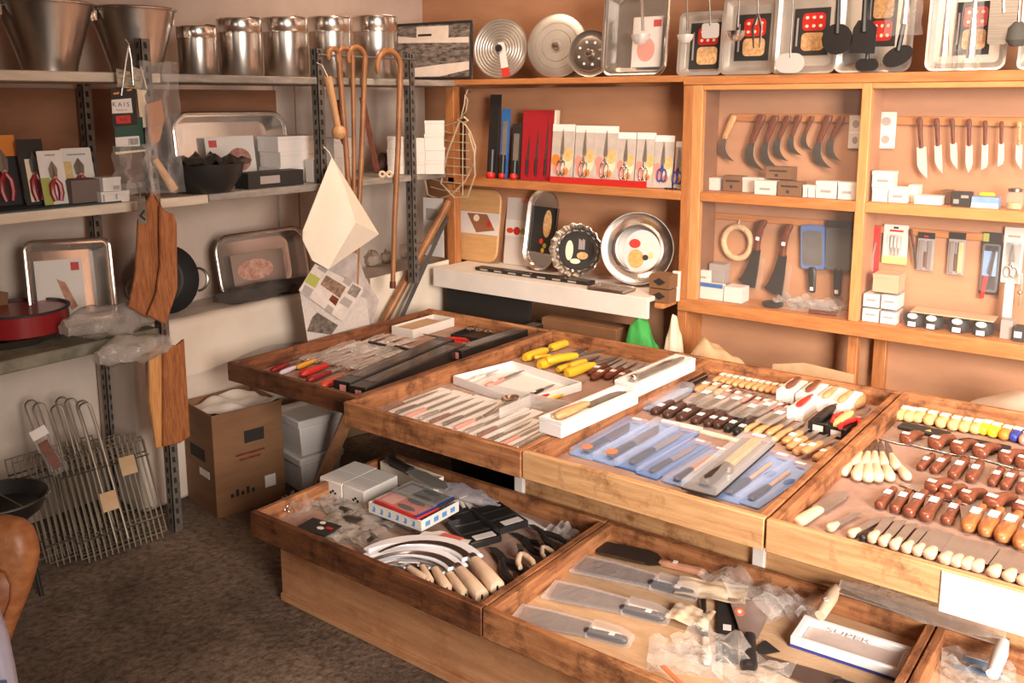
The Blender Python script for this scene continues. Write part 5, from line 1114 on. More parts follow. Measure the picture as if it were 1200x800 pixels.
for (px, py, lab) in [(150,545,'small paper price label wired to the front grill, upper'),(128,587,'small paper price label wired to the front grill, lower')]:
    q = MB(); q.box((-.03,-.035,0),(.03,.035,.002)); c = xp(px, py, -2.99); 
    d = ray(px, py); n = gd.normalized().cross(Vector((-.46,0,1)).normalized()); base = g0+Vector((0,0,.024))+n*.016; k = (base-EYEP).dot(n)/d.dot(n)
    solo('price_label', q, KRAFT, lab, 'label', None, frame(EYEP+d*k, gd, n))
q = MB(); q.box((-.03,0,0),(.03,.18,.006)); c = xp(74,545,-3.14); t = thing('packed_skewers', 'small clear pack with a white header among the grill handles', 'pack', mw=upX(Vector((-3.16,c.y,.345)),22,0,1,14)); part(t, 'pack', q, FILM); part(t, 'header', MB().box((-.03,.145,.006),(.03,.18,.008)), CARDW); part(t, 'contents', MB().box((-.02,.02,.002),(.014,.13,.0055)), ROSE)
# carton with paper, white tubs, dark bins below the tray
b0, b1 = zp(255,608,0), zp(335,582,0); fd = (b1-b0); bw = fd.length; fn = Vector((fd.y,-fd.x,0)).normalized()
bh = .0
for z in [i*.005 for i in range(60,160)]:
    v = b0+Vector((0,0,z))-EYEP; y = PY+FP*v.dot(DN)/v.dot(FW)
    if y < 489: bh = z; break
t = thing('open_carton', 'large brown open carton on the floor with white paper inside', 'carton', mw=frame((b0+b1)/2, fd, (0,0,1)))
# local: x along the front, y away from the viewer, z up
dp = .27
for nm, a, c in (('front_side',(-bw/2,0,0),(bw/2,.006,bh)),('back_side',(-bw/2,dp-.006,0),(bw/2,dp,bh)),('left_side',(-bw/2,.006,0),(-bw/2+.006,dp-.006,bh)),('right_side',(bw/2-.006,.006,0),(bw/2,dp-.006,bh))):
    sd = part(t, nm, MB().box(a, c), CARTON, .001)
    if nm == 'front_side':
        part(sd, 'black_print', MB().box((-.1*bw+.01,-.001,bh*.66),(bw*.22,0,bh*.78)), HOLE); part(sd, 'white_label', MB().box((bw*.2,-.001,bh*.16),(bw*.36,0,bh*.28)), CARDW)
        part(sd, 'red_print_line', MB().box((-bw*.2,-.0008,bh*.55),(bw*.22,0,bh*.57)), ROSE); part(sd, 'red_print_line', MB().box((-bw*.15,-.0008,bh*.50),(bw*.15,0,bh*.52)), ROSE)
        for k in range(5): part(sd, 'stencil_mark', MB().box((-bw*.3+k*bw*.075,-.001,bh*.16),(-bw*.255+k*bw*.075,0,bh*(.2+.03*(k%2)))), HOLE)
    if nm == 'left_side': part(sd, 'black_print', MB().box((-bw/2-.001,dp*.3,bh*.5),(-bw/2,dp*.8,bh*.62)), HOLE); part(sd, 'white_label', MB().box((-bw/2-.001,.05,bh*.35),(-bw/2,.14,bh*.42)), CARDW)
part(t, 'bottom', MB().box((-bw/2+.006,.006,0),(bw/2-.006,dp-.006,.006)), CARTON)
part(t, 'paper_wad', sheet_mb(bw*.98,dp*.9,.05,18,12,3.5,44), mat('soft white paper',(.66,.60,.55),.8,0,(.74,.69,.64),6), ml=Matrix.Translation((0,dp/2,bh-.04)), ang=60)
c0 = zp(352,577,0)
TUB = mat('white tub plastic',(.76,.73,.70),.5)
for k in range(2):
    t = thing('white_tub', ('lower','upper')[k]+' of the white lidded plastic tubs on the floor beside the carton', 'tub', 'white lidded tubs', frame((c0.x-.06,c0.y+.1,k*.167), fd, (0,0,1)))
    q = MB(); q.loft([],3) if False else q.add([(x*s,y*s2,z) for z,s,s2 in ((0,.085,.10),(.13,.1,.115)) for x,y in ((-1,-1),(1,-1),(1,1),(-1,1))], [(0,3,2,1),(4,5,6,7),(0,1,5,4),(1,2,6,5),(2,3,7,6),(3,0,4,7)]); part(t, 'body', q, TUB, .004)
    part(t, 'lid', MB().box((-.108,-.122,.13),(.108,.122,.165)), TUB, .006)
c = zp(350,560,0); t = carton('taped_carton', 'pale brown carton with tape behind the white tubs', 'carton', frame((c.x-.2,c.y+.42,0), (.3,1,0), (1,-.3,0)), .34, .42, .2, CARTONL, None, False); part(t, 'tape', MB().box((-.03,0,.0),(.03,.42,.001)), CARTON)
t = thing('dark_bin', 'dark bin standing in the shade under the high trays', 'bin', mw=Matrix.Translation((-2.35,2.95,0))); q = MB(); q.lathe([(.15,0),(.19,.36),(.2,.37),(.18,.36),(.14,.02),(1e-4,.02)],28); part(t, 'body', q, BLACKM)
t = thing('dark_bin', 'second dark bin nearer the back under the high trays', 'bin', mw=Matrix.Translation((-1.9,3.0,0))); q = MB(); q.lathe([(.15,0),(.19,.34),(.2,.35),(.18,.34),(.14,.02),(1e-4,.02)],28); part(t, 'body', q, BLACKM)
# foreground left: carved wooden clog, black pan and a blue-white bag
# things stored in the shade behind the counter
c = yp(680,382,3.42); carton('flat_brown_carton', 'flat brown carton lying below the white display board', 'carton', upY(Vector((c.x,3.40,yp(680,392,3.40).z-.06))), .40, .11, .12, CARTON, None, False)
def heap(name, px, py, Y, w, h, d, m, lab, cat, seed, amp=.25):
    c = yp(px, py, Y); r_ = random.Random(seed); q = MB(); q.ball((0,0,h*.5), .5, 0, 20, 14, 1)
    ph = [r_.uniform(0,6) for _ in range(4)]
    q.v = [((x*w)*(1+amp*math.sin(7*z/h+ph[0])*math.cos(9*x+ph[1])), (y*d)*(1+amp*math.sin(8*x+ph[2])), max(0,(h*.5+(z-h*.5)*h)*(1+amp*.9*math.sin(9*x+ph[3]+4*y)))) for x, y, z in [(a,b_,(c_)) for a,b_,c_ in [(v[0],v[1],v[2]) for v in q.v]]]
    return solo(name, q, m, lab, cat, None, Matrix.Translation(c), ang=70)
sh = thing('storage_ledge', 'plain storage plank behind the trays carrying bags and paper', 'plank', mw=Matrix.Translation((-1,3.36,0)))
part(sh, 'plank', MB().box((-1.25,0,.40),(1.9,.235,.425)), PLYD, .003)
for x in (-1.0,.1,1.5): part(sh, 'support', MB().box((x,.05,0),(x+.04,.2,.40)), PLYD)
HZ = .426
def hp(name, px0, px1, pytop, m, lab, cat, seed, Y=3.46, d=.15, amp=.2):
    a, c = yp(px0, pytop+25, Y), yp(px1, pytop+25, Y); top = yp((px0+px1)/2, pytop, Y).z; w, h = c.x-a.x, top-HZ
    r_ = random.Random(seed); ph = [r_.uniform(0,6) for _ in range(6)]; q = MB()
    def fn(u, v):
        x, y = (u-.5), (v-.5); e = max(0, 1-(2*abs(x))**2.4)*max(0,1-(2*abs(y))**2.4)
        k = .80+.20*math.sin(4.5*u+ph[0]) + amp*(.16*math.sin(13*u+5*v+ph[1])+.14*math.sin(9*v-7*u+ph[2])+.12*math.sin(23*u+11*v+ph[3]))
        return (x*w, y*d, h*e**.45*k)
    q.grid(fn, 40, 20); return solo(name, q, m, lab, cat, None, Matrix.Translation(((a.x+c.x)/2, Y, HZ)), ang=70)
hp('green_cloth_bag', 733, 782, 366, GREEN, 'bright green cloth bag behind the trays', 'bag', 1, 3.43, .12)
hp('cream_bag', 779, 801, 372, mat('cream crumpled cloth',(.62,.50,.38),.85,0,(.7,.58,.45),10), 'small cream cloth bundle beside the green bag', 'bag', 2, 3.45, .1)
hp('kraft_paper_heap', 806, 892, 386, KRAFT, 'heap of crumpled kraft paper under the lower left bay', 'paper', 3, 3.47, .17)
hp('grey_paper_pile', 1085, 1262, 440, mat('grey brown wrap',(.36,.26,.19),.8,0,(.44,.33,.25),5), 'low pile of grey brown wrapping under the right bay', 'paper', 5, 3.47, .2, .1)
p, w, h = yrect(905,427,1001,446,3.5); q = MB(); q.slab([(-w/2,-.1),(w/2,-.1),(w/2,h*.8),(-w*.1,h),(-w/2,h*.6)],0,.005); solo('kraft_sheet', q, KRAFT, 'flat kraft paper sheet standing below the cabinet divider', 'paper', None, upY(p,6))
# ------------------------------------------------------------------ goods lying in the trays
G2, G1 = F2+.0015, F1+.0015
def lk(key, build, n, f, L, z, lab, group=None, tilt=0):
    return inst(key, build, lie(*n, *f, z, L, tilt), lab, group)
def openbox(name, lab, cat, z, P, h, m, group=None, th=.004, inner=None, drop=0):
    # P: photo points of near-left, near-right, far-right corners on the level z
    a, b_, c = [zp(*p, z) for p in P]; u = b_-a; w = u.length; v = c-b_; d = abs(v.dot(Vector((-u.y,u.x,0)).normalized()))
    t = thing(name, lab, cat, group, frame(a-Vector((0,0,drop)), u))
    part(t, 'bottom', MB().box((th,th,0),(w-th,d-th,th*.6)), inner or m)
    for nm, A, B_ in (('front_wall',(0,0,0),(w,th,h)),('back_wall',(0,d-th,0),(w,d,h)),('side_wall',(0,th,0),(th,d-th,h)),('side_wall',(w-th,th,0),(w,d-th,h))): part(t, nm, MB().box(A, B_), m, .001)
    return t, w, d
def bagged_knife(bm, hm, L=.34, w=.05, bw=.032, hl=.12, fm=None, sticker=True, back=None):
    # flat film bag with a knife inside; x from the handle end
    def go(label, group):
        t = thing('wrapped_knife', label, 'knife', group)
        if back: part(t, 'backing', MB().slab(rrect(L,w,.006,2,L/2,0),0,.003,.0006), back)
        part(t, 'blade', MB().slab(blade_straight(hl+.01,L-hl-.03,bw,'up'),.006,.0082,.0006), bm)
        part(t, 'handle', MB().loft([(x+.012,a,b_,c,d+.003) for x,a,b_,c,d in hsecs(hl,.024,.016)],10,0,.8), hm)
        if sticker: part(t, 'price_sticker', MB().box((L*.86,-.011,.0195),(L*.93,.011,.0205)), PRICE)
        part(t, 'film', MB().slab(rrect(L*1.0,w*1.02,.008,2,L/2,0),.0035,.0192,.004), fm or FILM); return t
    return go
def wrow(key, build, n, a, b_, dv, L, z, lab, group, jit=1.0):
    for i, (x, y) in enumerate(spread(n, a, b_)):
        j = (rnd(-jit,jit), rnd(-jit,jit)*.5); lk(key, build, (x+j[0], y+j[1]), (x+dv[0]+rnd(-jit,jit), y+dv[1]+rnd(-jit,jit)*.6), L, z, lab % ORD[i], group)

def _filmpack(label, group):
    t = thing('wrapped_penknife', label, 'knife', group); part(t, 'packet', MB().slab(rrect(.17,.05,.01,3,.06,0),0,.006,.002), FILM); part(t, 'blade', MB().slab(blade_straight(-.01,.13,.018,'drop'),.002,.004), STEELD); part(t, 'price_sticker', MB().box((.07,-.011,.0062),(.10,.011,.0070)), PRICE); return t
def _clearbox(label, group):
    t = thing('clear_box', label, 'box', group); part(t, 'base', MB().slab(rrect(.3,.10,.008,2,.15,0),0,.008,.002), BLUEL); part(t, 'lid', MB().slab(rrect(.3,.10,.008,2,.15,0),.0082,.03,.004), BLISTER); part(t, 'price_sticker', MB().box((.03,-.02,.0302),(.06,.01,.031)), PINKP); return t
def _claw(label, group):
    t = thing('pruning_knife', label, 'knife', group); part(t, 'handle', MB().loft([(0,.008,.01,.03,.012),(.02,.014,.012,.018,.012),(.06,.014,.012,.004,.012),(.1,.012,.011,.01,.012),(.125,.008,.009,.026,.012)],10,0,.85), BEECHO); part(t, 'blade', MB().slab(arc_blade(.0,.026,.1,.02,1.4),.011,.013), STEELD); return t
def _cleaver(label, group):
    t = thing('cleaver', label, 'cleaver', group); part(t, 'handle', MB().loft(hsecs(.15,.032,.024,'straight'),12,0,.8), mat('reddish wood handle',(.42,.19,.11),.45,0,(.55,.28,.17),20,(1,6,6)))
    part(t, 'blade', MB().slab([(.14,-.014),(.14,.02),(.17,.036),(.34,.036),(.365,.01),(.375,-.03),(.34,-.055),(.2,-.06),(.17,-.05)],.011,.014,.001), BLADEK); part(t, 'bright_edge', MB().slab([(.19,.026),(.33,.026),(.345,.037),(.185,.037)],.0108,.0143), STEELD); part(t, 'price_sticker', MB().box((.09,-.009,.0245),(.105,.009,.0255)), PRICE)
    part(t, 'hanging_ring', MB().tube([(-.006+.008*math.cos(a),.008*math.sin(a),.012) for a in [2*math.pi*i/12 for i in range(12)]],.002,6,closed=True), STEELD); return t
# ---- first high tray: kitchen tools
t, w, d = openbox('shallow_box', 'white cardboard box with a brown inlay at the back of the dark tray', 'box', G2, [(459,392),(484,397),(537,383)], .042, CARDW)
part(t, 'brown_inlay', MB().box((.012,.012,.024),(w-.012,d-.06,.034)), KRAFT)
gp = 'wrapped steel kitchen tools in the dark tray'
def kitchen_tool(kind):
    def go(label, group):
        t = thing('wrapped_kitchen_tool', label, 'utensil', group)
        part(t, 'handle', MB().loft(hsecs(.13,.022,.014),10,0,.8), STEEL if kind else ROSEL)
        part(t, 'shank', MB().tube([(.12,0,.007),(.2,0,.007)],.005,8), STEELB)
        part(t, 'tool_head', MB().slab([(.19,-.01),(.2,-.02),(.31,-.024),(.33,0),(.31,.024),(.2,.02),(.19,.01)],.006,.009,.001), STEELB if kind else BLADE)
        part(t, 'end_ring', MB().tube([(-.008+.01*math.cos(a),.01*math.sin(a),.008) for a in [2*math.pi*i/12 for i in range(12)]],.003,6,closed=True), STEELB)
        part(t, 'film', sheet_mb(.36,.06,.010,12,5,6,5 if kind else 8,z=.010), BAGF, ml=Matrix.Translation((.165,0,0)), ang=60); return t
    return go
for i, (n, f) in enumerate([((322,424),(372,405)),((334,420),(384,402)),((345,421),(398,403)),((358,424),(418,403)),((372,426),(436,404)),((386,428),(452,405)),((398,431),(466,407)),((410,434),(480,410)),((424,436),(496,412)),((440,436),(514,411))]):
    lk('ktool%d' % (i % 2), kitchen_tool(i % 2), n, f, .345, G2, 'film-wrapped steel kitchen tool, %s from the left rim of the dark tray' % ORD[i], gp)
for i, (n, f) in enumerate([((412,408),(452,394)),((428,410),(470,396)),((446,412),(486,399))]):
    lk('ktool1', kitchen_tool(1), n, f, .345, G2+.001, 'film-wrapped steel tool in the far row by the white box, %s from the left' % ORD[i], gp)
for i, (n, f) in enumerate([((432,402),(470,410)),((462,407),(499,416))]):
    lk('riv', knife('riveted_knife', 'knife', blade_straight(.12,.1,.022,'up'), .12,.02,.014, BLACK, None,'straight',0,None,3), n, f, .22, G2+.021, 'black-handled riveted knife lying across the wrapped tools, %s one' % ('left','right')[i], 'riveted black knives in the dark tray')
def grip_tool(m, L=.2, w=.03):
    def go(label, group):
        t = thing('garden_knife', label, 'knife', group)
        part(t, 'handle', MB().loft(hsecs(L*.62,w,.022,'barrel'),12,0,.85), m)
        part(t, 'blade', MB().slab(blade_straight(L*.6,L*.4,w*.6,'drop'),.01,.012,.0005), BLADE)
        part(t, 'rivet', MB().lathe([(.004,.021),(.004,.0235)],10,0,(L*.5,0,0)), STEELB); return t
    return go
for key, m, n, f, lab in [('gr','RED',(352,443),(389,429),'thick red-handled tool near the front rim of the dark tray'),('gd','REDD',(360,449),(392,437),'dark red-handled tool beside the thick red one'),('go','REDO',(376,456),(414,442),'bright orange-red tool next to the long black boxes'),
                          ('gy','ORANGE',(348,434),(374,423),'orange-yellow handled tool among the red ones'),('gs','REDD',(318,437),(342,427),'small red tool in the front left corner of the dark tray'),('gw','WHITE',(328,440),(354,430),'white and violet pen-like tool left of the thick red one'),('gg','STEEL',(304,427),(345,412),'grey steel tool with a bright cap at the far left'),('gc','CREAM',(420,437),(440,429),'white-handled tool lying by the wrapped ones')]:
    mm = {'RED':RED,'REDD':REDD,'REDO':mat('orange red plastic',(.72,.07,.03),.35),'ORANGE':mat('amber plastic',(.72,.34,.03),.4),'WHITE':mat('violet white plastic',(.62,.56,.66),.4),'STEEL':STEEL,'CREAM':CARDW}[m]
    f = (n[0]+1.35*(f[0]-n[0]), n[1]+1.35*(f[1]-n[1]))
    lk('grip'+key, grip_tool(mm, .2, .036 if m in ('RED','REDD','REDO') else .022), n, f, .2, G2+(.02 if key in ('gc',) else 0), lab, 'small handled tools at the front of the dark tray')
def blackbox(label, group):
    t = thing('long_black_box', label, 'box', group); part(t, 'box', MB().box((0,-.026,0),(.46,.026,.036)), mat('black gloss card',(.022,.018,.017),.25), .002)
    part(t, 'pink_label', MB().box((-.0008,-.012,.008),(0,.006,.028)), PINKP); part(t, 'clear_window', MB().box((.05,-.019,.0361),(.42,.019,.0368)), mat('smoky window',(.17,.14,.125),.16,0,(.07,.055,.05),9,(1,8,1))); return t
lk('bbox', blackbox, (401,464), (524,410), .46, G2, 'long black boxed knife, left one of the pair at the tray divider', 'long black boxes in the dark tray')
lk('bbox', blackbox, (419,470), (537,416), .46, G2, 'long black boxed knife, right one of the pair at the tray divider', 'long black boxes in the dark tray')
lk('bbox', blackbox, (534,423), (638,388), .46, G2, 'long dark box continuing behind the pair toward the back rim', 'long black boxes in the dark tray')
t, w, d = openbox('black_tray', 'small black tray of ringed scissors at the back of the dark tray', 'tray', G2, [(528,396),(566,402),(590,389)], .02, BLACK)
for i in range(3): part(t, 'scissor_ring', MB().tube([(w*(.2+.28*i)+.014*math.cos(a), d*.5+.018*math.sin(a), .024) for a in [2*math.pi*k/14 for k in range(14)]], .004, 6, closed=True), STEELB)
def pliers(hm):
    def go(label, group):
        t = thing('scissors', label, 'scissors', group)
        for s in (1,-1):
            part(t, 'blade', MB().slab([(.09,s*.004),(.2,s*.002),(.2,0),(.1,-s*.012)],.008+s*.001,.0095+s*.001), STEELD)
            part(t, 'handle', MB().tube([(.1,-s*.002,.008),(.06,s*.016,.008),(.02,s*.024,.008),(0,s*.016,.008)],[.006,.007,.008,.006],8), hm)
        part(t, 'pivot', MB().lathe([(.006,.004),(.006,.014)],12,0,(.095,0,0)), STEELB); return t
    return go
lk('scis_r', pliers(RED), (545,403), (496,394), .2, G2+.02, 'red-handled scissors lying open behind the wrapped tools', 'loose scissors')

# ---- second high tray: white boxes, sleeves, yellow knives
t, w, d = openbox('white_tray_box', 'low white tray box with three small knives inside', 'box', G2, [(531,450),(611,479),(660,451)], .034, FOAM)
for i, (m, a) in enumerate([(ROSEL,0),(PINKP,1),(PINKP,2)]): pass
for i, (n, f, m) in enumerate([((533,444),(560,432),ROSEL),((549,450),(590,432),CARDW),((569,455),(614,436),PINKP)]):
    lk('wk%d' % i, knife('small_knife', 'knife', blade_straight(.1,.12,.018,'drop'), .1,.018,.014, m, None,'straight',0,(.05,.012,.02)), n, f, .22, G2+.005, ['red-handled small knife in the white tray box','white-handled small knife in the white tray box','pink-marked small knife in the white tray box'][i], 'small knives in the white tray box')
def sleeve(kind):
    inner = [ROSEL, STEELD, PINKP, BLADE][kind]
    def go(label, group):
        t = thing('white_sleeve', label, 'sleeve', group)
        part(t, 'card_sleeve', MB().box((0,-.0245,0),(.36,.0245,.006)), FOAM, .001)
        part(t, 'knife_handle', MB().loft([(x+.03,a,b_,c,z+.006) for x,a,b_,c,z in hsecs(.1,.02,.012)],10,0,.8), inner)
        part(t, 'knife_blade', MB().slab(blade_straight(.13,.19,.02,'drop'),.0075,.009), BLADE)
        part(t, 'film', sheet_mb(.35,.044,.004,10,3,6,kind+3,z=.019), FILM, ml=Matrix.Translation((.18,0,0)), ang=60); return t
    return go
xs = [TX[1]+.075+.052*i for i in range(12)]
for i in range(12):
    y0 = 2.145+rnd(0,.02); m = frame((xs[i], y0, G2), (rnd(-.01,.01),1,0), (0,0,1), 1 if i < 9 else .8)
    inst('slv%d' % (i % 4), sleeve(i % 4), m, 'white card sleeve with a knife under film, %s from the left along the front rim' % ORD[i], 'white knife sleeves in the second high tray')
wb = zp(585,466,G2); q = MB(); t = thing('frosted_divider', 'frosted plastic divider strip behind the white sleeves', 'divider', mw=frame((xs[3]+.02, wb.y-.015, G2),(1,0,0)))
part(t, 'wall', MB().box((0,0,0),(xs[11]-xs[3]+.02,.004,.05)), FROST); part(t, 'return_wall', MB().box((.19,-.18,0),(.194,0,.045)), FROST)
def spoonb(label, group):
    t = thing('metal_spoon', label, 'spoon', group); part(t, 'handle', MB().tube([(0,0,.004),(.08,0,.008),(.13,0,.006)],[.005,.003,.004],8), SPOON)
    q = MB(); q.lathe([(1e-4,0),(.6,.12),(.9,.35),(1,.6),(.95,.6),(.6,.2),(1e-4,.1)],20); q.v = [(.165+x*.038,y*.024,z*.016) for x,y,z in q.v]; part(t, 'bowl', q, SPOON); return t
lk('spoon', spoonb, (566,490), (604,466), .2, G2+.03, 'polished spoon lying on the sleeves at the frosted divider')
def yk(label, group):
    t = thing('yellow_knife', label, 'knife', group)
    part(t, 'handle', MB().loft([(0,.010,.010,0,.012),(.012,.018,.0125,.001,.0125),(.05,.0175,.0125,.003,.0125),(.1,.016,.012,0,.0125),(.118,.010,.009,-.003,.0125)],12,0,.8), YELLOW)
    part(t, 'blade', MB().slab(blade_straight(.11,.13,.022,'drop'),.011,.013), STEELD); return t
for i, (n, f, z) in enumerate([((589,414),(628,409),0),((615,424),(645,412),0),((645,412),(664,412),.0),((640,427),(684,419),.018),((630,429),(657,436),0),((654,437),(684,428),0),((664,443),(702,430),.0),((626,421),(650,418),.018),((668,432),(690,424),.016)]):
    d = Vector((f[0]-n[0], f[1]-n[1])); f2 = (n[0]+d.x*1.6, n[1]+d.y*1.6) if i not in (2,4) else (n[0]+46, n[1]-16)
    if i == 4: n, f2 = (632,433), (690,412)
    lk('yk', yk, n, f2, .24, G2+z, 'yellow-handled knife in the yellow pile, %s' % ['leftmost of the pile','second along the back of the pile','far back of the pile','topmost, pointing right','behind the white tray box corner','low middle of the pile','nearest the foam boxes','lying on the left of the pile','lying on the right of the pile'][i], 'pile of yellow-handled knives')
for i, (n, f) in enumerate([((650,405),(690,392)),((664,408),(702,394)),((676,411),(712,398))]):
    lk('dk', knife('brown_knife', 'knife', blade_straight(.12,.12,.02,'drop'), .12,.024,.016, ROSE, None,'straight',0,(.06,.014,.02)), f, n, .24, G2, 'brown-handled knife at the back rim of the second high tray, %s' % ORD[i], 'brown-handled knives in the second high tray')
for i, (n, f) in enumerate([((690,441),(730,420)),((693,447),(736,424)),((709,446),(748,424)),((720,449),(756,428))]):
    lk('dk2', knife('brown_knife', 'knife', blade_straight(.12,.12,.02,'drop'), .12,.026,.018, ROSE, None,'barrel',0,(.055,.015,.02),0), n, f, .24, G2, 'brown-handled knife right of the yellow pile, %s' % ORD[i], 'brown-handled knives in the second high tray')
for i, (n, f, m, lab) in enumerate([((616,467),(650,452),BLACK,'black-handled paring knife by the first foam box'),((627,470),(662,455),RED,'red-handled paring knife by the first foam box'),((638,473),(672,458),YELLOW,'yellow-handled paring knife by the first foam box'),((645,463),(676,450),mat('olive plastic',(.30,.22,.04),.45),'olive-handled paring knife by the first foam box'),((655,460),(686,447),BLACK,'second black-handled paring knife by the first foam box')]):
    lk('pk%d' % i, knife('paring_knife', 'knife', blade_straight(.11,.08,.016,'drop'), .11,.02,.014, m, None,'straight',0,(.05,.013,.02) if i in (0,3) else None), n, f, .19, G2+(.016 if i == 1 else 0), lab, 'coloured paring knives')
def foambox(L, w, h, inside):
    def go(label, group):
        t = thing('foam_knife_box', label, 'box', group)
        # block with a routed recess: rim walls around a lower bed
        k = .14*w
        bd = part(t, 'foam_block', MB().box((0,-w/2,0),(L,w/2,h*.8)), FOAM, .0025)
        for a, c in (((0,-w/2,h*.8),(L,-w/2+k,h)),((0,w/2-k,h*.8),(L,w/2,h)),((0,-w/2+k,h*.8),(k,w/2-k,h)),((L-k,-w/2+k,h*.8),(L,w/2-k,h))): part(t, 'foam_rim', MB().box(a, c), FOAM)
        if inside == 'knife':
            part(t, 'handle', MB().loft([(x+L*.06,a,b_,c,z+h*.8) for x,a,b_,c,z in hsecs(L*.4,w*.42,w*.3,'barrel')],12,0,.85), BEECHO); part(t, 'blade', MB().slab([(x,y) for x,y in blade_straight(L*.44,L*.5,w*.4,'sheep')],h*.85,h*.9), STEELD)
        else:
            part(t, 'dark_tool', MB().loft([(L*.08,w*.1,.006,0,h*.95),(L*.2,w*.32,.01,0,h*.95),(L*.35,w*.2,.01,.0,h*.95),(L*.7,w*.28,.012,0,h*.95),(L*.95,w*.1,.006,0,h*.95)],10), STEELD); part(t, 'bright_head', MB().ball((L*.14,0,h*1.0),w*.2), STEELB)
            part(t, 'film', MB().slab(rrect(L*.96,w*.9,.006,2,L/2,0),h*1.0,h*1.16,.003), FILM)
        return t
    return go
ZB_ = Z2+.0015
a, c = zp(644.5,510,ZB_), zp(735,470,ZB_); lk('fb1', foambox((c-a).length, .088, .05, 'knife'), (644.5,510), (735,470), (c-a).length, ZB_, 'long white foam box with a wooden-handled knife, front one on the tray divider', 'long foam boxes on the tray divider')
a, c = zp(732,464,ZB_), zp(803,432,ZB_); lk('fb2', foambox((c-a).length, .085, .05, 'tool'), (732,464), (803,432), (c-a).length, ZB_, 'long white foam box with a dark metal tool under film, rear one on the divider', 'long foam boxes on the tray divider')

# ---- third high tray: blue blister packs and rows of small knives
def bluepack(kind):
    def go(label, group):
        t = thing('blister_pack', label, 'knife pack', group); L, w = .38, .085
        base = BLACKM if kind == 'stick' else BLUEL if kind != 'deep' else BLUE
        part(t, 'backing_card', MB().slab(rrect(L,w,.006,2,L/2,0),0,.003), base)
        if kind == 'chef':
            part(t, 'handle', MB().loft([(x+.03,a,b_,c,z+.004) for x,a,b_,c,z in hsecs(.13,.03,.018)],10,0,.8), BLACK); part(t, 'blade', MB().slab(blade_straight(.16,.19,.04,'up'),.009,.011), STEELD)
            part(t, 'orange_sticker', MB().slab(ell(.022,.017,18,.04,.0),.0232,.0238), mat('orange sticker',(.80,.20,.08),.5))
        elif kind == 'deep':
            part(t, 'handle', MB().loft([(x+.03,a,b_,c,z+.004) for x,a,b_,c,z in hsecs(.13,.026,.016)],10,0,.8), BLACKM); part(t, 'blade', MB().slab(blade_straight(.16,.19,.024,'drop'),.008,.010), BLADE)
        elif kind == 'saw':
            part(t, 'handle', MB().loft([(x+.02,a,b_,c,z+.004) for x,a,b_,c,z in hsecs(.12,.03,.018)],10,0,.8), BLACK); part(t, 'wooden_sheath', MB().slab([(.13,-.018),(.3,-.014),(.335,0),(.3,.016),(.13,.02)],.006,.014,.002), BEECHO)
            for i in range(9): part(t, 'notch', MB().box((.15+.018*i,-.004,.0141),(.156+.018*i,.006,.0146)), W_BASE)
        elif kind == 'stick':
            part(t, 'rosewood_grip', MB().loft([(x+.03,a,b_,c,z+.004) for x,a,b_,c,z in hsecs(.13,.034,.02)],10,0,.8), BLACK); part(t, 'pale_sheath', MB().box((.15,-.012,.004),(.36,.012,.016)), BEECHO, .002); part(t, 'bolster', MB().slab(ell(.016,.024,14,.145,0),.006,.018), STEEL)
        else:
            part(t, 'handle', MB().loft([(x+.03,a,b_,c,z+.004) for x,a,b_,c,z in hsecs(.12,.026,.016)],10,0,.8), BLACK); part(t, 'wooden_rod', MB().tube([(.14,0,.01),(.3,.006,.01)],.006,8), BEECHO); part(t, 'print', MB().slab(ell(.03,.014,16,.24,-.022),.0031,.0036), BLUE)
        part(t, 'price_sticker', MB().box((L*.93,-.02,.023),(L*.97,.012,.0238)), PRICE)
        part(t, 'clear_cover', MB().slab(rrect(L,w,.006,2,L/2,0),.0032,.0228,.003), FILMB if kind != 'stick' else BLISTER); return t
    return go
BP = [('chef',(680,536),(748,496),'blue blister pack with an orange sticker, leftmost of the front row'),('chef',(708,543),(783,499),'blue blister pack with an orange sticker, second of the front row'),('deep',(733,550),(806,506),'deep blue blister pack with a dark knife, third of the front row'),
      ('deep',(757,559),(822,521),'blue blister pack with a long dark knife, left of the notched wooden one'),('saw',(788,568),(846,530),'blue blister pack with a notched wooden sheath'),('stick',(818,578),(890,517),'long black pack with a pale wooden rod, on top of its neighbours'),
      ('rod',(848,586),(918,538),'blue blister pack with a thin wooden rod'),('rod',(873,592),(940,548),'blue blister pack against the right rim of the third tray')]
for k, n, f, lab in BP: lk('bp'+k, bluepack(k), n, f, .38, G2+(.024 if k == 'stick' else 0), lab, 'blue blister packs in the third high tray')
gk = 'dark-handled knives in the third high tray'
BK = [((765,487),(810,463),0),((779,491),(824,466),0),((795,494),(842,468),0),((812,498),(856,473),0),((827,501),(870,477),0),((838,503),(884,479),0),((850,507),(893,482),1),((861,511),(904,487),1)]
for i, (n, f, k) in enumerate(BK):
    lk('bk%d' % k, knife('table_knife', 'knife', blade_straight(.125,.13,.02,'drop'), .125,.03 if not k else .026,.022, BLACK if k else mat('brown black handle',(.06,.025,.02),.35), None,'straight',0,(.05,.017,.024)), n, f, .255, G2, 'dark-handled knife in the middle row of the third high tray, %s from the left' % ORD[i], gk)
for i, (x, y) in enumerate([(812,470),(828,476),(848,477),(866,486),(884,484),(898,494)]):
    lk('fp', lambda l, g: _filmpack(l, g), (x, y), (x+22, y-12), .12, G2+.026, 'film-wrapped small blade behind the dark knives, %s from the left' % ORD[i], 'film-wrapped small blades in the third high tray')
for i, (n, f) in enumerate([((741,476),(795,452)),((749,480),(806,455))]): pass
lk('cb', lambda l, g: _clearbox(l, g), (752,480), (800,455), .3, G2, 'flat clear plastic box beside the rear foam box')
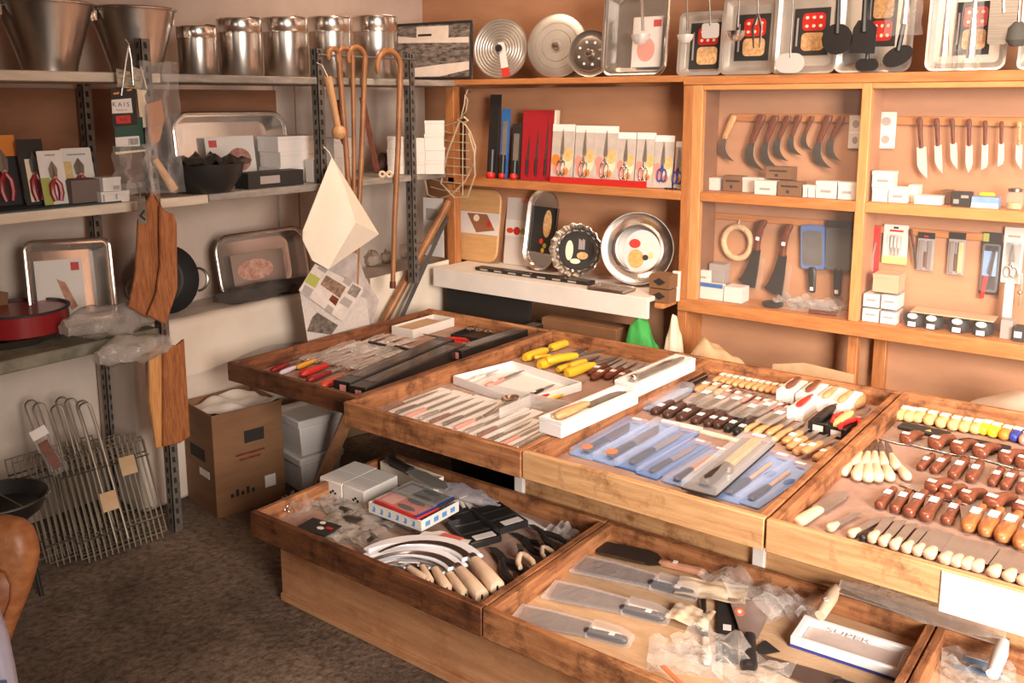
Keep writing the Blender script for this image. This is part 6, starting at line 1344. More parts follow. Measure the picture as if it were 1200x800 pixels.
def bailcase(label, group):
    t = thing('black_case', label, 'case', group); part(t, 'case', MB().slab(rrect(.2,.06,.015,4,.1,0),0,.02,.005), BLACK); part(t, 'wire_bail', MB().tube([(.04,-.034,.02),(.2,-.036,.022),(.23,0,.024),(.2,.036,.022),(.04,.034,.02)],.0028,6), STEELB); return t
lk('bail', bailcase, (792,456), (826,440), .22, G2, 'black case with a wire bail in the back left corner of the third tray')
go_ = 'honey-handled pocket knives in the third high tray'
OK_ = knife('pocket_knife', 'knife', blade_straight(.1,.05,.016,'drop'), .11,.026,.02, BEECHO, None,'barrel',0,(.075,.018,.026),0,bolster=STEEL)
for i, (x, y) in enumerate([(815,461),(827,462),(838,465)]): lk('ok', OK_, (x,y), (x+24,y-13), .16, G2, 'honey-handled pocket knife, %s from the left in the short left row' % ORD[i], go_)
for i, (x, y) in enumerate(spread(10, (836,450), (905,463))): lk('ok', OK_, (x,y), (x+23,y-12), .16, G2, 'honey-handled pocket knife with dark end, %s from the left in the far row' % ORD[i], go_)
PKK = knife('pocket_knife', 'knife', blade_straight(.095,.05,.015,'drop'), .1,.024,.018, mat('mauve handle',(.34,.12,.085),.35), None,'barrel',0,(.06,.016,.026),0,bolster=STEEL)
for i, (x, y) in enumerate([(845,467),(856,469),(869,473),(880,476),(889,478),(898,481),(906,483),(914,486)]): lk('mk', PKK, (x,y), (x+20,y-11), .15, G2, 'mauve-handled pocket knife, %s from the left in the second row' % ORD[i], 'mauve-handled pocket knives in the third high tray')
TK = knife('paring_knife', 'knife', blade_straight(.1,.1,.018,'drop'), .1,.024,.018, BEECHO, None,'barrel',0,None)
TKS = knife('paring_knife', 'knife', blade_straight(.1,.1,.018,'drop'), .1,.026,.018, BEECHO, None,'straight',0,(.05,.016,.022))
for i, (n, f, s) in enumerate([((871,508),(906,488),0),((883,511),(918,491),0),((899,512),(932,492),0),((910,515),(944,496),0),((919,522),(956,499),1),((924,528),(962,506),1),((931,534),(970,512),1),((941,533),(982,512),1),((955,541),(992,518),1),((905,519),(938,500),0)]):
    lk('tk%d' % s, TKS if s else TK, n, f, .2, G2+(.0 if i != 7 else .016), 'tan wooden paring knife, %s' % ('%s in the row beside the dark knives' % ORD[i] if i < 4 else ['nearest the black tool boxes','second in the right bunch','third in the right bunch','lying on top in the right bunch','closest to the right rim','tucked behind the black pack'][i-4]), 'tan paring knives in the third high tray')
for i, (n, f) in enumerate([((776,494),(822,504)),((822,506),(868,519))]):
    q = MB(); a, c = zp(*n,G2), zp(*f,G2); L = (c-a).length; q.slab([(0,-.012),(L*.3,-.016),(L*.7,-.010),(L,-.014),(L,.012),(L*.6,.016),(0,.01)],0,.006); solo('torn_card', q, PAPER, 'torn pale cardboard strip before the dark knives, %s one' % ('left','right')[i], 'cardboard', 'torn cardboard strips', lie(*n,*f,G2,L))
def smallfoam(red):
    def go(label, group):
        t = thing('foam_knife_stand', label, 'box', group); part(t, 'foam_block', MB().box((0,-.026,0),(.17,.026,.036)), FOAM, .002)
        part(t, 'knife_handle', MB().loft([(x+.02,a,b_,c,z+.036) for x,a,b_,c,z in hsecs(.11,.020,.015,'barrel')],12,0,.85), RED if red else ROSEL if red is None else BEECHO)
        part(t, 'blade_edge', MB().slab(blade_straight(.12,.04,.012,'drop'),.043,.045), BLADE); return t
    return go
for i, (n, f, r, lab) in enumerate([((919,472),(945,452),None,'white foam block with a brown knife, leftmost at the back rim'),((942,477),(968,456),None,'white foam block with a brown knife, second at the back rim'),((962,483),(986,463),False,'white foam block with a tan knife, third at the back rim'),((980,489),(1004,468),False,'white foam block with a tan knife, rightmost at the back rim'),((931,493),(957,473),True,'white foam block with a red penknife, in front of the others')]):
    lk('sf%s' % r, smallfoam(r), n, f, .20, G2, lab, 'white foam knife stands')
def toolbox(tool):
    def go(label, group):
        t = thing('boxed_multitool', label, 'multitool', group); part(t, 'black_box', MB().box((0,-.028,0),(.1,.028,.032)), BLACK, .002); part(t, 'white_label', MB().box((-.0008,-.014,.008),(0,.014,.024)), CARDW)
        part(t, 'tool', MB().loft([(.0,.009,.007,0,.040),(.02,.014,.009,0,.0415),(.09,.014,.009,0,.0415),(.13,.009,.007,0,.040)],10,0,.7), BLACK if tool == 0 else CORK)
        part(t, 'jaw', MB().slab([(.1,-.010),(.16,-.004),(.16,.004),(.1,.010)],.038,.043), STEEL)
        if tool: part(t, 'red_grip', MB().tube([(.0,.012,.048),(.04,.02,.050),(.09,.01,.048)],.005,8), RED)
        return t
    return go
lk('tb0', toolbox(0), (958,508), (976,492), .135, G2, 'black box with a white label and a black multitool on top')
lk('tb1', toolbox(1), (979,514), (997,498), .135, G2, 'black box with a white label and a red-gripped tool on top')
lk('scis_r', pliers(RED), (992,506), (1020,482), .2, G2+.036, 'red-handled scissors at the right rim of the third tray', 'loose scissors')
lk('cw', lambda l, g: _claw(l, g), (1000,486), (1018,467), .13, G2, 'curved tan-handled pruning knife in the back right corner of the third tray')

# ---- fourth high tray: corks, hooked and folding knives
CK = [(1052,494),(1062,496),(1073,497),(1086,500),(1100,503),(1114,506),(1127,508),(1140,510),(1150,511),(1161,514),(1174,517),(1186,519),(1198,523)]
for i, (x, y) in enumerate(CK):
    m = CORK if i < 8 else YELLOW if i < 10 else ORANGE if i == 10 else NAVY if i == 11 else PINKP
    lab = 'cork-coloured folding knife at the back rim, %s from the left' % ORD[i] if i < 8 else ['yellow folding knife at the back rim, left one','yellow folding knife at the back rim, right one','orange folding knife at the back rim','blue folding knife at the back rim','pink folding knife at the back rim by the right edge'][i-8]
    lk('ck%d' % max(i-7,0 if i < 8 else 1) if i < 8 or i > 9 else 'cky', knife('folding_knife', 'knife', blade_straight(.085,.015,.014,'drop'), .09,.03,.026, mat('bright yellow plastic',(.85,.66,.03),.35) if m is YELLOW else m, None,'barrel',0,(.05,.02,.024) if i not in (1,) else (.05,.02,.02)), (x,y), (x+13,y-12), .1, G2, lab, 'folding knives along the back rim of the fourth tray')
for i, (n, f) in enumerate([((1055,500),(1111,513)),((1124,517),(1182,530))]):
    a, c = zp(*n,G2), zp(*f,G2); L = (c-a).length; t = thing('leather_sheath', 'flat black leather sheath behind the hooked knives, %s one' % ('left','right')[i], 'sheath', 'black leather sheaths', lie(*n,*f,G2,L))
    part(t, 'sheath', MB().slab([(0,-.012),(L*.15,-.026),(L,-.03),(L,.03),(L*.15,.02)] if i else [(0,-.028),(L,-.03),(L,.028),(0,.024)],0,.014,.004), BLACKM); part(t, 'tag', MB().slab([(.04+L*.3,-.02),(L*.3+.06,-.02),(L*.3+.05,.0)],.0142,.0148), CORK)
def hookknife(label, group):
    # x points toward the handle's far end
    t = thing('hooked_knife', label, 'knife', group)
    q = MB(); q.slab([(.03,.012),(.018,.038),(.0,.065),(-.012,.09),(-.022,.075),(-.028,.045),(-.03,.01),(-.024,-.018),(-.008,-.028),(.012,-.024),(.02,-.01)],.003,.006,.001); part(t, 'blade', q, BLADE)
    q = MB(); q.loft([(-.026,.013,.010,-.012,.016),(-.018,.021,.015,-.008,.019),(.005,.024,.016,-.004,.020),(.03,.019,.014,-.008,.018),(.055,.016,.013,-.016,.017),(.075,.013,.011,-.026,.016),(.082,.008,.007,-.03,.015)],12,0,.9); h = part(t, 'handle', q, ROSEL, ang=60)
    part(h, 'price_sticker', MB().box((-.008,-.014,.0345),(.010,.008,.0358)), PRICE); return t
for i, (x, y) in enumerate([(1060,517),(1094,523),(1120,529),(1146,533),(1176,540),(1196,546)]):
    lk('hk', hookknife, (x,y+2), (x+11,y-8), .088 if i else .10, G2, 'hooked brown knife with a broad steel blade, %s from the left in the far row' % ORD[i], 'hooked knives in the fourth high tray')
for i, (x, y) in enumerate([(1090,574),(1107,581),(1130,586),(1160,594),(1194,602)]):
    lk('hk', hookknife, (x,y+2), (x+12,y-9), .09 if i < 3 else .074, G2, 'hooked brown knife with a broad steel blade, %s from the left in the near row' % ORD[i], 'hooked knives in the fourth high tray')
FK = knife('folding_knife', 'knife', [(.02,.006),(.09,.020),(.102,.008),(.09,.0)], .115,.024,.02, ROSEL, STEEL,'straight',0,(.06,.014,.022),0,bolster=STEELB)
for i, (n, f) in enumerate([((1077,552),(1093,537)),((1093,556),(1111,539)),((1115,563),(1132,542)),((1136,567),(1149,546)),((1161,571),(1174,553)),((1176,575),(1190,556)),((1194,580),(1206,562))]):
    lk('fk', FK, n, f, .122, G2, 'brown folding knife between the two hooked rows, %s from the left' % ORD[i], 'brown folding knives in the fourth high tray')
FK2 = knife('folding_knife', 'knife', [(.02,.008),(.1,.022),(.112,.008),(.1,.0)], .125,.026,.022, ROSEL, STEEL,'hook',0,(.075,.015,.024),0)
FK3 = knife('folding_knife', 'knife', [(.02,.012),(.1,.036),(.122,.012),(.1,.0)], .125,.030,.024, mat('amber brown handle',(.34,.11,.03),.3,0,(.46,.19,.07),30,(1,6,6)), STEEL,'drop',0,(.07,.016,.026),0)
for i, (n, f) in enumerate([((1029,598),(1048,577)),((1047,603),(1065,580)),((1063,608),(1084,582)),((1082,613),(1102,586)),((1107,617),(1123,593)),((1131,627),(1152,599)),((1152,633),(1173,603)),((1171,640),(1194,608)),((1193,648),(1214,616))]):
    lk('fk2' if i < 5 else 'fk3', FK2 if i < 5 else FK3, n, f, .13, G2, 'brown folding knife in the row nearest the front, %s from the left' % ORD[i], 'brown folding knives in the fourth high tray')
LW = knife('wooden_handled_knife', 'knife', blade_straight(.1,.12,.016,'drop'), .105,.030,.024, BEECH, STEELD,'drop',0)
LO = [(988,560),(1003,566),(1016,568),(1028,568),(1043,567),(1064,566)]; UP = [(1000,550),(1013,550),(1024,550),(1036,551),(1051,554)]
for i, (x, y) in enumerate(LO): lk('lw', LW, (x,y), (1022+(x-1022)*.42, 528+abs(x-1022)*.05), .22, G2, 'pale wooden-handled knife in the fan, %s from the left in its front layer' % ORD[i], 'fan of pale wooden-handled knives')
for i, (x, y) in enumerate(UP): lk('lw', LW, (x,y), (1026+(x-1024)*.42, 519+abs(x-1024)*.05), .22, G2+.002, 'pale wooden-handled knife in the fan, %s from the left in its rear layer' % ORD[i], 'fan of pale wooden-handled knives')
lk('bigk', knife('butcher_knife', 'knife', [(.13,-.02),(.13,.026),(.24,.028),(.30,.012),(.31,-.006),(.25,-.02)], .13,.04,.026, BEECH, BLADE,'straight'), (934,617), (994,580), .31, G2, 'broad pale-handled knife in the front left corner of the fourth tray')
GFR = 'short pale-handled knives along the front rim'
FR1 = knife('budding_knife', 'knife', blade_straight(.05,.14,.026,'sheep'), .06,.03,.026, BEECH, BLADE,'barrel'); FR2 = knife('wide_bladed_knife', 'knife', blade_straight(.05,.13,.042,'flat'), .06,.036,.026, BEECH, BLADE,'barrel'); FRB = knife('black_budding_knife', 'knife', blade_straight(.05,.14,.02,'drop'), .06,.028,.024, BLACK, BLADEK,'barrel')
FRP = [(970,624,0,'d'),(995,631,0,'d'),(1008,635,2,'d'),(1020,638,0,''),(1033,642,0,''),(1046,646,0,''),(1060,650,0,''),(1073,653,0,''),(1087,657,1,''),(1105,663,1,''),(1118,666,1,''),(1130,669,1,''),(1142,672,1,''),(1162,678,1,''),(1180,683,1,''),(1197,688,1,'')]
for i, (x, y, k, e) in enumerate(FRP):
    lab = ('black-handled knife among the pale ones at the front rim' if k == 2 else '%s pale-handled knife at the front rim, %s of %s' % (('slim','wide-bladed')[k], (ORD[i] if i < 2 else ORD[i-1]) if k == 0 else ORD[i-8], ('its slim kind from the left','its wide kind from the left')[k]))
    lk('fr%d' % k, (FR1,FR2,FRB)[k], (x,y), (x+(22 if k == 1 else 24),y-(30 if k == 1 else 29)) if e != 'd' else (x+36,y-20), .19, G2, lab, GFR)

# ---- low tray of sickles and boxes
def lowbox(n0, n1, tb, h, lab, mark=True):
    a, b_ = zp(*n0,G1), zp(*n1,G1); c = zp(*tb,G1+h); u = b_-a; nrm = Vector((-u.y,u.x,0)).normalized(); d = (c-a).dot(nrm)
    t = thing('white_carton', lab, 'box', 'white cartons in the low tray', frame((a+b_)/2, u)); w = u.length
    part(t, 'body', MB().box((-w/2+.001,0,0),(w/2-.001,d,h-.004)), CARDW, .002)
    for s in (0,1): part(t, 'flap', MB().box((-w/2+.001,d*(.02+.49*s),h-.004),(w/2-.001,d*(.49+.5*s),h)), CARDG)
    for k in range(3): part(t, 'black_print', MB().slab(ell(.006,.005,8,w*(-.0+.10*k),.0),0,.0008), HOLE, ml=upY((0,0,h*(.3+.12*(k%2)))))
lowbox((375,578),(401,587),(410,538),.062,'white carton with small black print, left of the touching pair')
lowbox((402,587),(427,596),(435,547),.062,'white carton with small black print, right of the touching pair')
BLUEP = mat('mid blue print',(.10,.30,.62),.5)
zb = G1+.03; t, w, d = openbox('printed_tray_box', 'white tray box with blue printed squares holding a red pack', 'box', zb, [(432,600),(494,623),(541,600)], .036, CARDW, drop=0)
for i in range(6): part(t, 'blue_print', MB().slab([(w*(.07+.15*i),.010),(w*(.07+.15*i)+.014,.008),(w*(.07+.15*i)+.016,.024),(w*(.07+.15*i)+.006,.028),(w*(.07+.15*i)+.008,.018)],.0,.0008), BLUEP, ml=upY((0,0,0)))
for i in range(4): part(t, 'blue_print', MB().box((w,d*(.1+.22*i),.010),(w+.0008,d*(.1+.22*i)+.022,.026)), BLUEP)
solo('grey_packet', MB().slab(rrect(.2,.16,.02,3),0,.027,.008), FILMG, 'thick grey packet under the blue printed tray box', 'packet', None, frame(zp(480,604,G1),(1,-.1,0)))
def redpack(m):
    def go(label, group):
        t = thing('carded_knives', label, 'knife pack', group); part(t, 'card', MB().slab(rrect(.2,.1,.004,2,.1,0),0,.008,.001), m); part(t, 'end_band', MB().box((.185,-.05,.0081),(.2,.05,.009)), NAVY); part(t, 'picture', MB().box((.015,-.03,.0081),(.07,.035,.0086)), PINKP if m is RED else GREYP)
        for s in (-1,1): part(t, 'dark_knife', MB().slab(ell(.038,.010,16,.125,s*.022),.0081,.014,.002), BLACKM)
        part(t, 'film', MB().slab(rrect(.19,.094,.004,2,.1,0),.009,.018,.003), FILM); return t
    return go
lk('rp', redpack(RED), (451,583), (502,603), .2, zb+.038, 'red carded pack of two dark knives on the printed tray box'); lk('rpk', redpack(BLACKM), (470,573), (521,592), .2, zb+.038, 'black carded pack lying behind the red one')
def clearbag(px, py, w, h, rot, lab, seed, m=FILMG, amp=.03, z=G1, inner=None):
    c = zp(px, py, z); t = thing('plastic_bag', lab, 'bag', 'small clear bags in the trays', Matrix.Translation(c) @ Matrix.Rotation(math.radians(rot),4,'Z'))
    q = sheet_mb(w,h,amp,14,12,6,seed,z=.004); q2 = sheet_mb(w,h,.002,4,4,6,seed); part(t, 'film', q, m, ang=60); part(t, 'under_film', q2, m)
    if inner: part(t, 'contents', MB().loft([(-w*.35,h*.08,.006,0,.008),(-w*.1,h*.2,.008,0,.01),(w*.3,h*.14,.008,0,.01)],8), inner)
    return t
clearbag(348,600,.10,.09,20,'clear bag of bright screws in the left corner of the low tray',61,FILM,.05)
for i in range(12):
    c = zp(325+rnd(-8,10), 596+rnd(-5,6), G1+.03); 
t = thing('screw_packet', 'packet of bright little screws in the left corner of the low tray', 'packet', mw=Matrix.Translation(zp(328,603,G1)))
for i in range(14): part(t, 'screw', MB().ball((rnd(-.03,.03),rnd(-.02,.02),rnd(.006,.035)),.006,0,8,5), STEELB)
q = MB(); a, c = zp(352,618,G1+.004), zp(385,626,G1+.004); t = thing('black_card', 'black card with white and red print leaning on the front rim', 'card', mw=lie(352,616,386,626,G1+.02,(c-a).length,0)); L = (c-a).length
part(t, 'card', MB().box((0,-.02,0),(L,.055,.004)), BLACKM); part(t, 'white_dot', MB().slab(ell(.012,.008,14,L*.6,.012),.0041,.005), CARDW); part(t, 'white_dot', MB().slab(ell(.010,.008,14,L*.45,.042),.0041,.005), CARDW); part(t, 'red_print', MB().box((L*.72,.018,.0041),(L*.92,.03,.0046)), RED)
for i, (px, py, w, h, r, lab) in enumerate([(402,597,.18,.12,-20,'clear bag behind the black card in the low tray'),(384,592,.13,.09,10,'clear bag beside the white cartons'),(415,612,.2,.13,15,'clear bag in the middle left of the low tray'),(432,632,.2,.12,-15,'clear bag along the front rim of the low tray'),(408,628,.12,.1,25,'small clear bag between black card and sickles'),(450,608,.16,.12,5,'clear bag under the printed tray box edge')]):
    clearbag(px, py, w, h, r, lab, 70+i, FILMG, .02, G1, STEELD if i in (0,2,3) else None)
def sickle_big(label, group, ln=.30, cv=2.0):
    # handle from x=0 to .13, sheathed blade curling back toward -x/+y
    t = thing('sheathed_sickle', label, 'sickle', group)
    part(t, 'handle', MB().loft([(0,.016,.014,0,.018),(.006,.019,.017,0,.018),(.06,.017,.0165,0,.018),(.13,.013,.013,0,.018)],12,0,.9), BEECH, ang=60)
    part(t, 'ferrule', MB().loft([(.128,.0135,.0135,0,.018),(.15,.0115,.0115,0,.018)],12), STEELD); part(t, 'end_hole', MB().slab(ell(.003,.007,10),-.0006,0), HOLE, ml=upX((-.0001,0,.018)) @ Matrix.Rotation(math.pi,4,'Y'))
    part(t, 'white_sheath', MB().slab(arc_blade(.145,0,ln,.052 if ln > .2 else .036,cv,14,.35),.012,.022,.003), mat('white paper sheath',(.70,.69,.74),.6,0,(.8,.79,.82),14))
    part(t, 'blade_edge', MB().slab(arc_blade(.148,.012,ln*.83,.02,cv+.1,12,.3),.0222,.0236), STEEL)
    return t
SH = [((583,698),(553,661),.148,.022,0),((565,708),(536,672),.148,.011,.0),((546,704),(525,676),.13,0,0),((524,696),(508,670),.12,0,0),((504,686),(494,666),.11,0,0),((500,684),(477,668),.11,0,0)]
for i, (n, f, L, z, _) in enumerate(SH):
    lk('sick' if i < 3 else 'sicks', sickle_big if i < 3 else (lambda l, g: sickle_big(l, g, .17, 1.5)), n, f, .15, G1+z, 'white-sheathed sickle with pale wooden handle, %s from the right in the low tray' % ORD[i], 'white-sheathed sickles in the low tray')
t = thing('red_print_sheet', 'red printed white wrapper lying between the sickle blades', 'wrapper', mw=frame(zp(520,634,G1+.026),(1,.2,0))); part(t, 'wrapper', sheet_mb(.16,.07,.014,10,6,5,91), CARDW); part(t, 'red_print', MB().slab([(-.02,-.02),(.05,-.02),(.06,.02),(-.01,.025)],.014,.0155), mat('salmon red print',(.62,.12,.09),.5))
def blackpack(label, group):
    t = thing('black_pack', label, 'pack', group); part(t, 'pack', MB().slab(rrect(.17,.11,.006,2,.085,0),0,.022,.003), BLACK); part(t, 'white_label', MB().box((.01,-.04,.0222),(.04,.03,.023)), CARDW); part(t, 'silver_line', MB().box((.12,-.045,.0222),(.126,.045,.023)), STEEL); part(t, 'grooves', MB().box((.06,-.05,.0222),(.07,.05,.0235)), BLACKM); return t
for i, (n, f, z, lab) in enumerate([((570,640),(541,614),.0,'black pack with a white label, front one in the low tray'),((603,622),(570,599),.024,'black pack with a white label, rear one lying on top'),((556,618),(535,602),0,'black pack partly under the printed tray box')]):
    lk('bpk', blackpack, n, f, .17, G1+z, lab, 'black packs in the low tray')
def secateur(m, m2):
    def go(label, group):
        t = thing('secateurs', label, 'secateurs', group)
        for s in (1,-1): part(t, 'handle', MB().tube([(0,s*.03,.014),(.04,s*.032,.014),(.09,s*.018,.014),(.13,0,.014)],[.010,.013,.013,.009],10), m)
        part(t, 'blade', MB().slab([(.12,-.006),(.16,-.02),(.2,-.016),(.215,.004),(.17,.008),(.13,.01)],.012,.017,.001), m2); part(t, 'pivot', MB().lathe([(.012,.008),(.014,.016),(.012,.024)],16,0,(.13,0,0)), BLACK); return t
    return go
for i, (n, f, m, m2, lab) in enumerate([((612,684),(574,646),BLACK,BLACKM,'black secateurs pointing to the printed box, nearest the sickles'),((640,650),(600,628),BLACK,BLACKM,'black secateurs in the back of the low tray, left'),((655,640),(620,618),BLACK,BLACKM,'black secateurs in the back of the low tray, right'),((618,668),(606,640),BEECH,STEEL,'cream-handled hooked secateurs beside the tray divider, front'),((645,655),(630,634),BEECH,STEEL,'cream-handled hooked secateurs beside the tray divider, rear')]):
    lk('sec%d' % (0 if m is BLACK else 1), secateur(m, m2), n, f, .215, G1+(0,.0,.026,.026,.03)[i], lab, 'secateurs in the low tray')
def billbig(label, group):
    t = thing('billhook', label, 'billhook', group); part(t, 'handle', MB().loft([(0,.014,.012,.03,.016),(.01,.022,.016,.022,.016),(.05,.018,.015,.004,.016),(.12,.016,.014,0,.016),(.15,.018,.014,0,.016)],12,0,.85), BLACK)
    part(t, 'blade', MB().slab([(.145,-.016),(.2,-.03),(.3,-.038),(.345,-.02),(.34,.0),(.3,.02),(.2,.026),(.145,.016)],.014,.019,.001), mat('grey hand tool steel',(.42,.40,.36),.4,.6)); return t
lk('bill2', billbig, (449,542), (527,578), .345, G1+.07, 'grey-bladed tool with thick black handle lying on the cartons', None)
t, w, d = openbox('open_flap_box', 'open pale cardboard box against the back rim of the low tray', 'box', G1, [(446,560),(508,584),(517,577)], .065, PAPER)
a, c = zp(512,574,G1+.01), zp(586,604,G1+.01); t = thing('film_roll', 'rolled clear plastic sheet along the back rim of the low tray', 'roll', mw=frame(a,(c-a))); part(t, 'roll', tubebag((c-a).length,.032,14), film('lilac film',(.62,.58,.66),.3,.7,.12,.5,30), ang=60)
for i, (px, py, lab) in enumerate([(541,587,'white and black cloth glove beside the film roll'),(556,592,'second white cloth glove beside the film roll')]):
    r_ = random.Random(i); t = thing('work_glove', lab, 'glove', 'work gloves', Matrix.Translation(zp(px,py,G1)) @ Matrix.Rotation(.6*i-.4,4,'Z'))
    part(t, 'palm', MB().loft([(-.05,.028,.012,0,.014),(-.01,.034,.016,0,.016),(.03,.034,.015,0,.016)],10,0,.8), CARDW); part(t, 'cuff', MB().loft([(-.075,.03,.012,0,.013),(-.048,.028,.012,0,.014)],10,0,.8), BLACK)
    for k in range(4): part(t, 'finger', MB().tube([(.02,-.024+.016*k,.016),(.055,-.027+.018*k,.018),(.075+.006*(k in (1,2)),-.028+.0185*k,.012)],[.0085,.008,.006],8), CARDW)
    part(t, 'thumb', MB().tube([(-.02,.03,.014),(.0,.048,.014),(.02,.058,.010)],[.01,.009,.006],8), CARDW)
a, c = zp(568,596,G1), zp(636,622,G1); t = thing('paper_wrapped_saw', 'long tool wrapped in white paper at the back of the low tray', 'saw', mw=lie(568,596,640,624,G1,.4)); part(t, 'paper_wrap', MB().loft([(0,.02,.012,0,.014),(.1,.03,.016,.004,.016),(.3,.024,.014,.0,.016),(.4,.012,.01,-.01,.014)],12,0,.7), CARDW); part(t, 'band', MB().loft([(.12,.031,.017,.004,.016),(.15,.031,.017,.004,.016)],12,0,.7), PAPER)
clearbag(662,632,.14,.08,-25,'white and pale blue wrapper at the back right of the low tray',95,FILMW,.03)

# ---- low tray of cleavers
lk('clv', lambda l, g: _cleaver(l, g), (827,675), (700,646), .36, G1, 'dark-bladed cleaver with a wooden handle, farthest in the front tray')
def chefpack(label, group):
    t = thing('bagged_butcher_knife', label, 'knife', group); L = .40
    part(t, 'handle', MB().loft([(x+.012,a,b_,c,z+.003) for x,a,b_,c,z in hsecs(.15,.036,.022)],12,0,.75), mat('charcoal handle',(.05,.05,.06),.35)); 
    for i in range(3): part(t, 'rivet', MB().lathe([(.004,.024),(.004,.0265)],10,0,(.035+.048*i,0,0)), STEELB)
    part(t, 'blade', MB().slab([(.155,-.058),(.155,.016),(.3,.028),(.4,.036),(.408,-.062),(.3,-.066)],.010,.0122,.0008), mat('brownish steel',(.40,.32,.29),.3,.85,(.32,.25,.22),8)); part(t, 'price_sticker', MB().box((.055,-.010,.0262),(.075,.010,.027)), PRICE)
    part(t, 'film_bag', MB().slab([(.15,.022),(.425,.046),(.425,-.072),(.3,-.078),(.155,-.068)],.0008,.018,.005), KNF); part(t, 'handle_film', MB().slab([(-.005,-.03),(-.005,.03),(.149,.03),(.149,-.066),(.05,-.06)],.0008,.0285,.006), BLISTER); part(t, 'white_liner', MB().slab([(.02,-.028),(.15,-.024),(.15,-.055),(.05,-.05)],.001,.004), FOAM); return t
for i, (n, f) in enumerate([((817,702),(678,666)),((783,730),(645,696)),((739,756),(606,724))]):
    lk('chefp', chefpack, n, f, .41, G1, 'bagged broad-bladed knife with riveted black handle, %s of the three' % ('far one','middle one','nearest one')[i], 'bagged butcher knives in the front tray')
def pwrap(px, py, w, h, r, lab, seed):
    c = zp(px, py, G1+.015); t = thing('paper_wrap', lab, 'paper', 'paper wraps on the tools', Matrix.Translation(c) @ Matrix.Rotation(math.radians(r),4,'Z')); part(t, 'paper', sheet_mb(w,h,.010,16,12,5,seed), mat('masking paper',(.66,.50,.33),.8,0,(.76,.61,.44),14,(1,1,1),.2,40), ang=60)
t = thing('wrapped_chisel', 'thin dark tool with a white taped grip lying in the front tray', 'chisel', mw=lie(828,781,824,702,G1,.3)); part(t, 'white_grip', MB().loft(hsecs(.1,.024,.02),10,0,.8), CARDW); part(t, 'shaft', MB().loft([(.09,.008,.007,0,.01),(.2,.006,.006,0,.01),(.3,.008,.005,0,.01)],8), BLACK); part(t, 'price_sticker', MB().box((.12,-.008,.017),(.15,.008,.018)), PRICE)
t = thing('flat_black_blade', 'flat black steel bar with two rivets lying in the front tray', 'blade', mw=lie(852,777,852,704,G1,.28)); part(t, 'bar', MB().box((0,-.026,0),(.28,.026,.006)), BLACKM, .001); part(t, 'rivet', MB().lathe([(.005,.006),(.005,.008)],10,0,(.02,0,0)), STEELB); part(t, 'price_sticker', MB().box((.13,-.01,.0061),(.155,.01,.007)), PRICE)
pwrap(834,693,.19,.11,18,'crumpled beige paper around the black bar and taped tool',51); pwrap(809,722,.11,.09,5,'small beige paper patch left of the taped tool',52)
t = thing('putty_knife', 'black-handled putty knife with a flared pale blade and red sticker', 'putty knife', mw=lie(877,791,880,709,G1,.27)); part(t, 'handle', MB().loft([(0,.012,.010,0,.014),(.01,.018,.013,0,.014),(.06,.015,.012,0,.014),(.12,.012,.010,0,.014)],12,0,.8), BLACK); part(t, 'blade', MB().slab([(.11,-.016),(.11,.016),(.265,.05),(.265,-.05)],.013,.0145), mat('pale spring steel',(.60,.47,.42),.3,.7)); part(t, 'red_sticker', MB().slab(ell(.016,.011,14,.21,.024),.0146,.0152), mat('orange sticker',(.80,.20,.08),.5)); part(t, 'white_sticker', MB().slab(ell(.008,.005,10,.21,.024),.0153,.0157), PRICE)
t = thing('black_scraper', 'short black scraper crossing under the putty knife', 'scraper', mw=lie(872,772,906,757,G1+.0,.16)); part(t, 'handle', MB().box((0,-.014,0),(.07,.014,.010)), BLACK); part(t, 'blade', MB().slab([(.065,-.02),(.065,.02),(.16,.04),(.15,-.045)],.003,.006), BLACKM); part(t, 'white_print', MB().box((.03,-.006,.0101),(.066,.008,.0106)), CARDG)
t = thing('wide_scraper', 'wide brown-steel scraper blade at the bottom edge of the front tray', 'scraper', mw=lie(885,772,1030,822,G1,.4)); part(t, 'blade', MB().slab([(0,-.03),(.0,.03),(.27,.055),(.27,-.055)],.004,.0065), mat('brownish steel',(.40,.32,.29),.3,.85)); part(t, 'handle', MB().loft([(x+.26,a,b_,c,z) for x,a,b_,c,z in hsecs(.14,.05,.03)],12,0,.8), BLACK)
zb = G1; a, b_, c = zp(925,757,zb), zp(1056,800,zb), zp(1069,771,zb); u = b_-a; w = u.length; d = (c-b_).dot(Vector((-u.y,u.x,0)).normalized())
t = thing('white_blister_tray', 'white plastic tray with brown paper and a clear cover in the front tray', 'tray', mw=frame(a, u)); part(t, 'base', MB().box((0,0,0),(w,d,.006)), NAVY)
for A, B_ in (((0,0,.006),(w,.012,.03)),((0,d-.016,.006),(w,d,.03)),((0,.012,.006),(.018,d-.016,.03)),((w-.014,.012,.006),(w,d-.016,.03))): part(t, 'rim', MB().box(A, B_), FOAM, .003)
part(t, 'brown_paper', MB().box((.02,.014,.0062),(w-.016,d-.018,.012)), mat('lilac brown paper',(.50,.38,.33),.6,0,(.6,.47,.41),9)); part(t, 'clear_cover', sheet_mb(w*.92,d*.86,.012,14,8,6,71,z=.014), FILM, ml=Matrix.Translation((w/2,d/2,0)), ang=60)
text(t, 'lettering', 'SUPER', .03, GREYP, at(w*.45,d*.7,.0285), 1.3)
for k in range(1): pass
clearbag(874,698,.26,.12,-20,'crumpled clear bag at the back rim of the front tray',81,BAGF,.05); clearbag(926,709,.18,.10,-30,'crumpled clear bag next to the wooden drawknife handle',82,BAGF,.04)
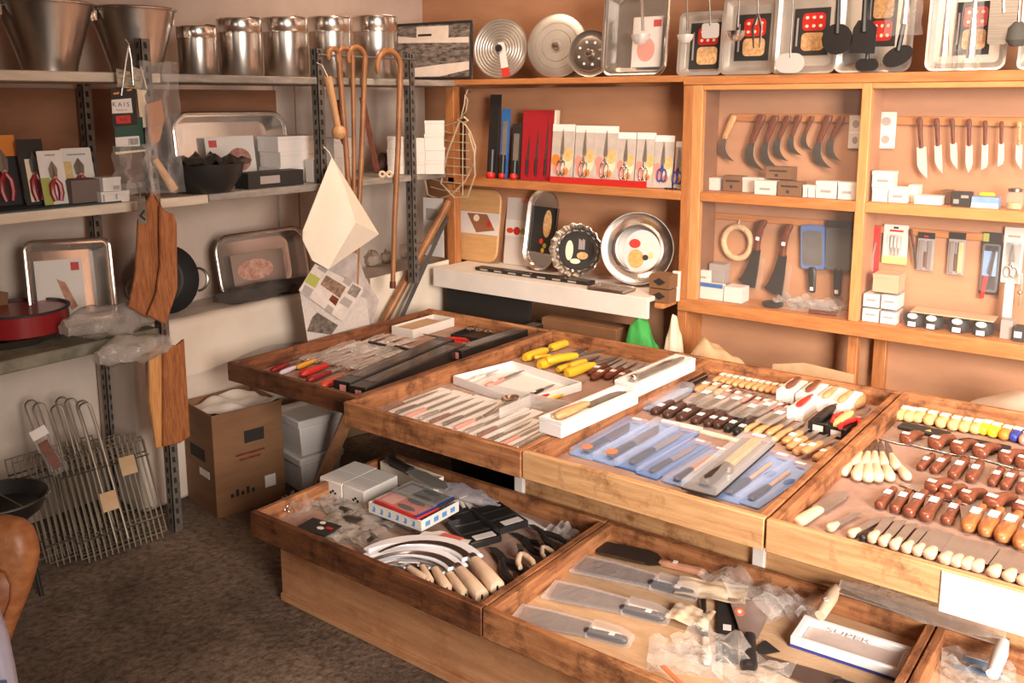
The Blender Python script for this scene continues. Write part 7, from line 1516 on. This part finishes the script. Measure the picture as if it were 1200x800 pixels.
clearbag(856,780,.28,.13,-15,'large crumpled clear bag at the bottom edge of the front tray',83,BAGF,.05); clearbag(802,774,.18,.12,25,'clear bag with a red edge at the bottom of the front tray',84,BAGF,.03)
a, c = zp(776,780,G1+.03), zp(800,803,G1+.03); solo('red_strip', MB().box((0,-.006,0),((c-a).length,.006,.002)), mat('orange sticker',(.80,.20,.08),.5), 'thin red strip on the clear bag at the bottom edge', 'strip', None, frame(a,(c-a)))
# drawknife with a film-wrapped blade lying on the back rim
zr = Z1+.012; a, c = zp(986,680,zr+.01), zp(1180,741,zr+.01); u = c-a; L = u.length
t = thing('drawknife', 'two-handled drawknife with its blade wrapped in clear film, on the rim', 'drawknife', mw=frame(a-Vector((0,.042,.006)), u)); part(t, 'blade', MB().box((-.01,-.02,.0),(L+.01,.02,.005)), BLADE)
part(t, 'film_wrap', tubebag(L*.98,.031,23), BAGF, ml=Matrix.Translation((.01,0,-.008)), ang=60)
for x, m in ((0,BEECH),(L,mat('white painted handle',(.84,.82,.80),.45))):
    hd_ = part(t, 'handle', MB().tube([(x,.0,.004),(x,-.04,-.006),(x,-.115,-.022)] ,[.012,.018,.014],12), m)
    if m is BEECH: part(hd_, 'price_sticker', MB().slab(ell(.007,.01,12,x,-.075),.0045,.0065), PRICE)
for i, (x, y, lab) in enumerate([(1128,768,'blue packet in the right front tray, far one'),(1132,778,'blue packet in the right front tray, near one')]):
    t = thing('blue_packet', lab, 'packet', 'blue packets in the right front tray', lie(x-14,y-1,x+42,y+15,G1+.008*i,.2)); part(t, 'packet', MB().slab(rrect(.2,.06,.006,2,.1,0),0,.008,.002), mat('petrol blue print',(.03,.16,.34),.35)); part(t, 'silver_end', MB().box((0,-.029,.0081),(.05,.029,.0088)), STEEL); part(t, 'white_line', MB().box((.06,.012,.0081),(.19,.018,.0086)), CARDW)
clearbag(1145,795,.16,.12,10,'clear bag over the blue packets in the right front tray',85,BAGF,.04)
# sun patch painted as a thin white sheet on the fourth tray's front
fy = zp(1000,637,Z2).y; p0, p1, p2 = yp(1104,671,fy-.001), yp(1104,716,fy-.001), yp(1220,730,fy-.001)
q = MB(); q.box((p0.x,0,p1.z),(p2.x+.1,.0012,Z2-.004)); o = solo('sun_patch', q, mat('white sun patch',(.90,.88,.85),.6), 'painted white sun patch fixed on the front of the right high tray', 'card', None, Matrix.Translation((0,fy-.003,0)))

# ---- foreground left corner

bq = zp(2,588,.33); R = m_of(50,bq); t = thing('barbecue', 'black round barbecue bowl on thin legs at the left edge', 'barbecue', mw=Matrix.Translation((bq.x,bq.y,0)))
part(t, 'bowl', MB().lathe([(R*.5,.26),(R*.85,.30),(R,.345),(R*1.03,.35),(R*1.0,.352),(R*.8,.31),(1e-4,.28)],36), BLACK)
part(t, 'rim', MB().tube([(R*1.02*math.cos(a),R*1.02*math.sin(a),.35) for a in [2*math.pi*i/40 for i in range(40)]],.004,6,closed=True), STEELD)
for i in range(3):
    a = 2*math.pi*i/3+.5; part(t, 'leg', MB().tube([(R*.5*math.cos(a),R*.5*math.sin(a),.28),(R*.8*math.cos(a),R*.8*math.sin(a),0)],.008,8), BLACK)
part(t, 'grid_bar', MB().tube([(-R,0,.354),(R,0,.354)],.003,6), STEELD)
T0 = 1.6
def fgp(px, py, dd=T0): return EYEP+ray(px, py)*dd
CHW = mat('orange carved wood',(.30,.105,.035),.42,0,(.44,.18,.065),7,(9,9,1.2))
o5 = fgp(-18,670); t = thing('wooden_chair', 'orange wooden chair with a rounded carved back, cut by the left edge', 'chair', mw=Matrix.Translation((o5.x,o5.y,0)) @ Matrix.Rotation(math.atan2(RT.y,RT.x),4,'Z'))
k = T0/FP; zc = o5.z
egg = [(-18,604),(8,605),(24,609),(35,618),(41,632),(43,648),(40,666),(33,690),(24,712),(12,742),(2,775),(-4,800),(-32,800),(-38,775),(-48,742),(-60,712),(-69,690),(-76,666),(-79,648),(-77,632),(-71,618),(-60,609),(-44,605)]
part(t, 'backrest', MB().slab([((x+18)*k,(670-y)*k) for x,y in egg],-.03,.03,.018), CHW, ml=upY((0,0,zc),10), ang=60)
inn = [(-18,654),(6,656),(20,662),(27,676),(26,694),(18,716),(6,748),(-6,790),(-30,790),(-42,748),(-54,716),(-62,694),(-63,676),(-56,662),(-42,656)]
part(t, 'carved_panel', MB().slab([((x+18)*k,(670-y)*k) for x,y in inn],.028,.046,.012), mat('red brown carved wood',(.22,.07,.025),.45,0,(.36,.13,.045),7,(9,9,1.2)), ml=upY((0,0,zc),10), ang=60)
part(t, 'seat', MB().slab(rrect(.34,.34,.08,5,-.1,-.2),.41,.45,.012), CHW)
for x, y in ((-.24,-.06),(.04,-.06),(-.24,-.34),(.04,-.34)): part(t, 'leg', MB().tube([(x*1.1,y,0),(x,y,.42)],[.016,.022],10), CHW)
part(t, 'back_post', MB().tube([(-.04,-.05,.44),(-.02,-.01,zc-.16)],.03,10), CHW)
a = fgp(-22,720,1.5); q = MB(); kk = 1.5/FP; q.slab([((x+22)*kk,(720-y)*kk) for x,y in [(-30,716),(-4,712),(6,740),(14,778),(20,812),(24,880),(-60,880),(-56,740)]],-.02,.02,.012)
t = thing('striped_bag', 'pale lilac and blue carrier bag hanging at the bottom left edge', 'bag', mw=Matrix.Translation(a) @ Matrix.Rotation(math.atan2(RT.y,RT.x),4,'Z')); part(t, 'bag', q, mat('lilac bag plastic',(.32,.30,.40),.4,0,(.42,.40,.50),6), ml=upY((0,0,0),10), ang=60)
part(t, 'blue_band', MB().slab([((x+22)*kk,(720-y)*kk) for x,y in [(-40,792),(16,790),(19,806),(-44,810)]],.0205,.0215), mat('steel blue band',(.10,.17,.30),.4), ml=upY((0,0,0),10)); part(t, 'hanging_strap', MB().tube([(0,0,0),(0,.04,.1),(0,.07,.16)],.006,6), mat('lilac bag plastic',(.32,.30,.40),.4))
